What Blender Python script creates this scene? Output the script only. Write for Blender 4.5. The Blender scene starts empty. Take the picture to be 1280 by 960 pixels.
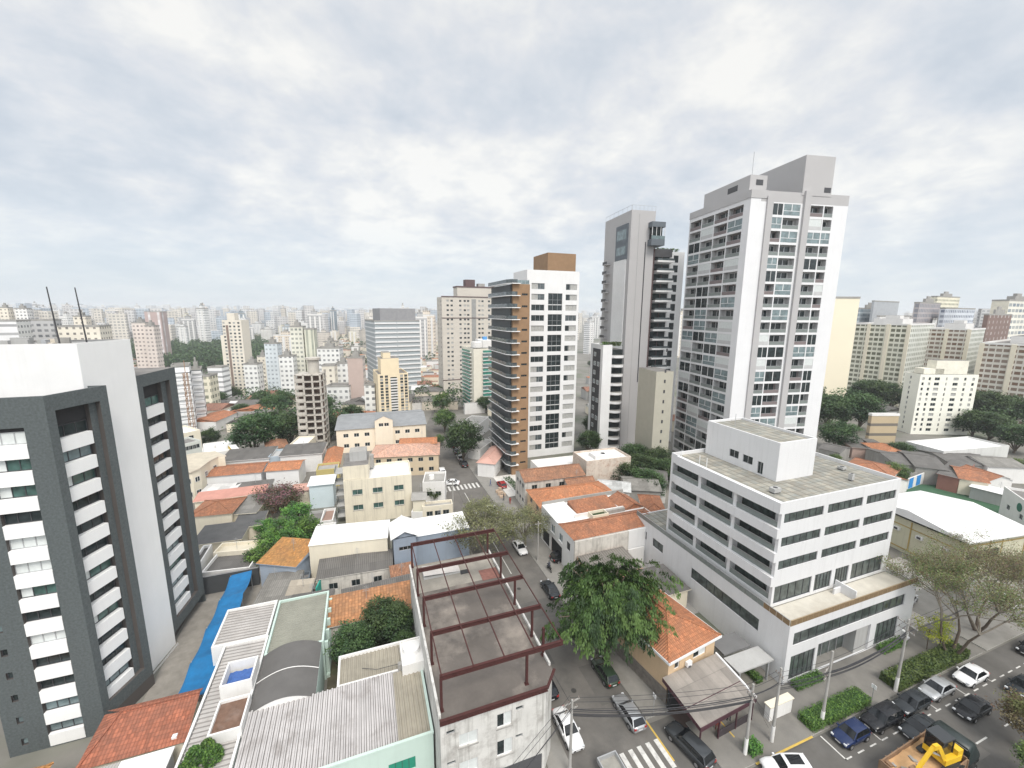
import bpy, math, random
from mathutils import Vector, Matrix, noise
random.seed(7)
PI = math.pi; rad = math.radians
S = bpy.context.scene; COL = S.collection
# ------------------------------------------------------------ camera
F = 517.0; CH = 44.0; PITCH = math.atan(90/517.0); ROLL = rad(0.38); YAW = rad(20)
R0 = Vector((math.cos(YAW), -math.sin(YAW), 0)); FH = Vector((math.sin(YAW), math.cos(YAW), 0))
FW = FH*math.cos(PITCH) + Vector((0, 0, -math.sin(PITCH)))
U0 = R0.cross(FW)
RC = R0*math.cos(ROLL) + U0*math.sin(ROLL); UC = U0*math.cos(ROLL) - R0*math.sin(ROLL)
cd = bpy.data.cameras.new('camera'); cam = bpy.data.objects.new('camera', cd); COL.objects.link(cam)
cam.matrix_world = Matrix(((RC.x, UC.x, -FW.x, 0), (RC.y, UC.y, -FW.y, 0), (RC.z, UC.z, -FW.z, CH), (0, 0, 0, 1)))
cd.sensor_width = 36; cd.lens = F/1280*36; cd.clip_start = .5; cd.clip_end = 40000
S.camera = cam
S.view_settings.view_transform = 'Standard'; S.view_settings.look = 'None'
S.view_settings.exposure = EXPOSURE = 0.32; S.view_settings.gamma = 1
# ------------------------------------------------------------ sky and sun
SUN_EL, SUN_AZ = rad(54), rad(177)      # azimuth clockwise from +Y: high behind the camera
wd = bpy.data.worlds.new('World'); S.world = wd; wd.use_nodes = True
nt = wd.node_tree; nt.nodes.clear(); N = nt.nodes.new; L = nt.links.new
out = N('ShaderNodeOutputWorld'); sky = N('ShaderNodeTexSky'); sky.sky_type = 'NISHITA'; sky.sun_disc = False
sky.sun_elevation = SUN_EL; sky.sun_rotation = SUN_AZ
b1 = N('ShaderNodeBackground'); b1.inputs[1].default_value = .11; L(sky.outputs[0], b1.inputs[0])
tc = N('ShaderNodeTexCoord'); sp = N('ShaderNodeSeparateXYZ'); L(tc.outputs['Generated'], sp.inputs[0])
def mth(op, a, b=None, c=None, clamp=False):
    m = N('ShaderNodeMath'); m.operation = op; m.use_clamp = clamp
    for i, v in enumerate((a, b, c)):
        if v is None: continue
        if isinstance(v, (int, float)): m.inputs[i].default_value = v
        else: L(v, m.inputs[i])
    return m.outputs[0]
zc = mth('ADD', mth('MAXIMUM', sp.outputs[2], 0.0), .3)
cx = mth('DIVIDE', sp.outputs[0], zc); cy = mth('DIVIDE', sp.outputs[1], zc)
cmb = N('ShaderNodeCombineXYZ'); L(cx, cmb.inputs[0]); L(cy, cmb.inputs[1])
def wn(scale, det, rough, off, dist=0.0):
    mp = N('ShaderNodeMapping'); L(cmb.outputs[0], mp.inputs[0]); mp.inputs['Location'].default_value = off
    n = N('ShaderNodeTexNoise'); L(mp.outputs[0], n.inputs['Vector']); n.inputs['Scale'].default_value = scale
    n.inputs['Detail'].default_value = det; n.inputs['Roughness'].default_value = rough; n.inputs['Distortion'].default_value = dist
    return n.outputs['Fac']
def wramp(fac, stops):
    r = N('ShaderNodeValToRGB'); L(fac, r.inputs[0]); e = r.color_ramp.elements
    e[0].position, e[0].color = stops[0][0], (*stops[0][1], 1); e[1].position, e[1].color = stops[-1][0], (*stops[-1][1], 1)
    for p, c in stops[1:-1]: x = e.new(p); x.color = (*c, 1)
    return r.outputs[0]
n1 = wn(2.0, 12, .56, (3.1, 1.7, 0), .25); n2 = wn(6.5, 10, .6, (9.2, 4.4, 2), .2); n3 = wn(.33, 3, .5, (5, 8, 1))
mixn = mth('ADD', mth('MULTIPLY', n1, .52), mth('ADD', mth('MULTIPLY', n2, .3), mth('MULTIPLY', n3, .18)))
# a few broad banks of cloud: direction (azimuth from +Y, elevation), size, thicker (-) or thinner (+)
def bank(az, el, size, amt):
    v = N('ShaderNodeVectorMath'); v.operation = 'DOT_PRODUCT'; L(tc.outputs['Generated'], v.inputs[0])
    a, e = rad(az), rad(el); v.inputs[1].default_value = (math.sin(a)*math.cos(e), math.cos(a)*math.cos(e), math.sin(e))
    r = N('ShaderNodeMapRange'); r.interpolation_type = 'SMOOTHSTEP'; L(v.outputs['Value'], r.inputs[0]); r.inputs[1].default_value = math.cos(rad(size)); r.inputs[2].default_value = 1.0
    return mth('MULTIPLY', r.outputs[0], amt)
for q in ((-23, 13, 19, -.075), (-6, 16, 9, -.045), (4, 14, 10, .1), (-4, 33, 15, .045), (58, 33, 13, -.06), (70, 22, 10, -.06), (46, 27, 8, .06), (-38, 36, 18, .035), (22, 26, 13, -.03), (30, 41, 14, .03)):
    mixn = mth('ADD', mixn, bank(q[0], q[1], q[2], q[3]*.75))
cl = wramp(mixn, [(.33, (.48, .53, .59)), (.42, (.56, .60, .645)), (.465, (.61, .64, .675)), (.505, (.665, .68, .70)), (.545, (.73, .735, .73)), (.60, (.83, .82, .785))])
b2 = N('ShaderNodeBackground'); 
# towards the horizon the cloud sheet thins into pale blue air
hz = mth('MULTIPLY', mth('SUBTRACT', 1.0, mth('MULTIPLY', sp.outputs[2], 5.0), None, True), .8)
mh = N('ShaderNodeMixRGB'); L(hz, mh.inputs[0]); L(cl, mh.inputs[1]); mh.inputs[2].default_value = (.60, .67, .74, 1)
L(mh.outputs[0], b2.inputs[0])
# extra sky brightness added out of view behind the camera to lift the walls
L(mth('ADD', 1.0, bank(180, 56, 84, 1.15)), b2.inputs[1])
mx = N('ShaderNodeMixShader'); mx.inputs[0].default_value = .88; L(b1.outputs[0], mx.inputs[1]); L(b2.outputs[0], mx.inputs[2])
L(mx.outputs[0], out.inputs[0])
sl = bpy.data.lights.new('sun', 'SUN'); sl.energy = 2.1; sl.angle = rad(20); sl.color = (1, .94, .86)
so = bpy.data.objects.new('sun', sl); COL.objects.link(so)
sd = Vector((math.sin(SUN_AZ)*math.cos(SUN_EL), math.cos(SUN_AZ)*math.cos(SUN_EL), math.sin(SUN_EL)))
so.rotation_euler = sd.to_track_quat('Z', 'Y').to_euler()
# ------------------------------------------------------------ picture <-> place (1280x960 picture pixels)
def ray(px, py):
    a = (px-640)/F; b = (py-480)/F
    return RC*a - UC*b + FW
def G(px, py, z=0.0):
    r = ray(px, py); t = (z-CH)/r.z
    return (r.x*t, r.y*t)
def at(px, py, D):
    r = ray(px, py); t = D/math.hypot(r.x, r.y)
    return Vector((r.x*t, r.y*t, CH+r.z*t))
def pxof(p):
    q = Vector(p)-Vector((0, 0, CH)); z = q.dot(FW)
    return 640+F*q.dot(RC)/z, 480-F*q.dot(UC)/z, z
# ------------------------------------------------------------ materials
MATS = {}
def newmat(name):
    m = bpy.data.materials.new(name); m.use_nodes = True
    return m, m.node_tree, m.node_tree.nodes['Principled BSDF']
class NB:
    def __init__(s, t): s.t = t
    def n(s, k): return s.t.nodes.new(k)
    def l(s, a, b): s.t.links.new(a, b)
    def math(s, op, a, b=None, clamp=False):
        m = s.n('ShaderNodeMath'); m.operation = op; m.use_clamp = clamp
        for i, v in enumerate((a, b)):
            if v is None: continue
            if isinstance(v, (int, float)): m.inputs[i].default_value = v
            else: s.l(v, m.inputs[i])
        return m.outputs[0]
    def mix(s, f, a, b, mode='MIX'):
        m = s.n('ShaderNodeMixRGB'); m.blend_type = mode
        for i, v in enumerate((f, a, b)):
            if isinstance(v, (int, float)): m.inputs[i].default_value = v
            elif isinstance(v, tuple): m.inputs[i].default_value = (*v[:3], 1)
            else: s.l(v, m.inputs[i])
        return m.outputs[0]
    def noise(s, vec, scale, det=4, rough=.6):
        n = s.n('ShaderNodeTexNoise'); n.inputs['Scale'].default_value = scale; n.inputs['Detail'].default_value = det
        n.inputs['Roughness'].default_value = rough; s.l(vec, n.inputs['Vector']); return n.outputs['Fac']
    def mapping(s, vec, scale=(1, 1, 1)):
        m = s.n('ShaderNodeMapping'); m.inputs['Scale'].default_value = scale; s.l(vec, m.inputs[0]); return m.outputs[0]
    def ramp(s, fac, lo, hi):
        r = s.n('ShaderNodeMapRange'); s.l(fac, r.inputs[0]); r.inputs[1].default_value = lo; r.inputs[2].default_value = hi
        return r.outputs[0]
def dk(c, f): return tuple(max(0, min(1, x*f)) for x in c)
def M(name, col, rough=.85, var=.12, scale=.6, streak=0.0, scol=(.16, .14, .11), metal=0.0, bump=0.0, patch=0.0, pcol=(.1, .1, .1), pscale=.35):
    """painted / mineral surface: fine grain, large patches, optional rain streaks and stains"""
    if name in MATS: return MATS[name]
    m, t, p = newmat(name); b = NB(t); geo = b.n('ShaderNodeNewGeometry').outputs['Position']
    c = b.mix(b.ramp(b.noise(geo, scale, 5), .3, .7), dk(col, 1-var), dk(col, 1+var*.6))
    c = b.mix(b.math('MULTIPLY', b.ramp(b.noise(geo, scale*9, 3), .35, .75), var*.8), c, dk(col, .7))
    if patch: c = b.mix(b.math('MULTIPLY', b.ramp(b.noise(geo, pscale, 6, .65), .5, .68), patch), c, pcol)
    if streak:
        v = b.mapping(geo, (1.3, 1.3, .07))
        c = b.mix(b.math('MULTIPLY', b.ramp(b.noise(v, 1.6, 6, .7), .5, .78), streak), c, scol)
    b.l(c, p.inputs['Base Color']); p.inputs['Roughness'].default_value = rough; p.inputs['Metallic'].default_value = metal
    if bump:
        bp = b.n('ShaderNodeBump'); bp.inputs['Strength'].default_value = bump; bp.inputs['Distance'].default_value = .03
        b.l(b.noise(geo, scale*14, 3), bp.inputs['Height']); b.l(bp.outputs[0], p.inputs['Normal'])
    MATS[name] = m; return m
def glass(name, col=(.035, .05, .055), rough=.08, var=.5, spec=.6):
    if name in MATS: return MATS[name]
    m, t, p = newmat(name); b = NB(t)
    g = b.n('ShaderNodeNewGeometry').outputs['Position']
    c = b.mix(b.ramp(b.noise(g, .9, 2), .35, .65), dk(col, 1-var*.6), dk(col, 1+var)); b.l(c, p.inputs['Base Color'])
    p.inputs['Roughness'].default_value = rough; p.inputs['Specular IOR Level'].default_value = spec
    MATS[name] = m; return m
def uvmask(b, pu, pv, u0, u1, v0, v1):
    uv = b.n('ShaderNodeTexCoord').outputs['UV']; s = b.n('ShaderNodeSeparateXYZ'); b.l(uv, s.inputs[0])
    x = b.math('DIVIDE', s.outputs[0], pu); y = b.math('DIVIDE', s.outputs[1], pv)
    fx = b.math('FRACT', x); fy = b.math('FRACT', y)
    k = b.math('MULTIPLY', b.math('MULTIPLY', b.math('GREATER_THAN', fx, u0), b.math('LESS_THAN', fx, u1)),
               b.math('MULTIPLY', b.math('GREATER_THAN', fy, v0), b.math('LESS_THAN', fy, v1)))
    cb = b.n('ShaderNodeCombineXYZ'); b.l(b.math('FLOOR', x), cb.inputs[0]); b.l(b.math('FLOOR', y), cb.inputs[1])
    w = b.n('ShaderNodeTexWhiteNoise'); w.noise_dimensions = '3D'; b.l(cb.outputs[0], w.inputs[0])
    return k, w.outputs['Value'], fx, fy
def FM(name, wall, gl=(.1, .12, .13), pu=3.0, pv=3.0, u=(.25, .75), v=(.3, .75), band=None, var=.6):
    """distant facade: rows of openings laid out in metres on the UVs of the wall"""
    if name in MATS: return MATS[name]
    m, t, p = newmat(name); b = NB(t)
    k, w, fx, fy = uvmask(b, pu, pv, u[0], u[1], v[0], v[1])
    geo = b.n('ShaderNodeNewGeometry').outputs['Position']
    wc = b.mix(b.ramp(b.noise(geo, .08, 4), .35, .65), dk(wall, .9), dk(wall, 1.06))
    if band: wc = b.mix(b.math('LESS_THAN', fy, band[0]), wc, band[1])
    gc = b.mix(b.math('MULTIPLY', w, var), gl, dk(wall, .75))
    b.l(b.mix(k, wc, gc), p.inputs['Base Color']); p.inputs['Roughness'].default_value = .7
    MATS[name] = m; return m
def TILE(name, col, tw=.24, tl=.38, dirt=.35, dcol=(.13, .08, .06)):
    if name in MATS: return MATS[name]
    m, t, p = newmat(name); b = NB(t)
    k, w, fx, fy = uvmask(b, tw, tl, 0, 1, 0, 1)
    geo = b.n('ShaderNodeNewGeometry').outputs['Position']
    c = b.mix(w, dk(col, .62), dk(col, 1.22)); c = b.mix(b.ramp(b.noise(geo, .9, 5, .7), .35, .7), c, dk((col[0]*.8, col[1]*.95, col[2]*1.1), .8))
    c = b.mix(b.math('MULTIPLY', b.ramp(b.noise(geo, .5, 6, .65), .42, .72), dirt), c, dcol)
    c = b.mix(b.math('MULTIPLY', b.math('LESS_THAN', fx, .2), .45), c, dk(col, .35))
    c = b.mix(b.math('MULTIPLY', b.math('LESS_THAN', fy, .13), .4), c, dk(col, .35))
    b.l(c, p.inputs['Base Color']); p.inputs['Roughness'].default_value = .85
    h = b.math('ADD', b.math('SINE', b.math('MULTIPLY', fx, PI)), b.math('MULTIPLY', b.math('SUBTRACT', 1.0, fy), .6))
    bp = b.n('ShaderNodeBump'); bp.inputs['Distance'].default_value = .05; b.l(h, bp.inputs['Height']); b.l(bp.outputs[0], p.inputs['Normal'])
    MATS[name] = m; return m
def CORR(name, col, pitch=.18, line=.3, dirt=.3, dcol=(.1, .095, .085), rough=.7, sheet=1.1, bump=.6):
    """fibre cement / metal corrugated sheet; ribs run down the slope"""
    if name in MATS: return MATS[name]
    m, t, p = newmat(name); b = NB(t)
    k, w, fx, fy = uvmask(b, pitch, 1.8, 0, 1, 0, 1)
    k2, w2, gx, gy = uvmask(b, sheet, 1.8, 0, 1, 0, 1)
    geo = b.n('ShaderNodeNewGeometry').outputs['Position']
    c = b.mix(w2, dk(col, .8), dk(col, 1.12))
    c = b.mix(b.math('MULTIPLY', b.ramp(b.noise(geo, .45, 6, .7), .42, .7), dirt), c, dcol)
    c = b.mix(b.math('MULTIPLY', b.math('LESS_THAN', fx, .28), line), c, dk(col, .45))
    c = b.mix(b.math('MULTIPLY', b.math('LESS_THAN', gy, .04), .4), c, dk(col, .4))
    b.l(c, p.inputs['Base Color']); p.inputs['Roughness'].default_value = rough
    bp = b.n('ShaderNodeBump'); bp.inputs['Distance'].default_value = .04; bp.inputs['Strength'].default_value = bump
    b.l(b.math('SINE', b.math('MULTIPLY', fx, PI)), bp.inputs['Height']); b.l(bp.outputs[0], p.inputs['Normal'])
    MATS[name] = m; return m
def LEAF(name, col, var=.35, trans=.25):
    if name in MATS: return MATS[name]
    m, t, p = newmat(name); b = NB(t)
    geo = b.n('ShaderNodeNewGeometry'); oi = b.n('ShaderNodeObjectInfo').outputs['Random']
    c = b.mix(b.ramp(b.noise(geo.outputs['Position'], .55, 3), .35, .65), dk(col, 1-var), dk(col, 1+var))
    c = b.mix(b.ramp(b.noise(geo.outputs['Position'], 5, 2), .3, .7), c, dk((col[0]*1.15, col[1]*1.05, col[2]*.8), 1.25), 'MIX')
    hs = b.n('ShaderNodeHueSaturation'); b.l(b.math('ADD', b.math('MULTIPLY', oi, .03), .485), hs.inputs['Hue'])
    b.l(b.math('ADD', b.math('MULTIPLY', oi, .35), .82), hs.inputs['Value']); b.l(c, hs.inputs['Color'])
    b.l(hs.outputs[0], p.inputs['Base Color']); p.inputs['Roughness'].default_value = .6
    p.inputs['Transmission Weight'].default_value = 0
    tr = b.n('ShaderNodeBsdfTranslucent'); b.l(hs.outputs[0], tr.inputs[0]); ms = b.n('ShaderNodeMixShader')
    ms.inputs[0].default_value = trans; b.l(p.outputs[0], ms.inputs[1]); b.l(tr.outputs[0], ms.inputs[2])
    b.l(ms.outputs[0], t.nodes['Material Output'].inputs[0])
    MATS[name] = m; return m
# ------------------------------------------------------------ mesh builder
class MB:
    def __init__(s): s.v = []; s.f = []; s.m = []; s.mats = []; s.uv = []; s.sm = []
    def mi(s, mat):
        if mat not in s.mats: s.mats.append(mat)
        return s.mats.index(mat)
    def face(s, pts, mat, uv=None, smooth=False):
        n = len(s.v); s.v += [tuple(p) for p in pts]; s.f.append(tuple(range(n, n+len(pts)))); s.m.append(s.mi(mat)); s.sm.append(smooth)
        if uv is None:
            a = Vector(pts[0]); b_ = Vector(pts[1]); nr = (b_-a).cross(Vector(pts[-1])-a)
            if abs(nr.z) > .7*nr.length: uv = [(p[0], p[1]) for p in pts]
            else:
                d = Vector((-nr.y, nr.x, 0)); d = d.normalized() if d.length > 1e-6 else Vector((1, 0, 0))
                uv = [(p[0]*d.x+p[1]*d.y, p[2]) for p in pts]
        s.uv.append(uv)
    def grid(s, rows, mat, smooth=True, closed=False):
        """rows of equally many points, shared vertices"""
        n0 = len(s.v); k = len(rows[0])
        for r in rows: s.v += [tuple(p) for p in r]
        mi = s.mi(mat)
        for i in range(len(rows)-1):
            for j in range(k if closed else k-1):
                q = (n0+i*k+j, n0+i*k+(j+1) % k, n0+(i+1)*k+(j+1) % k, n0+(i+1)*k+j)
                s.f.append(q); s.m.append(mi); s.sm.append(smooth); s.uv.append([(s.v[a][0], s.v[a][1]) for a in q])
    def box(s, x0, y0, z0, x1, y1, z1, mat, top=None, skip=''):
        if x0 > x1: x0, x1 = x1, x0
        if y0 > y1: y0, y1 = y1, y0
        w = x1-x0; d = y1-y0
        if 'f' not in skip: s.face([(x0, y0, z0), (x1, y0, z0), (x1, y0, z1), (x0, y0, z1)], mat, [(0, z0), (w, z0), (w, z1), (0, z1)])
        if 'r' not in skip: s.face([(x1, y0, z0), (x1, y1, z0), (x1, y1, z1), (x1, y0, z1)], mat, [(0, z0), (d, z0), (d, z1), (0, z1)])
        if 'b' not in skip: s.face([(x1, y1, z0), (x0, y1, z0), (x0, y1, z1), (x1, y1, z1)], mat, [(0, z0), (w, z0), (w, z1), (0, z1)])
        if 'l' not in skip: s.face([(x0, y1, z0), (x0, y0, z0), (x0, y0, z1), (x0, y1, z1)], mat, [(0, z0), (d, z0), (d, z1), (0, z1)])
        if 't' not in skip: s.face([(x0, y0, z1), (x1, y0, z1), (x1, y1, z1), (x0, y1, z1)], top or mat)
        if 'u' not in skip: s.face([(x0, y1, z0), (x1, y1, z0), (x1, y0, z0), (x0, y0, z0)], mat)
    def bar(s, a, b, t, mat, h=None, smooth=False):
        """square bar from a to b"""
        a = Vector(a); b = Vector(b); d = (b-a).normalized(); h = h or t
        up = Vector((0, 0, 1)) if abs(d.z) < .95 else Vector((1, 0, 0))
        x = d.cross(up).normalized()*t/2; y = x.cross(d).normalized()*h/2
        A = [a-x-y, a+x-y, a+x+y, a-x+y]; B = [p+(b-a) for p in A]
        for i in range(4):
            j = (i+1) % 4; s.face([A[i], A[j], B[j], B[i]], mat)
        s.face(A[::-1], mat); s.face(B, mat)
    def tube(s, pts, r, mat, n=6, cap=True):
        pts = [Vector(p) for p in pts]; rr = r if isinstance(r, (list, tuple)) else [r]*len(pts)
        rows = []
        ref = Vector((.3, .7, .1))
        for i, p in enumerate(pts):
            d = (pts[min(i+1, len(pts)-1)]-pts[max(i-1, 0)]).normalized()
            x = d.cross(ref)
            if x.length < .05: x = d.cross(Vector((1, 0, 0)))
            x.normalize(); y = d.cross(x)
            rows.append([p+(x*math.cos(2*PI*k/n)+y*math.sin(2*PI*k/n))*rr[i] for k in range(n)])
        s.grid(rows, mat, True, True)
        if cap:
            s.face(rows[0], mat); s.face(rows[-1][::-1], mat)
    def cyl(s, x, y, z0, z1, r, mat, n=16, r2=None, top=None):
        r2 = r if r2 is None else r2
        A = [(x+r*math.cos(2*PI*k/n), y+r*math.sin(2*PI*k/n), z0) for k in range(n)]; B = [(x+r2*math.cos(2*PI*k/n), y+r2*math.sin(2*PI*k/n), z1) for k in range(n)]
        s.grid([A, B], mat, True, True); s.face(B, top or mat); s.face(A[::-1], mat)
    def prism(s, poly, z0, z1, mat, top=None, cap=True):
        n = len(poly)
        for i in range(n):
            a, b = poly[i], poly[(i+1) % n]; l = math.hypot(b[0]-a[0], b[1]-a[1])
            s.face([(*a, z0), (*b, z0), (*b, z1), (*a, z1)], mat, [(0, z0), (l, z0), (l, z1), (0, z1)])
        if cap: s.face([(*p, z1) for p in poly], top or mat)
    def add(s, o, loc=(0, 0, 0), rz=0.0, sc=1.0):
        c, sn = math.cos(rz), math.sin(rz); n = len(s.v)
        s.v += [(loc[0]+(x*c-y*sn)*sc, loc[1]+(x*sn+y*c)*sc, loc[2]+z*sc) for x, y, z in o.v]
        mp = [s.mi(m) for m in o.mats]
        s.f += [tuple(i+n for i in f) for f in o.f]; s.m += [mp[i] for i in o.m]; s.uv += o.uv; s.sm += o.sm
    def wall(s, o, d, W, z0, z1, mat, holes=(), depth=.18, rmat=None, u0=0.0):
        """vertical wall from o along unit d (outside on the right hand), with rectangular openings and their reveals"""
        nx, ny = d[1], -d[0]; P = lambda a, z, k=0.0: (o[0]+d[0]*a-nx*k, o[1]+d[1]*a-ny*k, z)
        holes = [h for h in holes if h[1] <= W+1e-4 and h[3] <= z1+1e-4]
        xs = sorted({0.0, W, *[h[0] for h in holes], *[h[1] for h in holes]}); zs = sorted({z0, z1, *[h[2] for h in holes], *[h[3] for h in holes]})
        for j in range(len(zs)-1):
            run = None; zc_ = (zs[j]+zs[j+1])/2
            for i in range(len(xs)-1):
                xc_ = (xs[i]+xs[i+1])/2
                inside = any(h[0] < xc_ < h[1] and h[2] < zc_ < h[3] for h in holes)
                if not inside and run is None: run = xs[i]
                if run is not None and (inside or i == len(xs)-2):
                    e = xs[i] if inside else xs[i+1]
                    s.face([P(run, zs[j]), P(e, zs[j]), P(e, zs[j+1]), P(run, zs[j+1])], mat, [(u0+run, zs[j]), (u0+e, zs[j]), (u0+e, zs[j+1]), (u0+run, zs[j+1])])
                    run = None
        rm = rmat or mat
        for h in holes:
            a, b, c, e = h
            s.face([P(a, c), P(b, c), P(b, c, depth), P(a, c, depth)], rm); s.face([P(b, e), P(a, e), P(a, e, depth), P(b, e, depth)], rm)
            s.face([P(a, e), P(a, c), P(a, c, depth), P(a, e, depth)], rm); s.face([P(b, c), P(b, e), P(b, e, depth), P(b, c, depth)], rm)
    def mesh(s, name):
        me = bpy.data.meshes.new(name); me.from_pydata(s.v, [], s.f)
        for m in s.mats: me.materials.append(m)
        me.polygons.foreach_set('material_index', s.m); me.polygons.foreach_set('use_smooth', s.sm)
        ul = me.uv_layers.new(name='uv'); ul.data.foreach_set('uv', [c for f in s.uv for q in f for c in q])
        me.update(); return me
    def build(s, name, parent=None, loc=None, rz=0.0):
        o = bpy.data.objects.new(name, s.mesh(name)); COL.objects.link(o)
        if parent: o.parent = parent
        if loc: o.location = loc
        o.rotation_euler.z = rz; return o
def tag(o, label=None, cat=None, group=None, kind=None):
    if label: o['label'] = label
    if cat: o['category'] = cat
    if group: o['group'] = group
    if kind: o['kind'] = kind
    return o
def thing(name, label, cat, loc=(0, 0, 0), rz=0.0, group=None):
    o = bpy.data.objects.new(name, None); COL.objects.link(o); o.location = loc; o.rotation_euler.z = rz
    return tag(o, label, cat, group)
def put(name, mesh, parent=None, loc=(0, 0, 0), rz=0.0):
    o = bpy.data.objects.new(name, mesh); COL.objects.link(o); o.location = loc; o.rotation_euler.z = rz
    if parent: o.parent = parent
    return o
def dup(root, loc, rz=0.0, label=None, group=None, scale=None):
    r = root.copy(); COL.objects.link(r); r.location = loc; r.rotation_euler.z = rz
    if scale: r.scale = (scale,)*3 if isinstance(scale, (int, float)) else scale
    if label: r['label'] = label
    if group: r['group'] = group
    for ch in list(root.children):
        c = ch.copy(); COL.objects.link(c); c.parent = r
        for g in list(ch.children):
            d = g.copy(); COL.objects.link(d); d.parent = c
    return r
PRO = {}
def proto(key, maker):
    if key not in PRO:
        mb = maker(); PRO[key] = (mb, mb.mesh(key[0] if isinstance(key, tuple) else key))
    return PRO[key]
def parts(root, name, items, limit=100):
    """items: (mb, mesh, loc, rz); the nearest `limit` become parts, the rest one part of kind stuff"""
    root_m = Matrix.Translation(root.location) @ Matrix.Rotation(root.rotation_euler.z, 4, 'Z')
    cp = Vector((0, 0, CH)); items = sorted(items, key=lambda i: ((root_m @ Vector(i[2]))-cp).length)
    for mb, me, loc, rz in items[:limit]: put(name, me, root, loc, rz)
    if items[limit:]:
        r = MB()
        for mb, me, loc, rz in items[limit:]: r.add(mb, loc, rz)
        tag(r.build(name, root), kind='stuff')
# openings
def win_mb(w, h, dep, frame, pane, mull=2, trans=False, ft=.06, sill=None, curtain=None):
    b = MB(); y = dep-.08
    b.face([(0, dep-.03, 0), (w, dep-.03, 0), (w, dep-.03, h), (0, dep-.03, h)], pane)
    if curtain:
        k, cm = curtain; b.face([(w*k[0], dep-.035, h*k[2]), (w*k[1], dep-.035, h*k[2]), (w*k[1], dep-.035, h*k[3]), (w*k[0], dep-.035, h*k[3])], cm)
    b.box(0, y, 0, w, dep-.02, ft, frame); b.box(0, y, h-ft, w, dep-.02, h, frame); b.box(0, y, ft, ft, dep-.02, h-ft, frame); b.box(w-ft, y, ft, w, dep-.02, h-ft, frame)
    for i in range(1, mull): x = w*i/mull; b.box(x-ft/2, y, ft, x+ft/2, dep-.02, h-ft, frame)
    if trans: b.box(ft, y-.004, h*.62-ft/2, w-ft, dep-.02, h*.62+ft/2, frame)
    if sill: b.box(-.08, -.08, -.09, w+.08, dep-.09, -.003, sill)
    return b
SIDES = {'front': lambda w, d: ((0, 0), (1, 0), w, 0.0), 'right': lambda w, d: ((w, 0), (0, 1), d, PI/2), 'back': lambda w, d: ((w, d), (-1, 0), w, PI), 'left': lambda w, d: ((0, d), (0, -1), d, -PI/2)}
def shell(mb, x0, y0, x1, y1, z0, z1, mat, openings, top=None, dep=.18, parapet=0.0, rmat=None, sides='frbl', items=None):
    """four walls; openings = {side: [(s, z, key, maker, w, h), ...]}; returns the window items"""
    w, d = x1-x0, y1-y0; its = [] if items is None else items
    for nm, f in SIDES.items():
        if nm[0] not in sides: continue
        o, dr, W, rz = f(w, d); o = (o[0]+x0, o[1]+y0); ops = openings.get(nm, []); hs = []
        for (s_, z_, key, mk, ow, oh) in ops:
            hs.append((s_, s_+ow, z_, z_+oh)); a, me = proto(key, mk); its.append((a, me, (o[0]+dr[0]*s_, o[1]+dr[1]*s_, z_), rz))
        mb.wall(o, dr, W, z0, z1, mat, hs, dep, rmat)
    if parapet:
        t = .2; zr = z1-parapet
        mb.face([(x0, y0, zr), (x1, y0, zr), (x1, y1, zr), (x0, y1, zr)], top or mat)
        for (a, b_, c, e) in ((x0, y0, x1, y0+t), (x0, y1-t, x1, y1), (x0, y0+t, x0+t, y1-t), (x1-t, y0+t, x1, y1-t)):
            mb.face([(a, b_, z1), (c, b_, z1), (c, e, z1), (a, e, z1)], mat)
        mb.wall((x1-t, y0+t), (-1, 0), x1-x0-2*t, zr, z1, mat); mb.wall((x1-t, y1-t), (0, -1), y1-y0-2*t, zr, z1, mat)
        mb.wall((x0+t, y1-t), (1, 0), x1-x0-2*t, zr, z1, mat); mb.wall((x0+t, y0+t), (0, 1), y1-y0-2*t, zr, z1, mat)
    else: mb.face([(x0, y0, z1), (x1, y0, z1), (x1, y1, z1), (x0, y1, z1)], top or mat)
    return its
def ct(xl, xc, xr, yt, D, a, mode='L'):
    """origin (front-left corner), width, depth and top z of a building whose near corner is seen at xc"""
    C = at(xc, yt, D); dr = Vector((math.cos(a), math.sin(a), 0)); db = Vector((-math.sin(a), math.cos(a), 0))
    q = C-Vector((0, 0, CH)); X, Z = q.dot(RC), q.dot(FW)
    def ln(d, px):
        k = (px-640)/F; return (k*Z-X)/(d.dot(RC)-k*d.dot(FW))
    if mode == 'L': w = ln(dr, xr); dd = ln(db, xl); O = C
    else: w = ln(-dr, xl); dd = ln(db, xr); O = C-dr*w
    if not 0 < dd < 60: dd = max(7, min(16, abs(w)*.8))
    return O, w, dd, C.z
# ------------------------------------------------------------ shared materials
ASPH = M('asphalt', (.15, .14, .127), .9, .25, .25, patch=.6, pcol=(.07, .068, .066), pscale=.16, bump=.3)
ASPH2 = M('asphalt_dark', (.115, .109, .1), .88, .22, .4, patch=.5, pcol=(.13, .125, .12), pscale=.3)
PAVE = M('pavement', (.25, .24, .22), .9, .16, .5, patch=.5, pcol=(.15, .14, .125), pscale=.3)
KERB = M('kerb', (.4, .39, .36), .9)
PAINT = M('road_paint', (.62, .61, .58), .8, .15, 2, patch=.75, pcol=(.3, .29, .28), pscale=1.5)
YPAINT = M('yellow_paint', (.55, .38, .08), .8, .15, 2)
GROUND = M('city_ground', (.2, .19, .17), .95, .25, .05, patch=.8, pcol=(.07, .1, .045), pscale=.02)
WHITE = M('white_render', (.74, .73, .71), .8, .07, .4, streak=.28, scol=(.5, .48, .45))
WHITE2 = M('clean_white', (.76, .76, .755), .75, .05, .3, streak=.18, scol=(.48, .47, .45))
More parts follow.
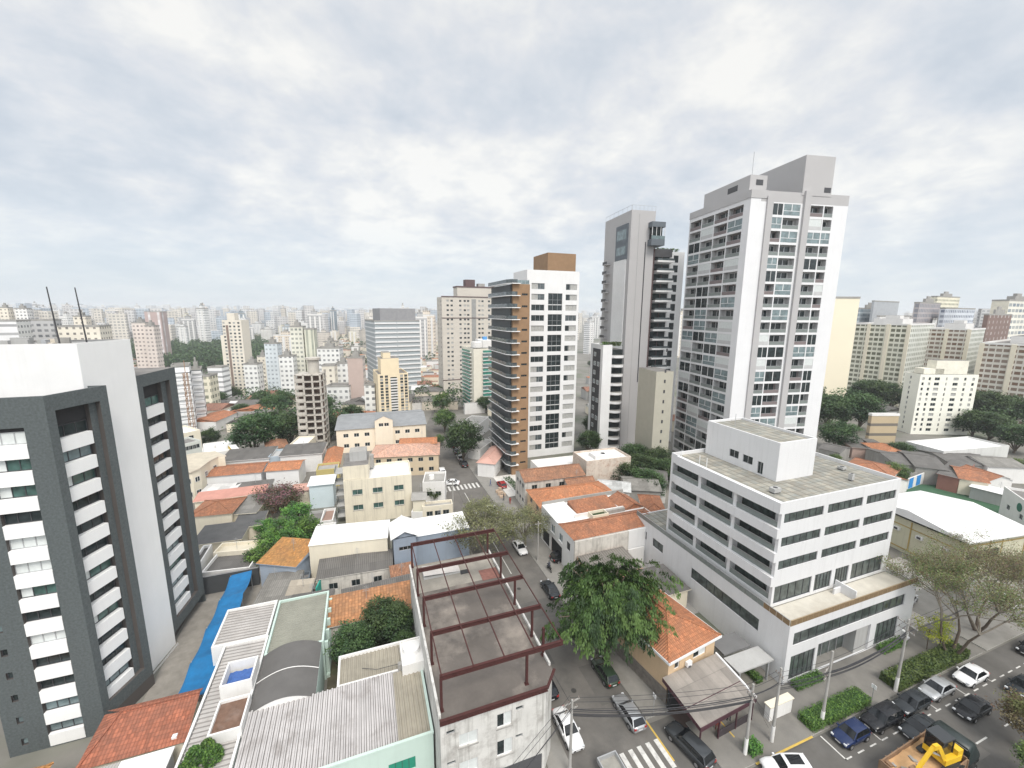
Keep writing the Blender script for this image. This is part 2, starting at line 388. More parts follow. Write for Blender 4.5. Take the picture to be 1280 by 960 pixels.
CREAM = M('cream_render', (.74, .68, .55), .85, .07, .3, streak=.2, scol=(.4, .36, .3))
BEIGE = M('beige_render', (.62, .56, .47), .85, .08, .3, streak=.2)
GREYW = M('grey_render', (.42, .42, .41), .85, .1, .3, streak=.25)
CONC = M('concrete', (.34, .33, .31), .9, .18, .4, streak=.35, bump=.3)
OLD = M('old_plaster', (.62, .59, .54), .9, .15, .5, streak=.75, scol=(.16, .15, .13), patch=.5, pcol=(.3, .28, .25), pscale=.8)
ROOFG = M('roof_felt', (.2, .19, .18), .95, .2, .4, patch=.6, pcol=(.1, .095, .09), pscale=.5)
ORANGE = TILE('clay_tiles', (.47, .19, .095), dirt=.5)
ORANGE2 = TILE('bright_clay_tiles', (.6, .24, .11), dirt=.25)
REDT = TILE('red_tiles', (.40, .135, .075), .3, .42, .4)
BROWNT = TILE('weathered_tiles', (.42, .2, .11), .24, .38, .6)
FIBRE = CORR('fibre_cement', (.24, .23, .21), .3, .4, .6)
FIBRED = CORR('old_fibre_cement', (.14, .133, .125), .3, .5, .55)
FIBREW = CORR('pale_sheet', (.62, .61, .59), .25, .22, .3)
WROOF = M('white_roof_sheet', (.76, .76, .75), .6, .06, .4, streak=0, patch=.3, pcol=(.55, .54, .51), pscale=.35)
GL = glass('window_glass', (.02, .028, .03), .12, .6, .4); GL2 = glass('green_glass', (.05, .1, .09), .1); GLB = glass('sky_glass', (.16, .21, .22), .12, .3)
CURT = M('curtain', (.42, .42, .4), .8, .2, 2); CURT2 = M('pale_blind', (.62, .65, .64), .7, .1, 2)
ALU = M('aluminium', (.45, .46, .47), .4, .05, 1, metal=.4); DARKF = M('dark_frame', (.05, .05, .055), .5); WF = M('white_frame', (.78, .78, .78), .5)
DARK = M('dark_void', (.03, .03, .032), .9)
STEEL = M('red_oxide_steel', (.06, .016, .014), .85, .2, 1.5)
# ------------------------------------------------------------ terrain
def smooth(a, b, x):
    t = max(0, min(1, (x-a)/(b-a))); return t*t*(3-2*t)
def TZ(x, y):
    d = math.hypot(x, y)
    if d < 135: return 0.0
    az = math.degrees(math.atan2(x, y))-20          # from the middle of the view, right positive
    f = 20*smooth(135, 430, d)*(1-smooth(16, 28, az))
    h = 7*noise.noise(Vector((x*.0016, y*.0016, 3.3)))*smooth(400, 1400, d)
    return -f+h+smooth(1200, 7000, d)*26
def GT(px, py):
    z = 0.0
    for _ in range(12):
        if py < 392: break
        x, y = G(px, py, z); z = .5*z+.5*TZ(x, y)
    x, y = G(px, py, z); return (x, y, TZ(x, y))
mb = MB(); rs = [0, 8, 16, 24, 32, 40, 50, 60, 75, 90, 110, 134]+[134+i*16 for i in range(1, 30)]+[640+40*i for i in range(30)]+[1900+300*i for i in range(30)]+[12000, 16000, 22000, 30000]
rows = []
for r in rs[1:]:
    rows.append([(r*math.sin(2*PI*k/144), r*math.cos(2*PI*k/144), TZ(r*math.sin(2*PI*k/144), r*math.cos(2*PI*k/144))-.01) for k in range(144)])
mb.grid([list(reversed(r)) for r in rows], GROUND, True, True); mb.face([p for p in reversed(rows[0])], GROUND)
tag(mb.build('ground'), kind='structure')
def sheet(name, polys, z, mat, kind='structure'):
    b = MB()
    for p in polys:
        b.face([(q[0], q[1], z) for q in p], mat, [(q[0], q[1]) for q in p])
    return tag(b.build(name), kind=kind)
def rc(x0, y0, x1, y1): return [(x0, y0), (x1, y0), (x1, y1), (x0, y1)]
def strip(name, pts, z, mat, w=None):
    """long road following the terrain: pts centreline with half width"""
    b = MB()
    for i in range(len(pts)-1):
        (x0, y0, w0), (x1, y1, w1) = pts[i], pts[i+1]
        n = max(1, int(math.hypot(x1-x0, y1-y0)/8))
        dx, dy = x1-x0, y1-y0; l = math.hypot(dx, dy); nx, ny = dy/l, -dx/l
        for k in range(n):
            q = []
            for t in (k/n, (k+1)/n):
                cx_, cy_, ww = x0+dx*t, y0+dy*t, w0+(w1-w0)*t
                q.append([(cx_-nx*ww, cy_-ny*ww), (cx_+nx*ww, cy_+ny*ww)])
            p = [q[0][0], q[0][1], q[1][1], q[1][0]]
            b.face([(a[0], a[1], TZ(*a)+z) for a in p], mat, p)
    return tag(b.build(name), kind='structure')
strip('road', [(22.2, 24, 5), (22.2, 120, 5), (27, 160, 4.5), (38, 205, 4.5), (52, 270, 4.5), (80, 420, 5)], .02, ASPH)
sheet('cross_road', [rc(-40, 4, 24.2, 21), rc(17.2, 21, 27.2, 24), rc(24.2, 4, 130, 23.4), rc(27.2, 23.4, 31, 30.5)], .016, ASPH2)
sheet('side_road', [[(104, 20), (113, 20), (122, 66), (113, 66)]], .024, ASPH)
def kerbed(name, poly, h=.13, mat=PAVE):
    b = MB(); b.prism(poly, 0, h, KERB, mat); return tag(b.build(name), kind='structure')
kerbed('pavement', rc(15, 22, 17.2, 135)); kerbed('pavement', rc(27.2, 31, 31.4, 135))
kerbed('pavement', rc(31, 23.6, 75, 29.2), mat=M('plaza_asphalt', (.2, .19, .172), .9, .18, .3, patch=.4, pcol=(.11, .105, .1)))
kerbed('pavement', rc(76, 23.6, 103, 34), mat=PAVE)
sheet('forecourt', [rc(31.4, 88, 40, 101)], .15, M('pale_paving', (.62, .6, .56), .8, .1, .5))
sheet('forecourt', [rc(31.4, 42, 46, 56)], .05, CONC)
sheet('car_park', [rc(72, 29, 91, 41)], .06, M('worn_concrete', (.42, .4, .37), .9, .15, .4, patch=.6, pcol=(.22, .2, .18)))
sheet('courtyard', [rc(-25.6, 40, -16.5, 76)], .02, M('courtyard_setts', (.27, .25, .22), .9, .2, .8, patch=.5, pcol=(.17, .155, .135), pscale=.6, bump=.5))
# painted markings
b = MB()
for i in range(5): b.face([(22.3+i*1.05, 26.0, .026), (22.8+i*1.05, 26.0, .026), (22.8+i*1.05, 28.9, .026), (22.3+i*1.05, 28.9, .026)], PAINT)
tag(b.build('zebra_crossing'), kind='structure')
b = MB()
for i in range(9): b.face([(17.6+i*1.05, 96, .026), (18.1+i*1.05, 96, .026), (18.1+i*1.05, 99, .026), (17.6+i*1.05, 99, .026)], PAINT)
tag(b.build('zebra_crossing'), kind='structure')
b = MB()
b.face([(21.9, 60, .026), (22.03, 60, .026), (22.03, 94, .026), (21.9, 94, .026)], PAINT)
for i in range(24):
    u = 43.4+i*1.9; b.face([(u, 20.75, .022), (u+.95, 20.75, .022), (u+.95, 20.88, .022), (u, 20.88, .022)], PAINT)
b.face([(43.4, 20.75, .022), (43.55, 20.75, .022), (43.55, 23.3, .022), (43.4, 23.3, .022)], PAINT)
for u in (49, 54, 59, 64.6, 70): b.face([(u, 20.9, .022), (u+.12, 20.9, .022), (u+.12, 23.3, .022), (u, 23.3, .022)], PAINT)
for i in range(5): b.face([(41.5+i*5.5, 17.2, .022), (43.5+i*5.5, 17.2, .022), (43.5+i*5.5, 17.35, .022), (41.5+i*5.5, 17.35, .022)], PAINT)
tag(b.build('road_markings'), kind='structure')
b = MB()
b.face([(27.6, 24.2, .028), (29.3, 24.2, .028), (29.3, 24.5, .028), (27.6, 24.5, .028)], YPAINT)
b.face([(27.0, 26.5, .028), (27.2, 26.5, .028), (27.2, 30.9, .028), (27.0, 30.9, .028)], YPAINT)
b.face([(34.5, 23.38, .136), (42.5, 23.38, .136), (42.5, 23.58, .136), (34.5, 23.58, .136)], YPAINT)
b.face([(34.6, 26.2, .136), (34.75, 26.2, .136), (34.75, 31, .136), (34.6, 31, .136)], YPAINT)
b.face([(103.2, 24, .14), (103.5, 24, .14), (112.4, 60, .14), (112.1, 60, .14)], YPAINT)
tag(b.build('yellow_markings'), kind='structure')
for (x0, y0, x1, y1) in ((17.4, 49.2, 27.0, 52.6), (23.5, 34, 25.2, 39.5), (19, 41, 21, 43.6), (33, 15.5, 38, 18.6), (47, 16.2, 58, 17.0)):
    sheet('road_patch', [rc(x0, y0, x1, y1)], .0235, ASPH2 if y0 > 30 else ASPH)
b = MB()
for (x, y) in ((21.4, 36.8), (24.6, 43), (30.2, 19.6), (44.2, 18.6), (21.8, 56)): b.face([(x+.32*math.cos(2*PI*k/14), y+.32*math.sin(2*PI*k/14), .027) for k in range(14)], M('manhole_iron', (.05, .048, .045), .6))
tag(b.build('manhole_covers'), kind='structure')
# artificial pitch
sheet('pitch', [[(113, 39), (127, 33), (152, 52), (130, 63)]], .03, M('artificial_turf', (.045, .115, .06), .95, .2, .4, patch=.35, pcol=(.035, .075, .045)))
# ------------------------------------------------------------ trees
def leafquad(b, c, r, sz, mat, up=.35, droop=0.0):
    th = random.uniform(0, 2*PI); ph = math.acos(random.uniform(-1, 1))
    n = Vector((math.sin(ph)*math.cos(th), math.sin(ph)*math.sin(th), abs(math.cos(ph))+up)).normalized()
    t = n.cross(Vector((random.uniform(-1, 1), random.uniform(-1, 1), random.uniform(-1, 1)-droop))).normalized(); s = n.cross(t)
    a = sz*random.uniform(.6, 1.3); w = a*random.uniform(.45, .8)
    i = len(b.v); c = Vector(c)
    b.v += [tuple(c-t*a/2), tuple(c+s*w/2), tuple(c+t*a/2), tuple(c-s*w/2)]
    b.f.append((i, i+1, i+2, i+3)); b.m.append(b.mi(mat)); b.sm.append(False); b.uv.append([(0, 0)]*4)
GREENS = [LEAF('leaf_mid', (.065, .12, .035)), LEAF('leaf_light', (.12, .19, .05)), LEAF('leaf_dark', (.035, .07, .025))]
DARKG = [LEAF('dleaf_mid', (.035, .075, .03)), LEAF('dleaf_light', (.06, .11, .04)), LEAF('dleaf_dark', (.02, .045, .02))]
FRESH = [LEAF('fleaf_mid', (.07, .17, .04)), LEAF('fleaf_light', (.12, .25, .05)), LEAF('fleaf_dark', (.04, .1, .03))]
GREYG = [LEAF('gleaf_mid', (.13, .15, .075)), LEAF('gleaf_light', (.2, .22, .12)), LEAF('gleaf_dark', (.08, .085, .05))]
DRY = [LEAF('dry_mid', (.16, .14, .08)), LEAF('dry_olive', (.13, .15, .06)), LEAF('dry_brown', (.12, .08, .055))]
YEL = [LEAF('yellow_green', (.28, .34, .03)), LEAF('yellow_green_light', (.36, .4, .04)), LEAF('yellow_green_dark', (.16, .22, .03))]
BOUG = [LEAF('boug_brown', (.12, .085, .06)), LEAF('boug_mauve', (.2, .1, .13)), LEAF('boug_green', (.06, .085, .035))]
BARK = M('bark', (.13, .1, .075), .95, .3, 3, bump=.5); BARKP = M('pale_bark', (.24, .21, .17), .95, .25, 3)
def crown(h, r, hc, nclump, per, leaf, pal, seed, flat=1.0, cl=.33, dens=1.0, limbs=7, trunk=.22, bark=None, base=None):
    """returns (trunk builder, crown builder): clumps on limb ends inside an uneven crown; h total height, hc crown bottom"""
    rnd = random.Random(seed); random.seed(seed); bark = bark or BARK
    T = MB(); C_ = MB(); cz = (h+hc)/2; rz = (h-hc)/2
    T.tube([(0, 0, -.3), (.05*r, .02*r, hc*.5), (.02*r, -.03*r, hc*.9), (0, 0, cz)], [trunk*1.25, trunk, trunk*.85, trunk*.4], bark, 7)
    lob = [(rnd.uniform(0, 2*PI), rnd.uniform(.72, 1.12)) for _ in range(limbs)]
    for a, f in lob:
        e = Vector((math.cos(a)*r*.7*f, math.sin(a)*r*.7*f, cz+rz*rnd.uniform(-.3, .5)))
        m_ = Vector((e.x*.4, e.y*.4, hc*.9+(e.z-hc*.9)*.6))
        T.tube([(0, 0, hc*.75), m_, e], [trunk*.55, trunk*.35, trunk*.12], bark, 5)
    for k in range(nclump):
        a = rnd.uniform(0, 2*PI); cosp = rnd.uniform(-.75, 1)
        rr = rnd.uniform(.35, 1)**.5
        f = 1.0
        for la, lf in lob:
            dd = abs((a-la+PI) % (2*PI)-PI); f = max(f*1.0, lf if dd < .5 else .78) if dd < .5 else f
        f *= .82+.3*noise.noise(Vector((math.cos(a)*1.7+seed, math.sin(a)*1.7, cosp*1.5)))
        s_ = math.sqrt(max(0, 1-cosp*cosp))
        c = Vector((math.cos(a)*s_*r*rr*f, math.sin(a)*s_*r*rr*f, cz+cosp*rz*rr*flat*f))
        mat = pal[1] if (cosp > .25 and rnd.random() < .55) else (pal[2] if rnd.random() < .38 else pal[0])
        cr = r*cl*rnd.uniform(.6, 1.15)
        for j in range(per):
            g = Vector((rnd.gauss(0, .45), rnd.gauss(0, .45), rnd.gauss(0, .3)))*cr
            leafquad(C_, c+g, cr, leaf, mat)
    return T, C_
def tree_proto(name, *a, **k):
    T, C_ = crown(*a, **k); return (T.mesh(name+'_trunk'), C_.mesh(name+'_crown'))
TP = {}
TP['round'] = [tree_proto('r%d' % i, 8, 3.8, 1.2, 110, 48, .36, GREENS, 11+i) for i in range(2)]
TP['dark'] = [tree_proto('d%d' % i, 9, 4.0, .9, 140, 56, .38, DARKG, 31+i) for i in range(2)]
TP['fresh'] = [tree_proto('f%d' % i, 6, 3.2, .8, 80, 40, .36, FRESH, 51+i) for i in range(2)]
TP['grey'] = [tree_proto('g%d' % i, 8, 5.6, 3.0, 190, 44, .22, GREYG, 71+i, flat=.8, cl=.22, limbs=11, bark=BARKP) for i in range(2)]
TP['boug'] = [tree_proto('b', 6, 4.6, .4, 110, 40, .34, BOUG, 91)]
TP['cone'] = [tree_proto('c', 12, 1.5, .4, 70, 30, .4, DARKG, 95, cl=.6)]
def tree(kind, x, y, z, h, label, w=1.0, group=None, var=0, name='tree', rz=0.0):
    tm, cm = TP[kind][var % len(TP[kind])]; h0 = {'round': 8, 'dark': 9, 'fresh': 6, 'grey': 8, 'boug': 6, 'cone': 12}[kind]; s = h/h0
    t = thing(name, label, 'tree' if name == 'tree' else 'shrub', (x, y, z), rz, group); t.scale = (s*w, s*w, s)
    for n_, me in (('trunk', tm), ('crown', cm)):
        o = bpy.data.objects.new(n_, me); COL.objects.link(o); o.parent = t
    return t
# ------------------------------------------------------------ houses
def ridge_uv(a, b, c, d): pass
def slope(b, pts, mat, ed):
    """roof plane; ed = unit eave direction (u); v measured down the slope"""
    e = Vector((*ed, 0)); p0 = Vector(pts[0]); n = (Vector(pts[1])-p0).cross(Vector(pts[2])-p0).normalized(); f = n.cross(e)
    b.face(pts, mat, [((Vector(p)-p0).dot(e), -(Vector(p)-p0).dot(f)) for p in pts])
def roof(kind, w, d, z, rh, mat, ov=.35, x0=0.0, y0=0.0, th=.12, edge=None):
    b = MB(); ed = edge or mat
    X0, Y0, X1, Y1 = x0-ov, y0-ov, x0+w+ov, y0+d+ov; z1 = z+rh
    if kind == 'hip':
        k = min((X1-X0), (Y1-Y0))/2
        if X1-X0 >= Y1-Y0: r0, r1 = (X0+k, (Y0+Y1)/2, z1), (X1-k, (Y0+Y1)/2, z1)
        else: r0, r1 = ((X0+X1)/2, Y0+k, z1), ((X0+X1)/2, Y1-k, z1)
        A, B_, C_, D_ = (X0, Y0, z), (X1, Y0, z), (X1, Y1, z), (X0, Y1, z)
        if X1-X0 >= Y1-Y0:
            slope(b, [A, B_, r1, r0], mat, (1, 0)); slope(b, [B_, C_, r1], mat, (0, 1)); slope(b, [C_, D_, r0, r1], mat, (-1, 0)); slope(b, [D_, A, r0], mat, (0, -1))
        else:
            slope(b, [A, B_, r0], mat, (1, 0)); slope(b, [B_, C_, r1, r0], mat, (0, 1)); slope(b, [C_, D_, r1], mat, (-1, 0)); slope(b, [D_, A, r0, r1], mat, (0, -1))
        for p, q in ((A, r0), (D_, r0 if X1-X0 >= Y1-Y0 else r1), (B_, r1 if X1-X0 >= Y1-Y0 else r0), (C_, r1), (r0, r1)):
            b.bar(Vector(p)+Vector((0, 0, .02)), Vector(q)+Vector((0, 0, .02)), .22, mat, .12)
    elif kind == 'gx':      # ridge along x
        ym = (Y0+Y1)/2
        slope(b, [(X0, Y0, z), (X1, Y0, z), (X1, ym, z1), (X0, ym, z1)], mat, (1, 0)); slope(b, [(X1, Y1, z), (X0, Y1, z), (X0, ym, z1), (X1, ym, z1)], mat, (-1, 0))
        b.bar((X0, ym, z1+.02), (X1, ym, z1+.02), .24, mat, .12)
        for x in (x0, x0+w): b.face([(x, y0, z-th), (x, y0+d, z-th), (x, ym, z1-th)], ed)
    elif kind == 'gy':
        xm = (X0+X1)/2
        slope(b, [(X1, Y0, z), (X1, Y1, z), (xm, Y1, z1), (xm, Y0, z1)], mat, (0, 1)); slope(b, [(X0, Y1, z), (X0, Y0, z), (xm, Y0, z1), (xm, Y1, z1)], mat, (0, -1))
        b.bar((xm, Y0, z1+.02), (xm, Y1, z1+.02), .24, mat, .12)
        for y in (y0, y0+d): b.face([(x0, y, z-th), (x0+w, y, z-th), (xm, y, z1-th)], ed)
    elif kind in ('sf', 'sb', 'sl', 'sr'):  # single slope, low side front/back/left/right
        za = {'sf': (0, 0, 1, 1), 'sb': (1, 1, 0, 0), 'sl': (0, 1, 1, 0), 'sr': (1, 0, 0, 1)}[kind]
        P = [(X0, Y0, z+rh*za[0]), (X1, Y0, z+rh*za[1]), (X1, Y1, z+rh*za[2]), (X0, Y1, z+rh*za[3])]
        slope(b, P, mat, {'sf': (1, 0), 'sb': (-1, 0), 'sl': (0, -1), 'sr': (0, 1)}[kind])
        Q = [(p[0], p[1], p[2]-th) for p in P]
        for i in range(4): j = (i+1) % 4; b.face([Q[i], Q[j], P[j], P[i]], ed)
        for i in range(4):
            j = (i+1) % 4; b.face([(P[i][0], P[i][1], z-th), (P[j][0], P[j][1], z-th), Q[j], Q[i]], ed)
    return b
def hq(z, A, B, C):
    a = Vector(G(*A, z)); b = Vector(G(*B, z)); c = Vector(G(*C, z)); d = (b-a); w = d.length; d.normalize(); n = Vector((-d.y, d.x))
    return (a.x, a.y, 0), math.atan2(d.y, d.x), w, abs((c-a).dot(n))
def winset(w, h, dep, mull, n_side, side, z, fr, pane, sill=None, s0=1.0, key='w', curtain=None):
    W = side; st = (W-2*s0)/max(1, n_side); out_ = []
    for i in range(n_side):
        out_.append((s0+st*i+(st-w)/2, z, (key, w, h, fr.name, pane.name), lambda: win_mb(w, h, dep, fr, pane, mull, sill=sill, curtain=curtain), w, h))
    return out_
def house(label, org, rz, w, d, h, kind='hip', rh=1.6, wall=None, rf=None, cat='house', name='house', floors=1, wins=True, group=None, ov=.35, parapet=.5, nf=None, ns=None, extra=None, z0=None, clutter=True):
    wall = wall or WHITE; rf = rf or ORANGE
    z0 = TZ(org[0], org[1]) if z0 is None else z0
    t = thing(name, label, cat, (org[0], org[1], z0), rz, group)
    b = MB(); ops = {'front': [], 'left': [], 'right': []}
    if wins:
        fh = h/floors
        for f in range(floors):
            zz = f*fh+fh*.38
            ww, wh = 1.3, min(1.1, fh*.42)
            n1_ = nf if nf is not None else max(1, int(w/3.6)); n2_ = ns if ns is not None else max(1, int(d/3.8))
            if n1_ and w > 2.6: ops['front'] += winset(ww, wh, .18, 2, n1_, w, zz, ALU, GL, None, .6)
            for sd_ in ('left', 'right'):
                if n2_ and d > 2.6: ops[sd_] += winset(ww, wh, .18, 2, n2_, d, zz, ALU, GL, None, .6)
    if kind == 'flat':
        its = shell(b, 0, 0, w, d, -.5, h, wall, ops, rf, parapet=parapet)
        b.build('wall', t)
    else:
        its = shell(b, 0, 0, w, d, -.5, h-.12, wall, ops, wall); b.build('wall', t)
        roof(kind, w, d, h, rh, rf, ov, edge=wall).build('roof', t)
    parts(t, 'window', its)
    rnd = random.Random(int(w*100+d*37))
    if kind == 'flat' and clutter and w > 4 and d > 4:
        q = MB(); x, y = w*rnd.uniform(.25, .7), d*rnd.uniform(.3, .7); q.cyl(x, y, h-parapet, h-parapet+.9, .7, M('water_tank_blue', (.12, .22, .4), .6) if rnd.random() < .4 else WHITE, 12, .62); q.build('water_tank', t)
    if clutter and rnd.random() < .6 and math.hypot(org[0], org[1]) < 150:
        q = MB(); x, y = w*rnd.uniform(.2, .8), d*rnd.uniform(.45, .8); zt = h+(rh*.6 if kind != 'flat' else -parapet)
        q.tube([(x, y, zt-.3), (x, y, zt+2.2)], .03, ALU, 5)
        for k in range(4): q.bar((x-.45+.05*k, y, zt+1.3+k*.22), (x+.45-.05*k, y, zt+1.3+k*.22), .025, ALU)
        q.build('antenna', t)
    if extra: extra(t, w, d, h)
    return t
# ------------------------------------------------------------ distant apartment blocks with UV facades
def block(label, spec, mat, side=None, cat='apartment building', name='apartment_building', top='box', group=None, zb=None, bands=None, trim=None, rh=3.0, extra=None, floor=3.0, par=None):
    O, w, d, zt = spec[:4]; a = spec[4]; w, d = abs(w), abs(d)
    z0 = TZ(O.x, O.y)-1 if zb is None else zb; H = zt-z0
    t = thing(name, label, cat, (O.x, O.y, z0), a, group); b = MB(); tm = trim or CONC
    b.box(0, 0, 0, w, d, H, mat, ROOFG, skip='u' if side is None else 'lru')
    if side is not None:
        b.face([(w, 0, 0), (w, d, 0), (w, d, H), (w, 0, H)], side, [(0, 0), (d, 0), (d, H), (0, H)]); b.face([(0, d, 0), (0, 0, 0), (0, 0, H), (0, d, H)], side, [(0, 0), (d, 0), (d, H), (0, H)])
    b.build('wall', t)
    c = MB(); c.box(-.12, -.12, H+.003, w+.12, .12, H+.8, tm); c.box(-.12, d-.12, H+.003, w+.12, d+.12, H+.8, tm); c.box(-.12, .12, H+.003, .12, d-.12, H+.8, tm); c.box(w-.12, .12, H+.003, w+.12, d-.12, H+.8, tm); c.build('parapet', t)
    if top == 'box':
        c = MB(); c.box(w*.3, d*.25, H+.003, w*.7, d*.75, H+rh, tm, ROOFG); c.box(w*.4, d*.35, H+rh, w*.55, d*.6, H+rh+1.6, tm); c.build('roof_box', t)
    if bands:       # projecting balcony bands on the front: (x0, x1, depth, mat)
        c = MB()
        for (x0, x1, dep, m_) in bands:
            z = floor
            while z < H-1: c.box(w*x0, -dep, z, w*x1, -.003, z+1.0, m_); z += floor
        c.build('balcony_band', t)
    if extra: extra(t, w, d, H)
    return t
# ============================================================ slate and white apartment tower on the left
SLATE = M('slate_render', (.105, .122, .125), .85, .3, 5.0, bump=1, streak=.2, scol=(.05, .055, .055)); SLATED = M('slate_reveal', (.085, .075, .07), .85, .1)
t = thing('apartment_tower', 'tall slate grey apartment tower with stacked white balcony panels and a white core', 'apartment tower', (-35, 49, 0))
ox, oy = -35, 49
b = MB(); HT = 36.2
cols = [z for z in (0.8+2.53*k for k in range(13))]
W1 = (7.6, 0.0); W2 = (9.7, 5.4)                 # slanted right flank of the near wing
sl_ = Vector((W2[0]-W1[0], W2[1]-W1[1])); Ls = sl_.length; sdn = (sl_.x/Ls, sl_.y/Ls)
items = []; bal = []
fh = [(3.1, 5.9, .6, 33.4)]
for k in range(13): fh.append((1.05, 1.55, cols[k]+.2, cols[k]+.95)) if k % 1 == 0 else None
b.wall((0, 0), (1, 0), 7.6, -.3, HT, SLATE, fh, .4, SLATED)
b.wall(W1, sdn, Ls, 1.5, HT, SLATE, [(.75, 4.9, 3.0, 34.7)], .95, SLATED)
b.face([(W1[0], W1[1], 1.5), (W2[0], W2[1], 1.5), (W2[0]-1.2, W2[1], 1.5), (W1[0]-1.2, W1[1], 1.5)], SLATED)
b.wall((7.6, 0), sdn, Ls, -.3, 1.5, SLATED)
b.wall(W2, (-1, 0), 1.6, 1.5, HT, SLATE); b.wall((0, 6), (0, -1), 6, -.3, HT, SLATE)
b.face([(0, 0, HT-1), (W1[0], 0, HT-1), (W2[0], W2[1], HT-1), (W2[0]-1.2, 5.4, HT-1), (0, 5.4, HT-1)], ROOFG)
b.face([(0, 0, HT), (W1[0], 0, HT), (W1[0]-.1, .3, HT), (0, .3, HT)], SLATE); b.face([(W1[0], 0, HT), (W2[0], W2[1], HT), (W2[0]-.35, W2[1], HT), (W1[0]-.1, .3, HT)], SLATE); b.face([(0, .3, HT), (W1[0]-.1, .3, HT), (W1[0]-.1, .3, HT-1), (0, .3, HT-1)], SLATE)
W3_ = (9.5, 11.7); s3 = (.1161, .9932)
b.wall(W3_, s3, 8.6, 1.5, HT, SLATE, [(1.3, 7.0, 3.0, 34.7)], .95, SLATED)
b.wall((8.6, 11.7), (1, 0), .9, 1.5, HT, SLATE); b.wall((10.5, 20.3), (-1, 0), 10.5, -.3, HT, SLATE)
b.wall((9.0, 11.7), (0, 1), 8.6, -.3, 1.5, SLATED); b.face([(8.6, 11.7, 1.5), (9.5, 11.7, 1.5), (10.5, 20.3, 1.5), (8.6, 20.3, 1.5)], SLATED)
b.face([(0, 11.9, HT-.02), (9.5, 11.7, HT), (10.5, 20.3, HT), (0, 20.3, HT)], ROOFG); b.build('wall', t)
CORE = M('core_white', (.88, .88, .87), .75, .03, .3, streak=.12, scol=(.6, .6, .58))
b = MB(); ca, cb = (8.1, 5.0), (9.55, 11.9); cl_ = Vector((cb[0]-ca[0], cb[1]-ca[1])); b.wall(ca, tuple(cl_.normalized()), cl_.length, -.3, 40.6, CORE)
b.wall((-14, 5.0), (1, 0), 22.1, 34.5, 40.6, WHITE2); b.wall(cb, (-1, 0), 23, 34.5, 40.6, WHITE2); b.wall((8.6, 5.3), (.2, .98), 6.5, -.3, .3, WHITE)
b.face([(-14, 5.0, 40.2), (8.1, 5.0, 40.2), (9.55, 11.9, 40.2), (-14, 11.9, 40.2)], ROOFG)
b.face([(-14, 5.0, 40.6), (8.1, 5.0, 40.6), (7.9, 5.25, 40.6), (-14, 5.25, 40.6)], WHITE); b.face([(8.1, 5.0, 40.6), (9.55, 11.9, 40.6), (9.25, 11.9, 40.6), (7.9, 5.25, 40.6)], WHITE); b.face([(-14, 11.65, 40.6), (9.25, 11.65, 40.6), (9.55, 11.9, 40.6), (-14, 11.9, 40.6)], WHITE)
b.box(-1.9, 4.9, 36.4, -.9, 4.998, 38.6, DARK)
b.build('core_wall', t)
rr = random.Random(3)
for i in range(18):
    b = MB(); x = rr.uniform(-9, 6.8); y = rr.uniform(6, 10.5); hh = rr.uniform(.3, 1.0); b.box(0, 0, 0, rr.uniform(.3, 1.6), rr.uniform(.3, .8), hh, rr.choice([CONC, GREYW, ALU, BEIGE])); b.build('roof_equipment', t, (x, y, 40.21))
for (px, py) in ((5.8, 7.0), (7.7, 7.6)):
    b = MB(); b.tube([(px, py, 40), (px-.25, py, 46.2)], [.08, .05], DARKF, 5)
    for q in range(4): b.bar((px-.3, py, 43+q*.5), (px+.2, py, 43+q*.5), .03, DARKF)
    b.build('antenna', t)
def win3(w, h, st):
    fr = ALU; pn = {0: GL, 1: GL2, 2: GLB, 3: CURT2}[st]
    return lambda: win_mb(w, h, .1, DARKF if st < 3 else ALU, pn, 3, curtain=None if st != 1 else ((0, .33, 0, 1), CURT2))
PANEL = M('balcony_panel_white', (.84, .84, .83), .75, .03, .4, streak=.12, scol=(.5, .5, .5))
def panel(w, h, dep):
    def f():
        q = MB(); q.box(0, -.04, 0, w, dep, h, PANEL); return q
    return f
rr = random.Random(5)
for k, z in enumerate(cols):
    a, me = proto(('p1',), panel(2.78, 1.32, .35)); bal.append((a, me, (3.11, 0, z-.66), 0))
    if z+.7 < 33: st = rr.randrange(4); a, me = proto(('w1', st), win3(2.78, 1.15, st)); items.append((a, me, (3.11, .3, z+.68), 0))
    st = rr.randrange(3); a, me = proto(('w0', st), lambda: win_mb(.5, .75, .12, DARKF, GLB if st == 2 else GL, 1)); items.append((a, me, (1.05, .12, z+.2), 0))
    if k >= 1:
        rz = math.atan2(sdn[1], sdn[0]); nx, ny = sdn[1], -sdn[0]
        a, me = proto(('p2',), panel(3.2, 1.32, .5)); bal.append((a, me, (W1[0]+sdn[0]*.8-nx*.38, W1[1]+sdn[1]*.8-ny*.38, z-.66), rz))
        st = rr.randrange(3); a, me = proto(('w2', st), win3(3.3, 1.15, st)); items.append((a, me, (W1[0]+sdn[0]*.8-nx*.85, W1[1]+sdn[1]*.8-ny*.85, z+.68), rz))
        a, me = proto(('p3',), panel(4.3, 1.32, .5)); bal.append((a, me, (9.5+.163-.38, 11.7+1.4, z-.66), math.atan2(s3[1], s3[0])))
        st = rr.randrange(3); a, me = proto(('w3', st), win3(4.4, 1.15, st)); items.append((a, me, (9.5+.163-.85, 11.7+1.4, z+.68), math.atan2(s3[1], s3[0])))
b = MB(); nx, ny = sdn[1], -sdn[0]
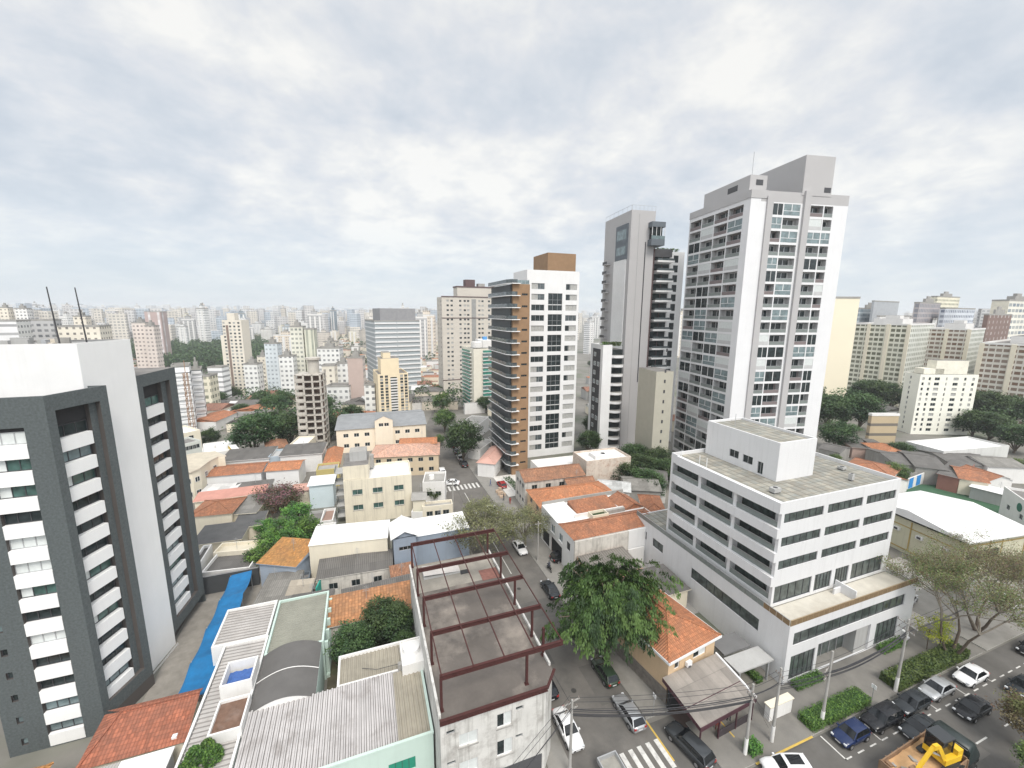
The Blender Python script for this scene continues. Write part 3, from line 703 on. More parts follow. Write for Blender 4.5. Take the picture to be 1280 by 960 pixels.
for (o, d_, s0, s1) in (((W1[0], W1[1]), sdn, .75, 4.9), (W3_, s3, 1.3, 7.0)):
    nn = (d_[1], -d_[0]); P = lambda s, z, k: (o[0]+d_[0]*s-nn[0]*k, o[1]+d_[1]*s-nn[1]*k, z)
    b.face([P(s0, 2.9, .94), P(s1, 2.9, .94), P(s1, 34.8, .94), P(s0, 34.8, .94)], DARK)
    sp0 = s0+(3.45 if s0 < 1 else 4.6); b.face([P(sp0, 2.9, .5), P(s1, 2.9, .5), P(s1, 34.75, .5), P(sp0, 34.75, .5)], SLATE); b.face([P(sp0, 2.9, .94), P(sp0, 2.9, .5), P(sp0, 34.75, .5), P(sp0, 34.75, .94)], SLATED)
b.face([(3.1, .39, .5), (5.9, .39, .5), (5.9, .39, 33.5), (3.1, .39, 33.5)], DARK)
b.build('recess', t)
parts(t, 'window', items); parts(t, 'balcony', bal)

# courtyard: dark boundary wall, blue canopy
b = MB(); b.box(-26.5, 71.0, 0, -17.6, 71.4, 3.0, M('charcoal_wall', (.06, .065, .07), .8, .1), M('wall_cap', (.2, .2, .2)))
tag(b.build('boundary_wall'), 'charcoal boundary wall closing the far end of the paved courtyard', 'wall')
BLUE = M('blue_fabric', (.006, .15, .36), .75, .2, 1.2, patch=.25, pcol=(.02, .1, .24), pscale=1.5)
t = thing('canopy', 'long bright blue fabric canopy over the edge of the courtyard', 'canopy', (-19.0, 47.0, 0))
rows = []
for i in range(41):
    v = i/40*23; k = (v/5.75) % 1; hgt = 3.1-.28*math.sin(PI*k) if k else 3.1
    uo = -1.3*v/23*.3
    row = []
    for j in range(9):
        s_ = j/8; wv = -1.75+.12*math.sin(PI*k)+(3.1)*s_
        row.append((wv+uo-.2, v, hgt-.3*math.sin(PI*s_)*math.sin(PI*k)+.25*(1-k)*s_-(.3 if j == 0 else 0)))
    rows.append(row)
b = MB(); b.grid(rows, BLUE, True); b.build('fabric', t)
for i in range(5):
    for uu in (-1.6, 1.1):
        b = MB(); b.cyl(uu-.2-.3*i/4, i*5.7+.1, 0, 3.1, .05, ALU, 8); b.build('post', t)

# ============================================================ pale ribbed-roof building with the tank boxes
RIBM = M('ribbed_metal', (.46, .44, .42), .6, .15, .4, streak=0, patch=.55, pcol=(.32, .29, .26), pscale=.5); RIBT = M('ribbed_tan', (.34, .31, .25), .75, .18, .5, patch=.5, pcol=(.24, .22, .18), pscale=.7)
RIBG = M('ribbed_grey', (.25, .25, .21), .75, .15, .5, patch=.5, pcol=(.2, .2, .17), pscale=.6)
def ribs(x0, y0, x1, y1, z0, z1, mat, pitch=.45, h=.1, along='y', dark=None):
    """trapezoidal metal sheet; ribs run along `along`; z0 at the low end, z1 at the high end"""
    b = MB(); n = int(((x1-x0) if along == 'y' else (y1-y0))/pitch); prof = []
    for i in range(n+1):
        for f, hh in ((0, 0), (.45, 0), (.6, h), (.85, h)): prof.append(((i+f)*pitch, hh))
    L_ = (x1-x0) if along == 'y' else (y1-y0); prof = [p for p in prof if p[0] <= L_]+[(L_, 0)]
    for i in range(len(prof)-1):
        (a, ha), (c, hc) = prof[i], prof[i+1]
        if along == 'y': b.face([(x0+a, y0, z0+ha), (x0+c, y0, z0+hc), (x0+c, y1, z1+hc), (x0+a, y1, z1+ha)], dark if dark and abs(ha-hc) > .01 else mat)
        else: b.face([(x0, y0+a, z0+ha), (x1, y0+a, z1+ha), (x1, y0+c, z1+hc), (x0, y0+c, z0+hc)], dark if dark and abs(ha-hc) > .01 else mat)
    return b
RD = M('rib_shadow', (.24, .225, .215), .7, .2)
def rim(b, x0, y0, x1, y1, z, h, mat, t=.22, z0=None):
    """parapet ring with walls down to the ground"""
    zz = -.3 if z0 is None else z0
    b.box(x0, y0, zz, x1, y0+t, z+h, mat); b.box(x0, y1-t, zz, x1, y1, z+h, mat); b.box(x0, y0+t, zz, x0+t, y1-t, z+h, mat); b.box(x1-t, y0+t, zz, x1, y1-t, z+h, mat)
t = thing('warehouse', 'long white walled building with pale ribbed metal roof beside the blue canopy', 'building', (-19.8, 36, 0))
b = MB(); rim(b, 1.5, 15.4, 7.3, 22, 5, .35, WHITE); rim(b, 2.8, -2, 7.4, 15.4, 5, .3, WHITE); b.build('wall', t)
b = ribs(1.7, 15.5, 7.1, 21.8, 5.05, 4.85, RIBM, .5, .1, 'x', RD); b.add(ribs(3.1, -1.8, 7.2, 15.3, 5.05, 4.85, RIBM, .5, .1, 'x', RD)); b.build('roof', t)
def tank(t, x0, y0, x1, y1, z0, z1, fill, zf, nm='tank_box'):
    b = MB(); rim(b, x0, y0, x1, y1, z1, 0, WHITE, .16, z0); b.face([(x0, y0, zf), (x1, y0, zf), (x1, y1, zf), (x0, y1, zf)], fill)
    return b.build(nm, t)
o = tank(t, 4.5, 7.6, 7.35, 10.8, 4.9, 6.6, CREAM, 5.3)
b = MB(); TAR = M('blue_tarpaulin', (.05, .13, .38), .5, .3, 3)
rows = [[(4.7+j*.27, 7.85+i*.36, 5.6+.18*noise.noise(Vector((i*.7, j*.7, 1)))) for j in range(10)] for i in range(8)]
b.grid(rows, TAR); b.build('tarpaulin', o)
o = tank(t, 4.8, 2.7, 7.5, 6.4, 4.9, 6.1, M('brown_debris', (.17, .1, .07), .95, .3, 2, patch=.4, pcol=(.3, .25, .22)), 5.8, 'open_box')
for i, (x, y, r, h) in enumerate(((-15.6, 37.6, .75, 1.2), (-14.9, 38.3, .6, .9), (-15.9, 36.5, .7, 1.1), (-14.2, 37.3, .8, 1.0), (-15.2, 35.6, .8, 1.1))):
    b = MB(); rq = random.Random(i)
    for k in range(1500):
        a = rq.uniform(0, 2*PI); c_ = rq.uniform(-.2, 1); f_ = rq.uniform(.75, 1.03); q = math.sqrt(1-c_*c_)*r*f_; leafquad(b, (q*math.cos(a), q*math.sin(a), .1+c_*h*f_), r, .2, rq.choice(FRESH))
    o = b.build('shrub', loc=(x, y, 5.15)); tag(o, 'clipped round green shrub in the roof garden by the open brown box', 'shrub', 'roof garden shrubs')
# grey ribbed annex with curved awning roof
MINT = M('mint_render', (.52, .64, .58), .85, .06, .3, streak=.3, scol=(.35, .42, .38))
t = thing('building', 'pale mint annex with grey ribbed roof and a dark vaulted roof in front', 'building', (-12.3, 40.8, 0))
b = MB(); rim(b, 0, 7.4, 6.2, 17.0, 5, .3, MINT); b.box(0, 0, -.3, 6.0, 7.4, 4.9, MINT); b.tube([(0, 3.6, 5.2)]+[(6.0*i/12, 3.6, 4.95+1.2*math.sin(PI*(i+1)/14)) for i in range(1, 13)], .05, WHITE, 5); b.box(5.98, 7.6, 0, 6.6, 16.8, .4, MINT)
for k in range(5): b.box(6.2, 8+k*2, 0, 6.6, 8.3+k*2, 4.6, MINT)
b.build('wall', t)
ribs(.22, 7.6, 5.98, 16.8, 4.9, 5.0, RIBG, .42, .1, 'x').build('roof', t)
b = MB(); DV = M('dark_vault', (.12, .115, .11), .6, .15, .5)
rows = []
for i in range(13):
    x = 6.0*i/12; rows.append([(x, -.1, 4.9+1.2*math.sin(PI*(i+1)/14)), (x, 7.5, 4.9+1.2*math.sin(PI*(i+1)/14))])
b.grid(rows, DV); b.build('vaulted_roof', t)
b = MB(); b.face([(6.0*i/12, -.05, 4.9+1.15*math.sin(PI*(i+1)/14)) for i in range(13)]+[(6, -.05, 4.2), (0, -.05, 4.2)], WHITE); b.build('gable', t)
# mint building with the wide white ribbed roof
t = thing('warehouse', 'mint green building with wide whitish ribbed metal roof and green shutters', 'building', (-12.3, 33, 0))
b = MB(); MF = [(9.2, 11.1, 1.0, 3.3), (12.6, 15.0, 2.0, 3.3)]
b.wall((0, 0), (1, 0), 16.7, -.3, 5.1, MINT, MF, .15); b.wall((16.7, 0), (0, 1), 8, -.3, 5.1, MINT); b.wall((16.7, 8), (-1, 0), 16.7, -.3, 5.1, MINT); b.wall((0, 8), (0, -1), 8, -.3, 5.1, MINT)
b.box(-.05, -.05, 5.1, 16.75, .2, 5.3, MINT); b.box(16.5, .2, 5.1, 16.75, 8, 5.3, MINT)
rim(b, 8, 8.0, 15.4, 12.2, 5.0, .3, WHITE); b.build('wall', t)
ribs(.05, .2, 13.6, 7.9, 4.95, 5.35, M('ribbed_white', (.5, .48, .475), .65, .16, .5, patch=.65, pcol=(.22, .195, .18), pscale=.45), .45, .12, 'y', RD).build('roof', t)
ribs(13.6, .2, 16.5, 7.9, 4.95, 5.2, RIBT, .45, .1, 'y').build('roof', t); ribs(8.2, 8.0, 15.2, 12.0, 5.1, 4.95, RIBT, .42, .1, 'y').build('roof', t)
SHG = M('green_shutter', (.02, .26, .17), .6, .15)
for h in MF:
    b = MB(); b.box(0, .02, 0, h[1]-h[0], .1, h[3]-h[2], SHG)
    for k in range(1, 4): b.box((h[1]-h[0])*k/4-.02, 0, .05, (h[1]-h[0])*k/4+.02, .03, h[3]-h[2]-.05, DARKF)
    b.build('shutter', t, (h[0], .06, h[2]))
b = MB(); rim(b, 14.6, 7.2, 17.0, 10.9, 6.4, 0, WHITE, .16, 4.9); b.face([(14.6, 7.2, 6.2), (17, 7.2, 6.2), (17, 10.9, 6.2), (14.6, 10.9, 6.2)], WHITE); o = b.build('tank_box', t)
b = MB(); b.cyl(15.8, 9.4, 6.2, 6.65, .95, WHITE2, 24, .9); b.cyl(15.8, 9.4, 6.65, 6.75, .9, WHITE2, 24, .2); b.build('water_tank', o)
b = MB(); b.box(14.2, 7.9, 5.3, 14.6, 8.4, 6.0, CONC); b.tube([(10.5, 9.5, 5.4), (12, 8.6, 5.6), (14.3, 8.1, 6)], .03, DARKF, 5); b.build('pipe_box', t)

# bottom-left houses
t = thing('house', 'low house with red-brown clay tile roof at the foot of the slate tower', 'house', (-26.0, 41.6, 0), rad(-1)); b = MB()
b.box(.3, .3, -.3, 7.9, 4.6, 3.4, CREAM); b.build('wall', t); b = MB()
slope(b, [(0, 0, 3.5), (8.3, 0, 3.5), (8.2, 4.3, 4.7), (1.6, 4.3, 4.7)], REDT, (1, 0)); slope(b, [(0, 4.9, 4.3), (0, 0, 3.5), (1.6, 4.3, 4.7)], REDT, (0, -1)); slope(b, [(8.2, 5.2, 4.4), (0, 5.2, 4.4), (1.6, 4.3, 4.7), (8.2, 4.3, 4.7)], REDT, (-1, 0))
b.bar((0, 0, 3.54), (1.6, 4.3, 4.74), .22, REDT, .12); b.bar((1.6, 4.3, 4.74), (8.2, 4.3, 4.74), .24, REDT, .12); b.build('roof', t)
b = MB(); b.box(7.0, .5, 3.6, 7.4, .9, 3.85, WHITE2); b.build('skylight', t)
t = thing('building', 'low annex with smooth white roof in front of the red-brown tiled roof', 'building', (-24.2, 36, 0)); b = MB()
b.box(0, 0, -.3, 5.6, 5.0, 3.6, GREYW, GREYW); b.build('wall', t); b = MB(); b.box(1.8, -.1, 3.6, 5.8, 5.1, 3.75, WROOF); b.build('roof', t); ribs(-3.0, -1, 1.8, 5.1, 3.55, 3.7, M('ribbed_mid', (.38, .37, .35), .7, .15), .25, .06, 'y').build('sheet_roof', t)
house('low house whose orange tiled hip roof pokes into the bottom left corner', (-36.4, 37.6, 0), rad(-3), 7.6, 5.6, 3.6, 'hip', 1.3, CREAM, TILE('amber_tiles', (.52, .24, .08), .28, .4, .3), wins=False)
# ============================================================ garden, clay roof, sheds behind the annex
for i, (x, y, h, w) in enumerate(((-2.8, 49.2, 5.4, 1.0), (.6, 51.8, 6.0, 1.0), (2.4, 51.2, 5.6, .95), (-2.2, 46.8, 3.6, 1.0), (3.2, 48.2, 3.8, .9))):
    tree('dark', x, y, 0, h*1.05, ['dark leafy bush nearest the mint annex wall', 'broad dark bush below the long clay tile roof', 'bushy tree beside the stained white wall of the steel frame building', 'low bush in the near corner of the walled garden', 'small bush by the white lidded water tank'][i], w*1.15, 'bushes in the walled garden', i)
sheet('garden', [rc(-6, 44.8, 4.4, 56)], .02, M('garden_soil', (.1, .09, .06), .95, .3, 1, patch=.6, pcol=(.05, .09, .03)))
t = thing('wall', 'low garden wall with mossy concrete top behind the tan ribbed roof', 'wall', (-3, 46.0, 0)); MB.build
b = MB(); b.box(0, 0, 0, 7.4, .35, 1.5, CONC); b.build('masonry', t)
house('long low house with weathered orange clay roof above the garden bushes', *hq(3.6, (408, 783), (521, 758), (407, 756))[:4], 3.6, 'sf', 1.0, OLD, TILE('pan_tiles', (.5, .23, .1), .42, .5, .45), wins=False)
house('narrow shed strip with charcoal sheet roof above the long clay roof', *hq(3.3, (430, 748), (519, 727), (428, 741))[:4], 3.3, 'sf', .4, OLD, FIBRED, wins=False, cat='shed', name='shed')
house('stained white lean-to house with dark corrugated roof under the cream warehouse', *hq(3.6, (396, 724), (490, 709), (399, 706))[:4], 3.6, 'sf', .9, OLD, FIBRED, nf=3, ns=0, ov=.15)
house('patchwork shed with dark corrugated roof beside the blue canopy', *hq(3.0, (318, 757), (360, 752), (335, 722))[:4], 3.0, 'sf', .5, CONC, FIBRE, wins=False, cat='shed', name='shed')
house('shed with brownish corrugated roof below the little teal wall', *hq(3.2, (352, 772), (403, 768), (356, 746))[:4], 3.2, 'sl', .6, CONC, FIBRED, wins=False, cat='shed', name='shed')
house('small shed with pale beige sheet roof next to the teal wall', *hq(3.1, (360, 743), (386, 740), (372, 730))[:4], 3.1, 'sf', .5, CONC, CORR('beige_sheet', (.42, .37, .3)), wins=False, cat='shed', name='shed')
o_, r_, w_, d_ = hq(2.6, (372, 744), (396, 742), (385, 731)); b = MB(); b.box(0, 0, 0, w_, .2, 2.6, M('teal_wall', (.02, .3, .24), .8, .1)); b.box(w_-.2, .2, 0, w_, d_, 3.4, MATS['teal_wall'])
tag(b.build('wall', None, o_, r_), 'bright teal painted yard wall between the corrugated sheds', 'wall')
house('small house with rough orange tile roof and grey blue walls by the trees', *hq(4.6, (324, 703), (369, 707), (337, 677))[:4], 4.6, 'sf', .9, M('grey_blue_wall', (.36, .42, .5), .85, .06, .4, streak=.2), TILE('rough_tiles', (.55, .26, .08), .24, .38, .4), wins=False)
house('charcoal flat shed between the orange roofed house and the cream warehouse', *hq(3.0, (360, 727), (387, 722), (361, 718))[:4], 3.0, 'flat', 0, M('dark_blue_grey', (.1, .12, .14)), ROOFG, wins=False, cat='shed', name='shed', clutter=False)
# cream warehouse, blue gable tower and blue-grey building
o_, r_, w_, d_ = hq(6.8, (386, 682), (484, 672), (391, 662))
house('cream rendered warehouse with plain white roof beside the blue gabled tower', o_, r_, w_, d_, 6.8, 'sf', .5, CREAM, WROOF, wins=False, cat='warehouse', name='warehouse', ov=.1)
BLG = M('blue_grey_render', (.27, .32, .39), .85, .06, .4, streak=.2)
t = thing('building', 'slim blue grey tower with white gabled roof between the warehouses', 'building', (3.2, 64.6, 0)); b = MB()
b.wall((0, 0), (1, 0), 3.6, -.3, 7.6, BLG, [(.8, 2.9, 5.2, 5.9), (.4, 2.7, 1.6, 2.1)], .2); b.wall((3.6, 0), (0, 1), 5, -.3, 7.6, BLG); b.wall((0, 5), (0, -1), 5, -.3, 7.6, BLG); b.build('wall', t); roof('gy', 3.6, 5, 7.6, 1.1, WROOF, .45, edge=BLG).build('roof', t)
for (x, z, w, h) in ((.8, 5.2, 2.1, .7), (.4, 1.6, 2.3, .5)): a, me = proto(('bt', w), lambda: win_mb(w, h, .2, ALU, GL, 3)); put('window', me, t, (x, 0, z))
t = house('blue grey walled building with flat white roof behind the steel frame', (6.9, 65.8, 0), rad(0), 9.2, 5.5, 6.6, 'sf', .4, BLG, WROOF, wins=False, ov=.08, name='warehouse', cat='warehouse')
t = house('brick patched shed with broken white and red tile roof by the steel frame', *hq(3.2, (493, 733), (519, 727), (492, 712))[:4], 3.2, 'sf', .6, OLD, BROWNT, wins=False, cat='shed', name='shed')

# ============================================================ roof with the red steel frame
t = thing('building', 'stained white three storey building with concrete roof slab', 'building', (4.6, 30, 0))
STW = M('stained_white_wall', (.62, .61, .58), .9, .15, .5, streak=.75, scol=(.17, .16, .14), patch=.7, pcol=(.28, .26, .24), pscale=.6)
b = MB(); PW = 9.9; d2 = Vector((1.4, 1.6)).normalized()
defs = [(5.1, 6.8, 1.4, 1.5), (1.6, 6.2, 1.7, 1.35), (6.9, 8.0, .75, .45), (.5, 7.9, .75, .45), (5.1, 3.7, 1.5, 1.7), (1.6, 3.2, 1.7, 1.4), (6.9, 5.0, .7, .4), (.5, 4.7, .8, .4), (1.6, .6, 1.6, 1.3)]
b.wall((0, 0), (1, 0), PW, -.3, 9.25, STW, [(x, x+w, z, z+h) for x, z, w, h in defs], .2)
b.wall((PW, 0), tuple(d2), math.hypot(1.4, 1.6), -.3, 9.25, STW); b.wall((11.3, 1.6), (0, 1), 21.4, -.3, 9.25, STW); b.wall((11.3, 23), (-1, 0), 11.3, -.3, 9.25, STW); b.wall((0, 23), (0, -1), 23, -.3, 9.9, STW)
b.box(5.6, -.06, -.3, 9.6, -.003, 2.3, M('dark_grey_paint', (.08, .08, .085))); b.build('wall', t)
for x, z, w, h in defs:
    pn = CURT2 if w == 1.7 else GL
    a, me = proto(('sw', w, h), lambda: win_mb(w, h, .2, WF if w > 1 else ALU, pn, 2 if w > 1 else 1, sill=CONC if w > 1 else None, curtain=((.5, 1, 0, 1), CURT2) if w in (1.4, 1.5) else None)); put('window', me, t, (x, 0, z))
SLAB = M('roof_slab', (.125, .11, .098), .95, .25, .35, patch=.7, pcol=(.32, .28, .24), pscale=.16, bump=.3)
b = MB(); b.prism([(0, 0), (9.9, 0), (11.3, 1.6), (11.3, 23), (0, 23)], 9.25, 9.62, STW, SLAB)
b.box(-.1, .2, 9.62, .12, 22.9, 10.0, STW); b.box(11.1, 2.0, 9.62, 11.3, 22.9, 9.95, STW)
b.face([(.3, 17, 9.626), (11, 17, 9.626), (11, 22.8, 9.626), (.3, 22.8, 9.626)], M('pale_screed', (.27, .25, .215), .95, .3, .4, patch=.7, pcol=(.2, .18, .16), pscale=.5))
b.build('roof_slab', t)
b = ribs(1.4, 19.4, 6.2, 21.6, 10.2, 9.9, RIBM, .3, .06, 'x'); b.box(1.4, 19.4, 9.63, 6.2, 21.5, 9.85, GREYW); b.box(6.2, 19.0, 9.63, 7.4, 19.8, 9.7, DARK); b.box(8.6, 16.8, 9.63, 11, 19, 9.66, M('brick_patch', (.22, .1, .08), .95, .3, 2)); b.build('sheet_cover', t)
t = thing('steel_frame', 'dark red steel roof frame of beams and posts above the concrete slab', 'steel frame', (4.6, 30, 9.62))
FZ = 3.35
def ibeam(a, c, h=.34, w=.2):
    b = MB(); a = Vector(a); c = Vector(c); up = Vector((0, 0, h/2)); b.bar(a+up, c+up, w, STEEL, .04); b.bar(a-up, c-up, w, STEEL, .04); b.bar(a, c, .05, STEEL, h-.04); return b
YS = (.9, 6.1, 11.4, 16.7, 22.7)
for y in YS: ibeam((.2, y, FZ), (12.0, y, FZ), .42, .24).build('beam', t)
for i, x in enumerate((.35, 3.2, 6.1, 9.0, 11.85)):
    b = MB(); b.bar((x, YS[0]-.05, FZ+.25), (x, YS[-1], FZ+.25), .1, STEEL, .1); b.build('purlin', t)
for (x, y) in [(.3, y) for y in YS]+[(11.0, y) for y in YS[1:]]+[(11.1, 3.4), (8.3, .9)]:
    b = MB(); b.bar((x, y, 0), (x, y, FZ-.2), .22, STEEL, .22); b.box(x-.2, y-.2, .003, x+.2, y+.2, .03, STEEL); b.build('post', t)
ibeam((-.05, -.15, -.05), (10.0, -.15, -.05), .42, .26).build('edge_beam', t)
b = MB(); b.bar((9.95, -.15, -.05), (11.5, 1.55, -.05), .26, STEEL, .1); b.build('edge_beam', t)

# ============================================================ white office building
OF = M('office_white', (.68, .68, .685), .75, .045, .25, streak=.3, scol=(.42, .415, .4)); OGL = glass('office_glass', (.07, .085, .08), .1, .5, .4)
RAILG = M('smoked_rail', (.2, .225, .215), .3, .1, 1); BRZ = M('bronze_rail', (.22, .15, .08), .6, .2, 2)
ROOFS = TILE('roof_slabs', (.36, .33, .27), 1.15, 1.15, .45, (.2, .18, .15))
t = thing('office_building', 'white five storey office building with ribbon windows and roof box on a podium', 'office building', (45.3, 29, 0))
X1, Y0, Y1, YB = 23.2, 3.1, 22.0, 28.8; XU = .7
def owin(w, h, n):
    return lambda: win_mb(w, h, .2, DARKF, OGL, n)
def ogl(w, h, n): return (('og', w, h), owin(w, h, n), w, h)
up = MB(); ops = {'front': [], 'left': [], 'right': [], 'back': []}
for z in (12.95, 16.05, 19.15):
    for s, w in ((.5, 6.9), (8.2, 6.7), (15.7, 6.1)): ops['front'].append((s, z, *ogl(w, 1.25, 6)))
for s, w in ((.4, 6.6), (7.6, 3.2), (11.5, 2.7), (14.8, 6.6)): ops['front'].append((s, 8.35, *ogl(w, 2.4, 5)))
items = shell(up, XU, Y0, X1, Y1, 8.0, 21.9, OF, {'front': ops['front'], 'right': [(1+k*4.6, z, *ogl(3.6, 1.25, 3)) for z in (12.95, 16.05, 19.15) for k in range(4)]}, ROOFS, .25, .55, items=[], sides='frb')
# left side: open galleries behind white parapet bands
gal = []; segs = ((.4, 5.9), (6.4, 12.1), (12.6, 18.5)); zs_ = (8.2, 11.4, 14.55, 17.7+.0)
bays = []
for i, z in enumerate((8.9, 12.2, 15.35, 18.5)):
    for (a, c) in segs: bays.append((a, c, z, z+1.9))
up.wall((XU, Y1), (0, -1), Y1-Y0, 8.0, 21.9, OF, bays, 1.15)
up.build('wall', t)
def gal_mb(w, h):
    def f():
        b = MB(); b.face([(0, 1.12, 0), (w, 1.12, 0), (w, 1.12, h), (0, 1.12, h)], OGL)
        n = max(2, int(w/1.3))
        for k in range(n+1): b.box(w*k/n-.03 if k else 0, 1.04, 0, w*k/n+.03 if k < n else w, 1.1, h, DARKF)
        b.box(.02, .06, 0, w-.02, .09, .75, RAILG); b.box(0, .04, .75, w, .11, .8, ALU); b.box(w-1.0, .9, .003, w-.02, 1.0, h-.02, OF); return b
    return f
for (a, c, z, e) in bays:
    k_, me = proto(('gal', round(c-a, 1)), gal_mb(c-a, e-z)); put('gallery', me, t, (XU, Y1-a, z), -PI/2)
parts(t, 'window', items)
b = MB()
for z in (10.9, 14.15, 17.3, 20.5): b.box(XU-.4, Y0-.003, z, XU-.003, Y1-1.5, z+1.25 if z < 20 else 21.9, OF)
b.build('parapet_band', t)
pod = MB(); po = {'front': [(.9, 5.15, *ogl(21.2, 1.7, 15)), (.9, .4, *ogl(4.2, 3.3, 5)), (16.8, .4, *ogl(4.6, 3.3, 5))], 'left': [(.7, 4.6, *ogl(2.3, 1.5, 2)), (4.6, 4.5, *ogl(2.6, 1.5, 2)), (13.5, 4.3, *ogl(11.5, 1.7, 8))]}
items = shell(pod, 0, 0, X1+1.2, YB, -.3, 8.0, OF, {'front': [p for p in po['front']], 'left': po['left']}, ROOFS, .25, .12, items=[], sides='rb')
for (o, d_, W, hs) in (((0, 0), (1, 0), X1+1.2, [(p[0], p[0]+p[4], p[1], p[1]+p[5]) for p in po['front']]+[(5.6, 15.6, .14, 4.0)]), ((0, YB), (0, -1), YB, [(p[0], p[0]+p[4], p[1], p[1]+p[5]) for p in po['left']])):
    pod.wall(o, d_, W, -.3, 8.0, OF, hs, .25)
for p in po['front']: a, me = proto(p[2], p[3]); items.append((a, me, (p[0], 0, p[1]), 0))
for p in po['left']: a, me = proto(p[2], p[3]); items.append((a, me, (0, YB-p[0], p[1]), -PI/2))
pod.face([(.2, .2, 7.89), (X1, .2, 7.89), (X1, Y0, 7.89), (.2, Y0, 7.89)], M('terrace_paving', (.58, .55, .48), .85, .1, 1, patch=.4, pcol=(.4, .36, .3)))
pod.face([(5.6, .24, .14), (15.6, .24, .14), (15.6, 2.6, .14), (5.6, 2.6, .14)], PAVE); pod.box(5.6, 1.5, .15, 13.2, 1.6, 4.0, OGL); pod.box(13.2, .26, .15, 15.6, 2.4, 3.99, GREYW)
for k in range(6): pod.box(5.8+k*1.45, 1.4, .15, 5.88+k*1.45, 1.5, 3.9, ALU)
pod.build('podium', t); parts(t, 'window', items)
b = MB(); n = 26
for k in range(n): x = .1+(X1+1)*k/n; b.box(x+.03, -.02, 8.0, x+(X1+1)/n-.03, .05, 8.7, BRZ); b.box(x-.02, -.03, 8.0, x+.02, .06, 8.78, M('rail_post', (.35, .27, .17), .6))
b.box(0, -.03, 8.72, X1+1.1, .06, 8.78, MATS['rail_post'])
for k in range(34): y = .1+YB*k/34; b.box(-.02, y+.03, 8.0, .04, y+YB/34-.03, 8.7, RAILG if k > 3 else BRZ)
b.box(-.03, .06, 8.72, .06, YB, 8.78, ALU); b.build('terrace_railing', t)
b = MB(); b.box(12.3, .5, 7.9, 12.5, 3.0, 9.2, OF); b.box(11.0, 2.2, 7.9, 12.3, 2.4, 8.7, OF); b.build('terrace_screen', t)
b = MB(); pw = [(1.0, 2.0, 23.0, 24.1), (3.0, 4.1, 23.0, 24.1), (4.5, 5.2, 22.6, 24.0)]
# roof box
RX0, RY0, RX1, RY1 = 7.0, 8.9, 14.2, 21.4
b.wall((RX0, RY0), (1, 0), RX1-RX0, 21.2, 26.8, OF); b.wall((RX1, RY0), (0, 1), RY1-RY0, 21.2, 26.8, OF); b.wall((RX1, RY1), (-1, 0), RX1-RX0, 21.2, 26.8, OF)
b.wall((RX0, RY1), (0, -1), RY1-RY0, 21.2, 26.8, OF, [(4.6, 6.3, 22.4, 23.6), (7.0, 8.7, 22.3, 23.5), (9.5, 10.4, 21.5, 23.3)], .2)
rim(b, RX0+.01, RY0+.01, RX1-.01, RY1-.01, 26.8, .03, OF, .25, 26.3); b.face([(RX0+.1, RY0+.1, 26.5), (RX1-.1, RY0+.1, 26.5), (RX1-.1, RY1-.1, 26.5), (RX0+.1, RY1-.1, 26.5)], ROOFS)
pb = b.build('roof_box', t)
for (s, w, z, h) in ((4.6, 1.7, 22.4, 1.2), (7.0, 1.7, 22.3, 1.2), (9.5, .9, 21.5, 1.8)):
    a, me = proto(('rb', w), lambda: win_mb(w, h, .2, ALU, GL, 2)); put('window', me, pb, (RX0, RY1-s, z), -PI/2)
for (x, y, w_, d_, h_) in ((3.0, 6.0, 1.2, .8, .7), (16.5, 17.5, 1.4, .9, .9), (18.6, 17.5, 1.4, .9, .9), (20, 8.5, .8, .8, .5), (17, 5.5, .5, .5, 1.0)):
    b = MB(); b.box(0, 0, .15, w_, d_, h_, GREYW); b.box(.05, .05, 0, .15, d_-.05, .15, DARKF); b.box(w_-.15, .05, 0, w_-.05, d_-.05, .15, DARKF); b.cyl(w_/2, d_/2, h_, h_+.03, min(w_, d_)*.36, DARKF, 12); b.build('roof_unit', t, (x, y, 21.36))
b = MB()
for (x, y) in ((1.2, 20.4), (2.0, 17.5), (2.1, 16.2)): b.tube([(x, y, 21.3), (x, y, 22.8)], .06, WF, 6)
b.tube([(9, 18, 26.5), (9, 18, 28.6)], .04, ALU, 5); b.build('vent_pipe', t)
# hedges
def hedge(label, x0, y0, x1, y1, z0, h, pal=FRESH, n=None, leaf=.16):
    t = thing('hedge', label, 'hedge', ((x0+x1)/2, (y0+y1)/2, z0)); b = MB(); w, d = x1-x0, y1-y0; rq = random.Random(int(x0*10)); n = n or int(w*d*160+ (w+d)*h*160)
    core = MB(); core.box(-w/2+.15, -d/2+.15, 0, w/2-.15, d/2-.15, h-.15, pal[2]); core.build('core', t)
    for _ in range(n):
        f = rq.random()
        if f < .5: p = (rq.uniform(-w/2, w/2), rq.uniform(-d/2, d/2), h+rq.uniform(-.12, .06)+.08*noise.noise(Vector((x0+_*.0, 0, 0))))
        else: p = (rq.uniform(-w/2, w/2), -d/2+rq.uniform(-.08, .1), rq.uniform(0, h)) if rq.random() < .6 else (rq.choice((-1, 1))*(w/2+rq.uniform(-.1, .08)), rq.uniform(-d/2, d/2), rq.uniform(0, h))
        leafquad(b, p, 1, leaf, pal[0] if rq.random() < .5 else pal[1 if rq.random() < .7 else 2])
    b.build('foliage', t); return t
hedge('thick clipped hedge on the plaza kerb beside the blue hatchback', 43.0, 23.7, 52.3, 25.5, .13, 1.0, FRESH)
hedge('low hedge strip at the left corner of the office building', 46.2, 27.7, 50.6, 28.7, .13, .8)
hedge('low hedge strip at the right end of the office frontage', 62.2, 27.7, 66.8, 28.7, .13, .8)
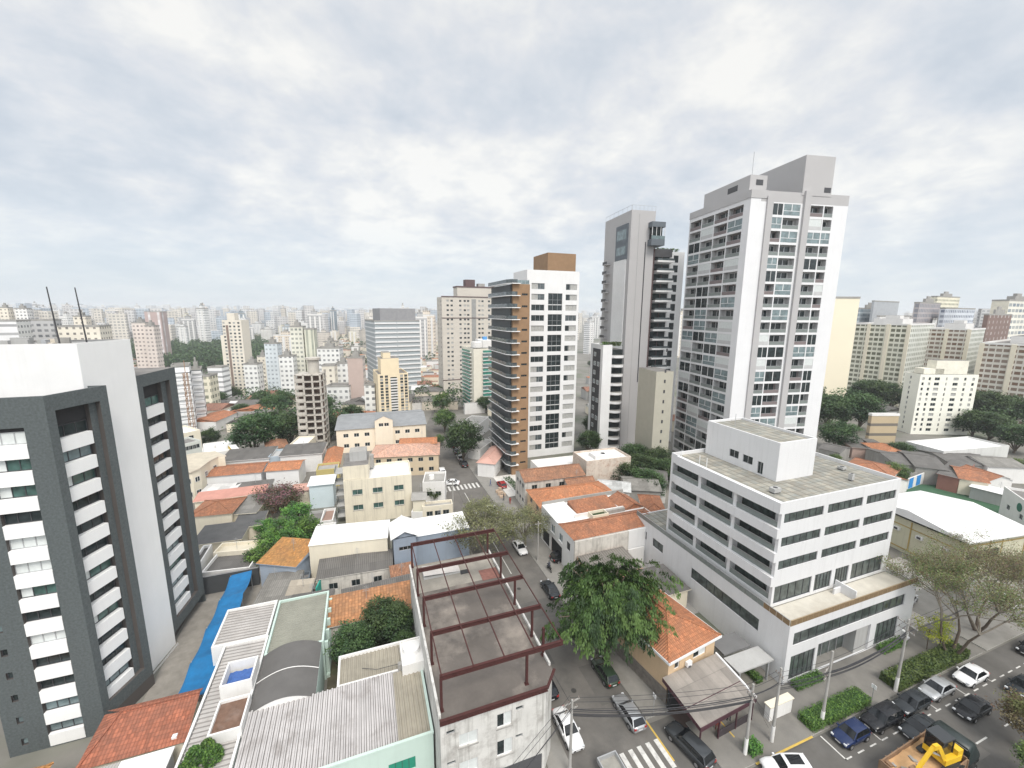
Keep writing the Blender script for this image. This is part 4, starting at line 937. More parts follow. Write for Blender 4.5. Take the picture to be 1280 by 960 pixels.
hedge('planting strip with dark shrubs along the kerb by the bare tree', 57.4, 23.7, 72, 25.6, .13, 1.1, GREENS, None, .24)
hedge('tiny hedge in the narrow alley beside the grey flat canopy', 42.6, 30.2, 43.6, 33.6, 0, .7)
hedge('small round shrub at the foot of the two leaning poles', 34.6, 24.0, 36.0, 25.2, .13, .9)

# ============================================================ tan corner house with the orange roof
TAN = M('tan_render', (.6, .44, .28), .85, .06, .4, streak=.2)
t = thing('house', 'tan corner house with orange hipped roof and white eaves under the big tree', 'house', (30.4, 31.7, 0), rad(8)); b = MB()
items = shell(b, 0, 0, 7.9, 10.6, -.3, 5.7, TAN, {'front': [(1.0, 4.1, ('hw1',), lambda: win_mb(.8, 1.1, .18, WF, GL, 1), .8, 1.1), (4.1, 4.1, ('hw2',), lambda: win_mb(2.2, 1.2, .18, WF, GL, 2, curtain=((.5, 1, 0, 1), CURT2)), 2.2, 1.2)], 'left': [(2, 4.0, ('hw3',), lambda: win_mb(1.2, 1.1, .18, WF, GL, 2), 1.2, 1.1), (6, 4.0, ('hw3',), lambda: None, 1.2, 1.1)]})
b.build('wall', t); parts(t, 'window', items)
b = MB(); rim(b, -.5, -.5, 8.4, 11.1, 6.0, 0, WF, .5, 5.7); b.build('eaves', t)
roof('hip', 7.9, 10.6, 6.02, 1.7, TILE('corner_tiles', (.52, .2, .09), .26, .38, .35), .42).build('roof', t)
b = MB(); b.box(0, 0, 0, .8, .35, .55, WF); b.cyl(.3, -.02, .1, .12, .18, DARKF); b.build('air_conditioner', t, (2.7, -.4, 4.0))
b = MB(); b.box(-.06, -.06, -.3, .0-.003, 10.6, 1.9, M('stone_dado', (.2, .18, .16), .95, .3, 2)); b.build('dado', t)
t = thing('awning', 'large grey sheet awning with dark purple fascia over the corner bar', 'awning', (30.3, 26.7, 0), rad(4)); b = MB()
AW = CORR('awning_sheet', (.3, .27, .24), 1.0, .15, .4, sheet=1.0); PUR = M('purple_fascia', (.07, .025, .035), .6, .15)
slope(b, [(-.3, 1.6, 3.35), (7.9, 1.6, 3.35), (7.9, 5.0, 3.9), (-.3, 5.0, 3.9)], AW, (1, 0)); slope(b, [(-.3, -.3, 2.9), (7.9, -.3, 2.9), (7.9, 1.6, 3.3), (-.3, 1.6, 3.3)], AW, (1, 0)); b.build('roof_sheet', t)
b = MB(); b.box(-.35, -.4, 2.5, 7.95, -.32, 2.95, PUR); b.face([(-.33, -.35, 2.5), (-.33, 5, 3.4), (-.33, 5, 3.9), (-.33, -.35, 2.95)], PUR); b.box(-.3, 1.55, 3.1, 7.9, 1.65, 3.34, PUR); b.bar((7.95, -.3, 3.0), (7.95, 5.0, 4.0), .2, WF); b.build('fascia', t)
for x in (-.1, 2.6, 5.2, 7.7):
    b = MB(); b.bar((x, -.2, 0), (x, -.2, 2.7), .12, PUR, .12); b.build('post', t)
b = MB(); b.box(2.6, -.18, 0, 7.6, -.1, 1.0, M('bar_front', (.05, .04, .045), .7)); b.box(.2, 4.2, 0, 7.8, 4.6, 2.6, DARK); b.box(.1, 2, .003, 7.8, 4.2, .03, M('bar_floor', (.1, .07, .06))); b.build('bar_counter', t)
t = thing('canopy', 'flat dark grey canopy slab between the awning and the office wall', 'canopy', (39.2, 30.0, 0)); b = MB()
b.box(0, 0, 2.7, 5.6, 2.2, 2.9, GREYW); b.box(.3, 2.4, 2.9, 4.6, 4.8, 3.1, M('grey_slab', (.16, .16, .16))); b.build('slab', t); b = MB(); b.box(.4, .2, 0, .6, .4, 2.7, ALU); b.box(5, .2, 0, 5.2, .4, 2.7, ALU); b.build('post', t)
b = MB(); b.box(39.6, 26.2, .13, 43.0, 26.8, 1.9, WHITE); b.box(39.5, 26.1, 1.9, 43.1, 26.9, 2.0, CREAM); tag(b.build('gatehouse_wall'), 'short cream gate wall at the plaza corner behind the leaning poles', 'wall')
# ============================================================ shops along the right of the street
t = thing('shop_building', 'white two storey street building with garage door and several orange tile roofs', 'shop building', (31.3, 55.5, 0)); b = MB()
sw = lambda: win_mb(1.5, 1.5, .18, WF, GLB, 2, sill=WF)
its = shell(b, 0, 0, 18.5, 13.2, -.3, 6.9, WHITE, {'left': [(1.4, 4.0, ('sb1',), sw, 1.5, 1.5), (4.4, 4.0, ('sb1',), sw, 1.5, 1.5), (7.6, 4.0, ('sb1',), sw, 1.5, 1.5), (10.7, 4.0, ('sb2',), lambda: win_mb(1.2, 1.5, .18, DARKF, GL, 2), 1.2, 1.5), (.8, .2, ('sg1',), lambda: win_mb(3, 2.7, .18, DARKF, DARK, 1), 3.0, 2.7), (4.6, .1, ('sg2',), lambda: win_mb(4.4, 3.0, .18, M('maroon_door', (.14, .06, .06)), DARK, 1), 4.4, 3.0)]}, WHITE)
b.build('wall', t); parts(t, 'window', its)
for (x, y, w, d, k, rh, mt) in ((0, 0, 18.2, 5.6, 'hip', 1.3, ORANGE), (5.0, 7.6, 8.5, 4.2, 'sf', .8, ORANGE), (14, 6.2, 4.6, 5.6, 'gy', 1.1, ORANGE), (0, 6.4, 4.6, 6.4, 'sf', .25, WROOF)):
    roof(kind := k, w, d, 6.93, rh, mt, .1, x, y).build('roof', t)
b = MB(); rim(b, 6.3, 4.6, 9.6, 6.4, 7.9, 0, CREAM, .15, 6.9); b.face([(6.3, 4.6, 7.4), (9.6, 4.6, 7.4), (9.6, 6.4, 7.4), (6.3, 6.4, 7.4)], GREENS[2]); b.box(3.6, 6.4, 6.9, 14, 6.6, 7.7, WHITE); b.box(10, 5.9, 6.95, 14, 6.3, 7.6, CONC); b.box(0, 12.9, 6.9, 18.4, 13.15, 7.7, CONC); b.build('parapet', t)
b = MB(); b.box(0, -.35, 3.2, 10.5, -.003, 6.8, OLD, skip='b'); b.box(10.5, -.3, 0, 18.4, -.003, 6.8, WHITE2); b.build('party_wall', t)
o_, r_, w_, d_ = (31.9, 49.6, 0), 0, 8.2, 4.9
house('peach walled shed with dark ribbed roof beside the big tree', o_, r_, w_, d_, 3.9, 'sf', .5, M('peach_render', (.66, .43, .3), .85, .08), CORR('dark_rib_sheet', (.2, .185, .165), .45, .55, .2, bump=1), wins=False, cat='shed', name='shed')
house('low dark felt roofed shed squeezed behind the big tree', (37.5, 43.6, 0), 0, 6.8, 5.6, 3.2, 'sf', .3, CREAM, FIBRED, wins=False, cat='shed', name='shed')
b = MB(); b.box(0, 0, 0, 3.2, .2, 3.6, WHITE); tag(b.build('wall', None, (41.5, 54.6, 0)), 'white yard wall joining the office podium to the orange roofed shops', 'wall')
house('house with bright orange hipped roofs behind the white shop building', (32.0, 70.2, 0), rad(-3), 17.5, 8.6, 5.6, 'hip', 1.8, TAN, ORANGE2, wins=True, floors=2, ns=2, nf=0)
house('cream terrace with brown orange tile roof and stained facade on the street', (32.6, 80.6, 0), rad(-3), 14.5, 7.0, 6.8, 'gx', 1.4, OLD, BROWNT, floors=2, ns=3, nf=4)
house('small house with brown gable roof against the stained wall', (42.0, 77.8, 0), rad(-3), 6.5, 3.2, 5.6, 'gx', 1.0, OLD, BROWNT, wins=False)
t = house('boxy building with flaking brick walls and white roof terrace', (49.6, 83.2, 0), rad(-2), 12.4, 7.4, 8.6, 'flat', 0, M('flaking_brick', (.62, .54, .46), .95, .12, .8, patch=.75, pcol=(.42, .27, .2), pscale=1.2, streak=.3), WHITE, wins=False)
b = MB(); b.box(3.2, 1.5, 8.1, 9.2, 5, 9.0, WHITE, WROOF); b.build('roof_box', t)
t = house('long low white annex at the foot of the brown and white tower', (40.5, 91.5, 0), rad(-2), 19, 5.5, 5.2, 'flat', 0, WHITE, WROOF, wins=False, clutter=False)
for i, (A_, B_, C_, k, mt, lb) in enumerate((((748, 611), (787, 615), (755, 600), 'gx', CORR('patchy_white_sheet', (.55, .56, .55), .3, .4, .5), 'shed with patchy white and dark sheet roof behind the orange hips'),
        ((783, 612), (826, 614), (790, 596), 'gx', FIBRE, 'grey sheet gabled shed right of the patchy roof'), ((806, 640), (832, 642), (812, 620), 'hip', ORANGE, 'orange hipped roof half hidden behind the office podium'),
        ((760, 641), (800, 636), (765, 628), 'flat', WROOF, 'flat white roofed link building behind the shops'), ((800, 600), (833, 604), (805, 585), 'gx', FIBRED, 'dark sheet shed next to the green courtyard trees'))):
    o_, r_, w_, d_ = hq(5.0, A_, B_, C_); house(lb, o_, r_, w_, d_, 5.0, k, 1.1, WHITE if i != 1 else CONC, mt, wins=False, cat='shed' if 'shed' in lb else 'house', name='shed' if 'shed' in lb else 'house', clutter=False)
# ============================================================ cream hall with white roof, pitch and neighbours
HALL = M('hall_cream', (.56, .54, .4), .85, .07, .4, streak=.25)
t = thing('sports_hall', 'cream hall with wide white pitched roof and yellow trim beside the office', 'hall', (92.6, 33.6, 0), rad(-7)); b = MB()
hw = lambda: win_mb(2.4, 1.6, .2, DARKF, GL, 3)
its = shell(b, 0, 0, 14.5, 15.5, -.3, 6.4, HALL, {'front': [(.6, 3.2, ('hl',), hw, 2.4, 1.6), (3.4, 3.2, ('hl',), hw, 2.4, 1.6), (6.2, 3.2, ('hl',), hw, 2.4, 1.6), (11.5, .3, ('hl',), hw, 2.4, 1.6)]}, HALL); b.build('wall', t); parts(t, 'window', its)
b = MB(); b.box(.15, .15, 6.4, 14.35, 15.3, 7.3, M('clerestory_dark', (.05, .045, .045))); b.build('clerestory', t)
b = MB(); OV = .9
for (P) in ([(-OV, -OV, 7.25), (15.4, -OV, 7.25), (15.4, 8, 8.6), (-OV, 8, 8.6)], [(-OV, 8, 8.6), (15.4, 8, 8.6), (15.4, 16.4, 7.25), (-OV, 16.4, 7.25)]):
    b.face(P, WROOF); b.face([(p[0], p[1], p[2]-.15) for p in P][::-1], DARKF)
for x in (-OV, 15.4): b.face([(x, -OV, 7.1), (x, 16.4, 7.1), (x, 16.4, 7.25), (x, 8, 8.6), (x, -OV, 7.25)], WF)
b.box(-OV, -OV-.02, 7.08, 15.4, -OV, 7.26, WF); b.build('roof', t)
YT = M('yellow_trim', (.42, .3, .1), .7, .2); b = MB()
for x in (.0, 3.0, 5.9, 8.8, 14.4): b.box(x, -.08, 0, x+.15, -.003, 6.3, YT)
b.box(0, -.08, 5.8, 14.5, -.003, 6.0, YT); b.box(-.08, 0, 5.0, -.003, 15.5, 5.15, YT); b.box(-.08, 0, .6, -.003, 15.5, .8, YT); b.box(-.08, 7.5, .8, -.003, 7.7, 6.3, YT); b.build('trim', t)
for k in range(4):
    b = MB(); b.box(0, 0, 0, .5, 1.0, .6, WF); b.box(-.02, .2, .1, -.003, .8, .5, DARKF); b.build('air_conditioner', t, (-.52, 1.8+k*3.7, 3.9))
# blue and white pitch wall, goal, shelters
t = thing('wall', 'white pitch wall with bright blue painted panels', 'wall', (113, 62, 0)); b = MB(); PB = M('bright_blue_paint', (.03, .25, .62), .7, .08)
P1, P2_ = Vector(G(1133, 612, 0)), Vector(G(1178, 594, 0)); P3 = Vector(G(1260, 612, 0)); t.location = (P1.x, P1.y, 0)
q = P2_-P1; L1 = q.length; q.normalize(); b.bar((0, 0, 1.5), (q.x*L1, q.y*L1, 1.5), .2, WHITE, 3.0); e = (P3-P2_); L2 = e.length; e.normalize(); s0 = P2_-P1; b.bar((s0.x, s0.y, 1.5), (s0.x+e.x*L2, s0.y+e.y*L2, 1.5), .2, GREYW, 3.0); b.build('masonry', t)
for k in range(5):
    b = MB(); a0, a1 = L1*(k*.2+.02), L1*(k*.2+.13); nn = Vector((q.y, -q.x))*.12; b.bar((q.x*a0+nn.x, q.y*a0+nn.y, 1.5), (q.x*a1+nn.x, q.y*a1+nn.y, 1.5), .04, PB, 2.7); b.build('blue_panel', t)
g0 = G(1220, 616, 0); t = thing('goal', 'white football goal at the far side of the artificial pitch', 'goal', (*g0, 0), rad(-28)); b = MB()
for p_, q_ in (((0, 0, 0), (0, 0, 2.4)), ((6, 0, 0), (6, 0, 2.4)), ((0, 0, 2.4), (6, 0, 2.4)), ((0, 0, 2.4), (0, 1.2, 0)), ((6, 0, 2.4), (6, 1.2, 0))): b.bar(p_, q_, .12, WF, .12)
b.build('goal_frame', t)
o_, r_, w_, d_ = hq(3.0, (1214, 608), (1258, 619), (1217, 604))
house('white sheet roofed shelter behind the football goal', o_, r_, w_, d_, 3.0, 'sf', .3, GREYW, WROOF, wins=False, cat='shelter', name='shelter')
o_ = G(1247, 668, 0); t = house('white club building with round emblem at the right edge of the pitch', (119.5, 33.5, 0), rad(-50), 9, 16, 6.8, 'flat', 0, WHITE, ROOFG, nf=2, ns=3)
b = MB(); b.cyl(0, 0, 0, .06, .9, M('green_badge', (.03, .15, .1)), 20); o = b.build('emblem', t, (-.02, 9, 4.8)); o.rotation_euler = (0, -PI/2, 0)
# green railed street wall and signboard by the bare tree
b = MB(); b.bar((87, 30.5, 1.4), (92, 31.5, 1.4), .2, GREYW, 2.6); tag(b.build('wall'), 'plain grey wall panel seen through the bare tree', 'wall')
# ============================================================ vehicles
RUB = M('tyre_rubber', (.02, .02, .02), .8, .1); RIM = M('alloy_rim', (.4, .4, .41), .35, .1, 3, metal=.6); CGL = glass('car_glass', (.008, .01, .012), .06, .2, .5)
HL = M('headlamp', (.6, .62, .64), .15, .05); TL = M('tail_lamp', (.35, .02, .02), .3, .05); PLT = M('number_plate', (.6, .6, .6), .5); BLK = M('black_trim', (.02, .02, .02), .5)
def paint(name, c, met=.0, r=.25):
    m = M(name, c, r, .03, .5, metal=met)
    m.node_tree.nodes['Principled BSDF'].inputs['Coat Weight'].default_value = .25
    m.node_tree.nodes['Principled BSDF'].inputs['Specular IOR Level'].default_value = .3; return m
def car(name, label, cat, col, L_=4.3, W_=1.78, Hh=1.5, kind='hatch', sunroof=False):
    t = thing(name, label, cat, (0, 0, 0)); b = MB(); hw = W_/2; h2 = L_/2
    belt = .62*Hh+.02
    prof = {'hatch': [(-1, .42, .80), (-.97, .30, .92), (-.8, .25, .97), (-.3, .22, 1.0), (.3, .22, .98), (.42, .22, .93), (.72, .24, .86), (.93, .27, .76), (1, .38, .60)],
            'sedan': [(-1, .42, .84), (-.96, .30, .95), (-.7, .25, .98), (-.3, .22, 1.0), (.25, .22, .98), (.42, .22, .92), (.72, .24, .85), (.93, .27, .74), (1, .38, .58)],
            'suv': [(-1, .45, .86), (-.97, .34, .97), (-.8, .28, 1.0), (-.3, .27, 1.0), (.35, .27, 1.0), (.48, .27, .97), (.75, .28, .93), (.94, .31, .84), (1, .42, .68)]}[kind]
    rows = []
    for (s, zb, zt) in prof:
        x = s*h2; zt_ = zt*belt; tw = 1-.16*max(0, (abs(s)-.7)/.3)**1.6; w = hw*tw
        rows.append([(x, -w*.86, zb*.9), (x, -w*.98, zb+.06), (x, -w, (zb+zt_)/2), (x, -w*.985, zt_-.12), (x, -w*.9, zt_-.02), (x, -w*.5, zt_+.025), (x, 0, zt_+.04), (x, w*.5, zt_+.025), (x, w*.9, zt_-.02), (x, w*.985, zt_-.12), (x, w, (zb+zt_)/2), (x, w*.98, zb+.06), (x, w*.86, zb*.9)])
    b.grid(rows, col); b.face(rows[0], col); b.face(rows[-1][::-1], col)
    for s in (-1, 1):
        for xw in (-.6, .62):
            n = 12; b.face([(xw*h2+.37*math.cos(2*PI*k/n), s*(hw+.004), .33+.37*math.sin(2*PI*k/n)) for k in range(n)], BLK)
    b.face([(h2*1.003, -hw*.6, .36), (h2*1.003, hw*.6, .36), (h2*1.003, hw*.55, .52), (h2*1.003, -hw*.55, .52)], BLK)
    b.build('body', t)
    # cabin: roof front / rear, base front / rear
    c = {'hatch': (-.93, .42, -.72, .1), 'sedan': (-.72, .42, -.42, .1), 'suv': (-.95, .46, -.8, .16)}[kind]
    xb0, xb1, xt0, xt1 = [q*h2 for q in c]; zb, zt = belt*.97, Hh; wb, wt = hw*.9, hw*.7
    B_ = [(xb0, -wb, zb), (xb1, -wb, zb), (xb1, wb, zb), (xb0, wb, zb)]; T_ = [(xt0, -wt, zt-.06), (xt1, -wt, zt-.06), (xt1, wt, zt-.06), (xt0, wt, zt-.06)]
    for nm, i in (('side_window', 0), ('windscreen', 1), ('side_window', 2), ('rear_window', 3)):
        j = (i+1) % 4; q = MB(); q.face([B_[i], B_[j], T_[j], T_[i]], CGL); q.build(nm, t)
    q = MB(); r_ = []
    for (x, z) in ((xt0-.06, zt-.1), (xt0+.1, zt-.02), ((xt0+xt1)/2, zt+.02), (xt1-.1, zt-.02), (xt1+.06, zt-.1)):
        r_.append([(x, -wt-.04, z-.04), (x, -wt*.8, z+.03), (x, 0, z+.05), (x, wt*.8, z+.03), (x, wt+.04, z-.04)])
    q.grid(r_, col)
    for i in range(4): q.bar(B_[i], T_[i], .09, col, .07)
    for s in (0, 3):
        m1 = (Vector(B_[s])*.52+Vector(B_[1 if s == 0 else 2])*.48); m2 = (Vector(T_[s])*.5+Vector(T_[1 if s == 0 else 2])*.5); q.bar(m1, m2, .06, BLK)
    q.build('roof', t)
    if sunroof: q = MB(); q.box(xt0+.5, -wt*.7, zt+.05, xt1-.25, wt*.7, zt+.075, CGL); q.build('sunroof', t)
    for s in (-1, 1):
        for xw in (-.6, .62):
            q = MB(); y0 = s*(hw-.2); y1 = s*(hw+.02); n = 16
            A = [(xw*h2+.32*math.cos(2*PI*k/n), y0, .32+.32*math.sin(2*PI*k/n)) for k in range(n)]; C_ = [(a, y1, z) for a, y, z in A]
            q.grid([A, C_], RUB, True, True); q.face(C_, RUB); w = q.build('wheel', t)
            q = MB(); q.face([(xw*h2+.2*math.cos(2*PI*k/n), s*(hw+.028), .32+.2*math.sin(2*PI*k/n)) for k in range(n)], RIM); q.build('rim', w)
        q = MB(); q.box(h2*.9, s*hw*.55, .56, h2*.99, s*hw*.86, .7, HL); q.build('headlight', t)
        q = MB(); q.box(-h2*1.004, s*hw*.55, belt*.68, -h2*.94, s*hw*.87, belt*.88, TL); q.build('taillight', t)
        q = MB(); q.box(xb1-.32, s*hw*.98, belt-.02, xb1-.14, s*(hw+.16), belt+.1, col); q.build('wing_mirror', t)
    q = MB(); q.box(h2*1.001, -.25, .38, h2*1.012, .25, .5, PLT); q.box(-h2*1.012, -.25, .5, -h2*1.001, .25, .62, PLT); q.build('number_plate', t)
    return t
BLACKC = paint('black_paint', (.012, .013, .016)); WHITEC = paint('white_paint', (.75, .75, .75)); SILV = paint('silver_paint', (.42, .43, .44), .4); NAVY = paint('navy_paint', (.012, .025, .08)); GRAPH = paint('graphite_paint', (.05, .055, .06), .3); REDC = paint('red_paint', (.3, .02, .02)); GREENC = paint('dark_green_paint', (.03, .05, .03)); CHAR = paint('charcoal_paint', (.03, .035, .04), .2)
PI2 = PI/2
# (kind, colour, x, y, heading, label)
cars = [
 ('hatch', SILV, 25.6, 32.0, PI2, 'silver hatchback parked at the kerb between the junction and the big tree', 4.3),
 ('hatch', GREENC, 26.0, 37.4, PI2, 'dark green hatchback half hidden under the big tree', 4.2),
 ('sedan', WHITEC, 18.4, 32.6, -PI2, 'white sedan parked beside the steel frame building', 4.6),
 ('suv', BLACKC, 18.3, 38.3, PI2, 'black car at the left kerb behind the white sedan', 4.4),
 ('suv', GRAPH, 29.3, 26.9, PI2*1.12, 'dark grey estate turning out past the bar awning', 4.9),
 ('suv', WHITEC, 36.6, 21.9, PI-.35, 'white car with glass sunroof at the bottom edge', 4.5),
 ('hatch', NAVY, 46.2, 22.1, PI, 'dark blue hatchback first in the parked row', 4.0),
 ('suv', BLACKC, 51.3, 22.1, PI, 'black pickup style car second in the parked row', 4.9),
 ('hatch', CHAR, 56.6, 22.1, PI, 'charcoal hatchback third in the parked row', 4.5),
 ('sedan', SILV, 61.7, 22.2, PI, 'silver sedan fourth in the parked row', 4.5),
 ('sedan', WHITEC, 68.0, 21.9, PI, 'white sedan at the right end of the parked row', 4.5),
 ('sedan', CHAR, 53.8, 20.05, PI, 'charcoal sedan driving beside the tipper truck', 4.4),
 ('sedan', BLACKC, 62.3, 19.4, PI, 'black sedan driving in front of the silver parked sedan', 4.6),
 ('sedan', CHAR, 71.8, 18.9, PI, 'dark green grey sedan driving at the right edge', 4.6),
 ('suv', BLACKC, 32.0, 60.9, 0.1, 'black car nosing into the garage of the white shop building', 4.3),
 ('sedan', CHAR, 26.2, 53.6, PI2, 'dark car parked just beyond the big tree', 4.4),
 ('sedan', WHITEC, 25.9, 66.2, -PI2, 'white sedan under the sparse street tree', 4.4),
 ('hatch', WHITEC, 18.9, 59.0, PI2, 'white hatchback seen through the steel frame', 4.1),
 ('sedan', SILV, 25.9, 74.2, PI2, 'pale silver sedan behind the sparse street trees', 4.4),
 ('sedan', WHITEC, 25.6, 82.5, PI2, 'white car parked farther up by the sparse trees', 4.3),
 ('suv', BLACKC, 26.0, 112.0, PI2, 'black car parked just past the far zebra crossing', 4.4),
 ('hatch', SILV, 26.2, 117.6, PI2, 'silver hatchback second in the far kerb row', 4.2),
 ('sedan', GRAPH, 26.4, 123.4, PI2, 'graphite sedan third in the far kerb row', 4.4),
 ('hatch', CHAR, 26.9, 129.2, PI2, 'charcoal hatchback fourth in the far kerb row', 4.2),
 ('suv', WHITEC, 18.9, 108.4, PI2, 'white van like car opposite the far tree', 4.9),
 ('sedan', WHITEC, 19.8, 99.8, PI*.9, 'white car turning on the far zebra crossing', 4.4),
 ('hatch', REDC, 31.8, 94.6, PI2, 'red hatchback on the pale forecourt of the brown tower', 4.0),
 ('hatch', SILV, 28.5, 141, PI2, 'silver car at the very far end of the street', 4.2),
 ('suv', WHITEC, 30.5, 152, PI2, 'white van near the trees at the end of the street', 4.8),
 ('sedan', SILV, 77.5, 33.0, .25, 'silver car in the car park behind the bare tree', 4.4),
 ('hatch', BLACKC, 79.0, 36.4, .25, 'black hatchback in the car park behind the bare tree', 4.2),
 ('suv', WHITEC, 92.5, 27.6, .2, 'white van parked right of the bare tree', 4.8),
 ('sedan', BLACKC, 81.5, 21.5, PI, 'black sedan at the right edge under the brown branches', 4.5),
 ('sedan', CHAR, 108.2, 41.0, PI2, 'dark car on the side road by the cream hall', 4.4),
 ('suv', CHAR, 72.8, 31.5, .4, 'dark car in the car park beside the office', 4.6),
]
cp = {}
for (k, c, x, y, h, lb, ln) in cars:
    key = (k, c.name, ln)
    sr = 'sunroof' in lb
    if key not in cp or sr:
        t = car('car', lb, 'car', c, ln, 1.86 if k == 'suv' else 1.76, 1.62 if k == 'suv' else 1.46, k, sr); t.location = (x, y, TZ(x, y)+.03); t.rotation_euler.z = h
        if not sr: cp[key] = t
    else: dup(cp[key], (x, y, TZ(x, y)+.03), h, lb)
# tipper truck with sand and a small yellow digger
t = thing('tipper_truck', 'dark tipper truck with sandy open bed and a pink picture on its cab', 'truck', (44.4, 15.6, 0), rad(2))
RUST = M('rusty_side', (.24, .15, .09), .85, .3, 2); SAND = M('sandy_bed', (.55, .34, .17), .95, .2, 1.2, bump=.5); DKG = M('cab_green_black', (.02, .03, .03), .4, .1)
b = MB(); b.box(0, 0, 1.15, 8.0, 3.0, 1.3, RUST); b.box(0, 0, .7, 10.6, .3, .95, BLK); b.box(0, 2.7, .7, 10.6, 3, .95, BLK); b.build('chassis', t)
b = MB(); b.box(0, -.05, 1.3, 8, .05, 2.2, RUST); b.box(0, 2.95, 1.3, 8, 3.05, 2.2, RUST); b.box(7.9, .05, 1.3, 8.0, 2.95, 2.3, RUST)
for k in range(9): b.box(k*.98, -.12, 1.25, k*.98+.1, -.05, 2.2, RUST); b.box(k*.98, 3.05, 1.25, k*.98+.1, 3.12, 2.2, RUST)
b.build('bed_side', t)
b = MB(); b.box(-.12, 0, 1.2, 0-.003, 3, 2.4, RUST); b.box(-.16, .5, 1.3, -.125, 2.5, 1.6, TL); b.build('tailgate', t)
b = MB(); b.grid([[(.05+i*.4, .06+j*.29, 1.55+.25*noise.noise(Vector((i*.5, j*.5, 2)))+.15) for j in range(11)] for i in range(20)], SAND); b.build('sand_load', t)
b = MB(); rows = []
for (x, z0_, z1_) in ((8.35, .7, 2.9), (8.5, .6, 3.05), (9.6, .6, 3.0), (10.3, .6, 2.2), (10.65, .6, 1.7)): rows.append([(x, .05, z0_), (x, .02, z1_-.3), (x, .25, z1_), (x, 2.75, z1_), (x, 2.98, z1_-.3), (x, 2.95, z0_)])
b.grid(rows, DKG); b.face(rows[0], DKG); b.face(rows[-1][::-1], DKG); b.build('cab', t)
m_, tt, pp = newmat('cab_picture'); nb = NB(tt); g = nb.n('ShaderNodeNewGeometry').outputs['Position']; nb.l(nb.mix(nb.ramp(nb.noise(g, 1.3, 3), .5, .56), (.07, .035, .07), (.5, .3, .3)), pp.inputs['Base Color'])
b = MB(); b.face([(8.33, .4, 1.4), (8.33, 2.6, 1.4), (8.33, 2.6, 2.6), (8.33, .4, 2.6)], m_); b.build('picture_panel', t)
b = MB(); b.box(8.3, .2, 2.72, 8.34, 2.8, 2.76, ALU); b.box(8.3, .2, 1.2, 8.34, 2.8, 1.25, ALU); b.build('trim', t)
b = MB(); b.face([(9.66, .3, 2.9), (9.66, 2.7, 2.9), (10.33, 2.7, 2.15), (10.33, .3, 2.15)], CGL); b.build('windscreen', t)
for (x) in (1.6, 2.9, 9.4):
    for y in (0.0, 3.0):
        b = MB(); A = [(x+.5*math.cos(2*PI*k/18), y-.18, .5+.5*math.sin(2*PI*k/18)) for k in range(18)]; C_ = [(a, y+.18, z) for a, _, z in A]; b.grid([A, C_], RUB, True, True); b.face(A, RUB); b.face(C_, RUB); w = b.build('wheel', t)
        q = MB(); q.face([(x+.25*math.cos(2*PI*k/14), y+(.19 if y > 1 else -.19), .5+.25*math.sin(2*PI*k/14)) for k in range(14)], RIM); q.build('rim', w)
DY = M('digger_yellow', (.72, .45, .02), .45, .08, 1)
t = thing('mini_digger', 'small yellow digger with dark cab riding in the tipper truck bed', 'digger', (50.4, 17.0, 1.62), rad(175))
for y in (-.75, .75):
    b = MB(); P = [(1.1*math.cos(a)*.9, .25+.25*math.sin(a)) for a in [2*PI*k/16 for k in range(16)]]
    A = [(x, y-.18, z) for x, z in P]; C_ = [(x, y+.18, z) for x, z in P]; b.grid([A, C_], RUB, False, True); b.face(A, RUB); b.face(C_, RUB); b.build('track', t)
b = MB(); b.box(-.9, -.7, .5, .75, .7, .95, DY); b.box(-1.05, -.65, .6, -.5, .65, 1.35, DY); b.build('body', t)
b = MB(); b.box(-.45, -.65, .95, .7, .35, 2.05, CGL); b.box(-.5, -.7, 2.05, .75, .4, 2.16, GRAPH)
for (x, y) in ((-.45, -.65), (.7, -.65), (.7, .35), (-.45, .35)): b.bar((x, y, .95), (x, y, 2.06), .07, BLK, .07)
b.build('cab', t)
b = MB(); b.bar((.7, .5, .9), (1.6, .5, 2.3), .24, DY, .3); b.bar((1.6, .5, 2.3), (2.1, .5, 2.35), .22, DY, .34); b.build('boom', t)
b = MB(); b.bar((2.1, .5, 2.4), (3.3, .5, .9), .18, DY, .22); b.bar((1.2, .5, 1.4), (2.0, .5, 1.9), .1, ALU, .1); b.build('arm', t)
b = MB(); b.prism([(3.2, .2), (3.7, .2), (3.7, .8), (3.2, .8)], .35, .9, RUST); b.build('bucket', t)
t.scale = (1.3, 1.3, 1.3)
for i in range(16):
    b = MB(); rq = random.Random(i); s_ = rq.uniform(.15, .45); b.box(0, 0, 0, s_*1.6, s_, s_*.5, rq.choice([SAND, RUST, CONC])); tag(b.build('rubble_lump', None, (45.2+rq.random()*3.2, 16.1+rq.random()*2.0, 1.72), rq.random()*3), 'small lump of rubble lying loose on the sandy truck bed', 'rubble', 'rubble on the truck bed')  # loose lumps of rubble scattered over the sand in the bed
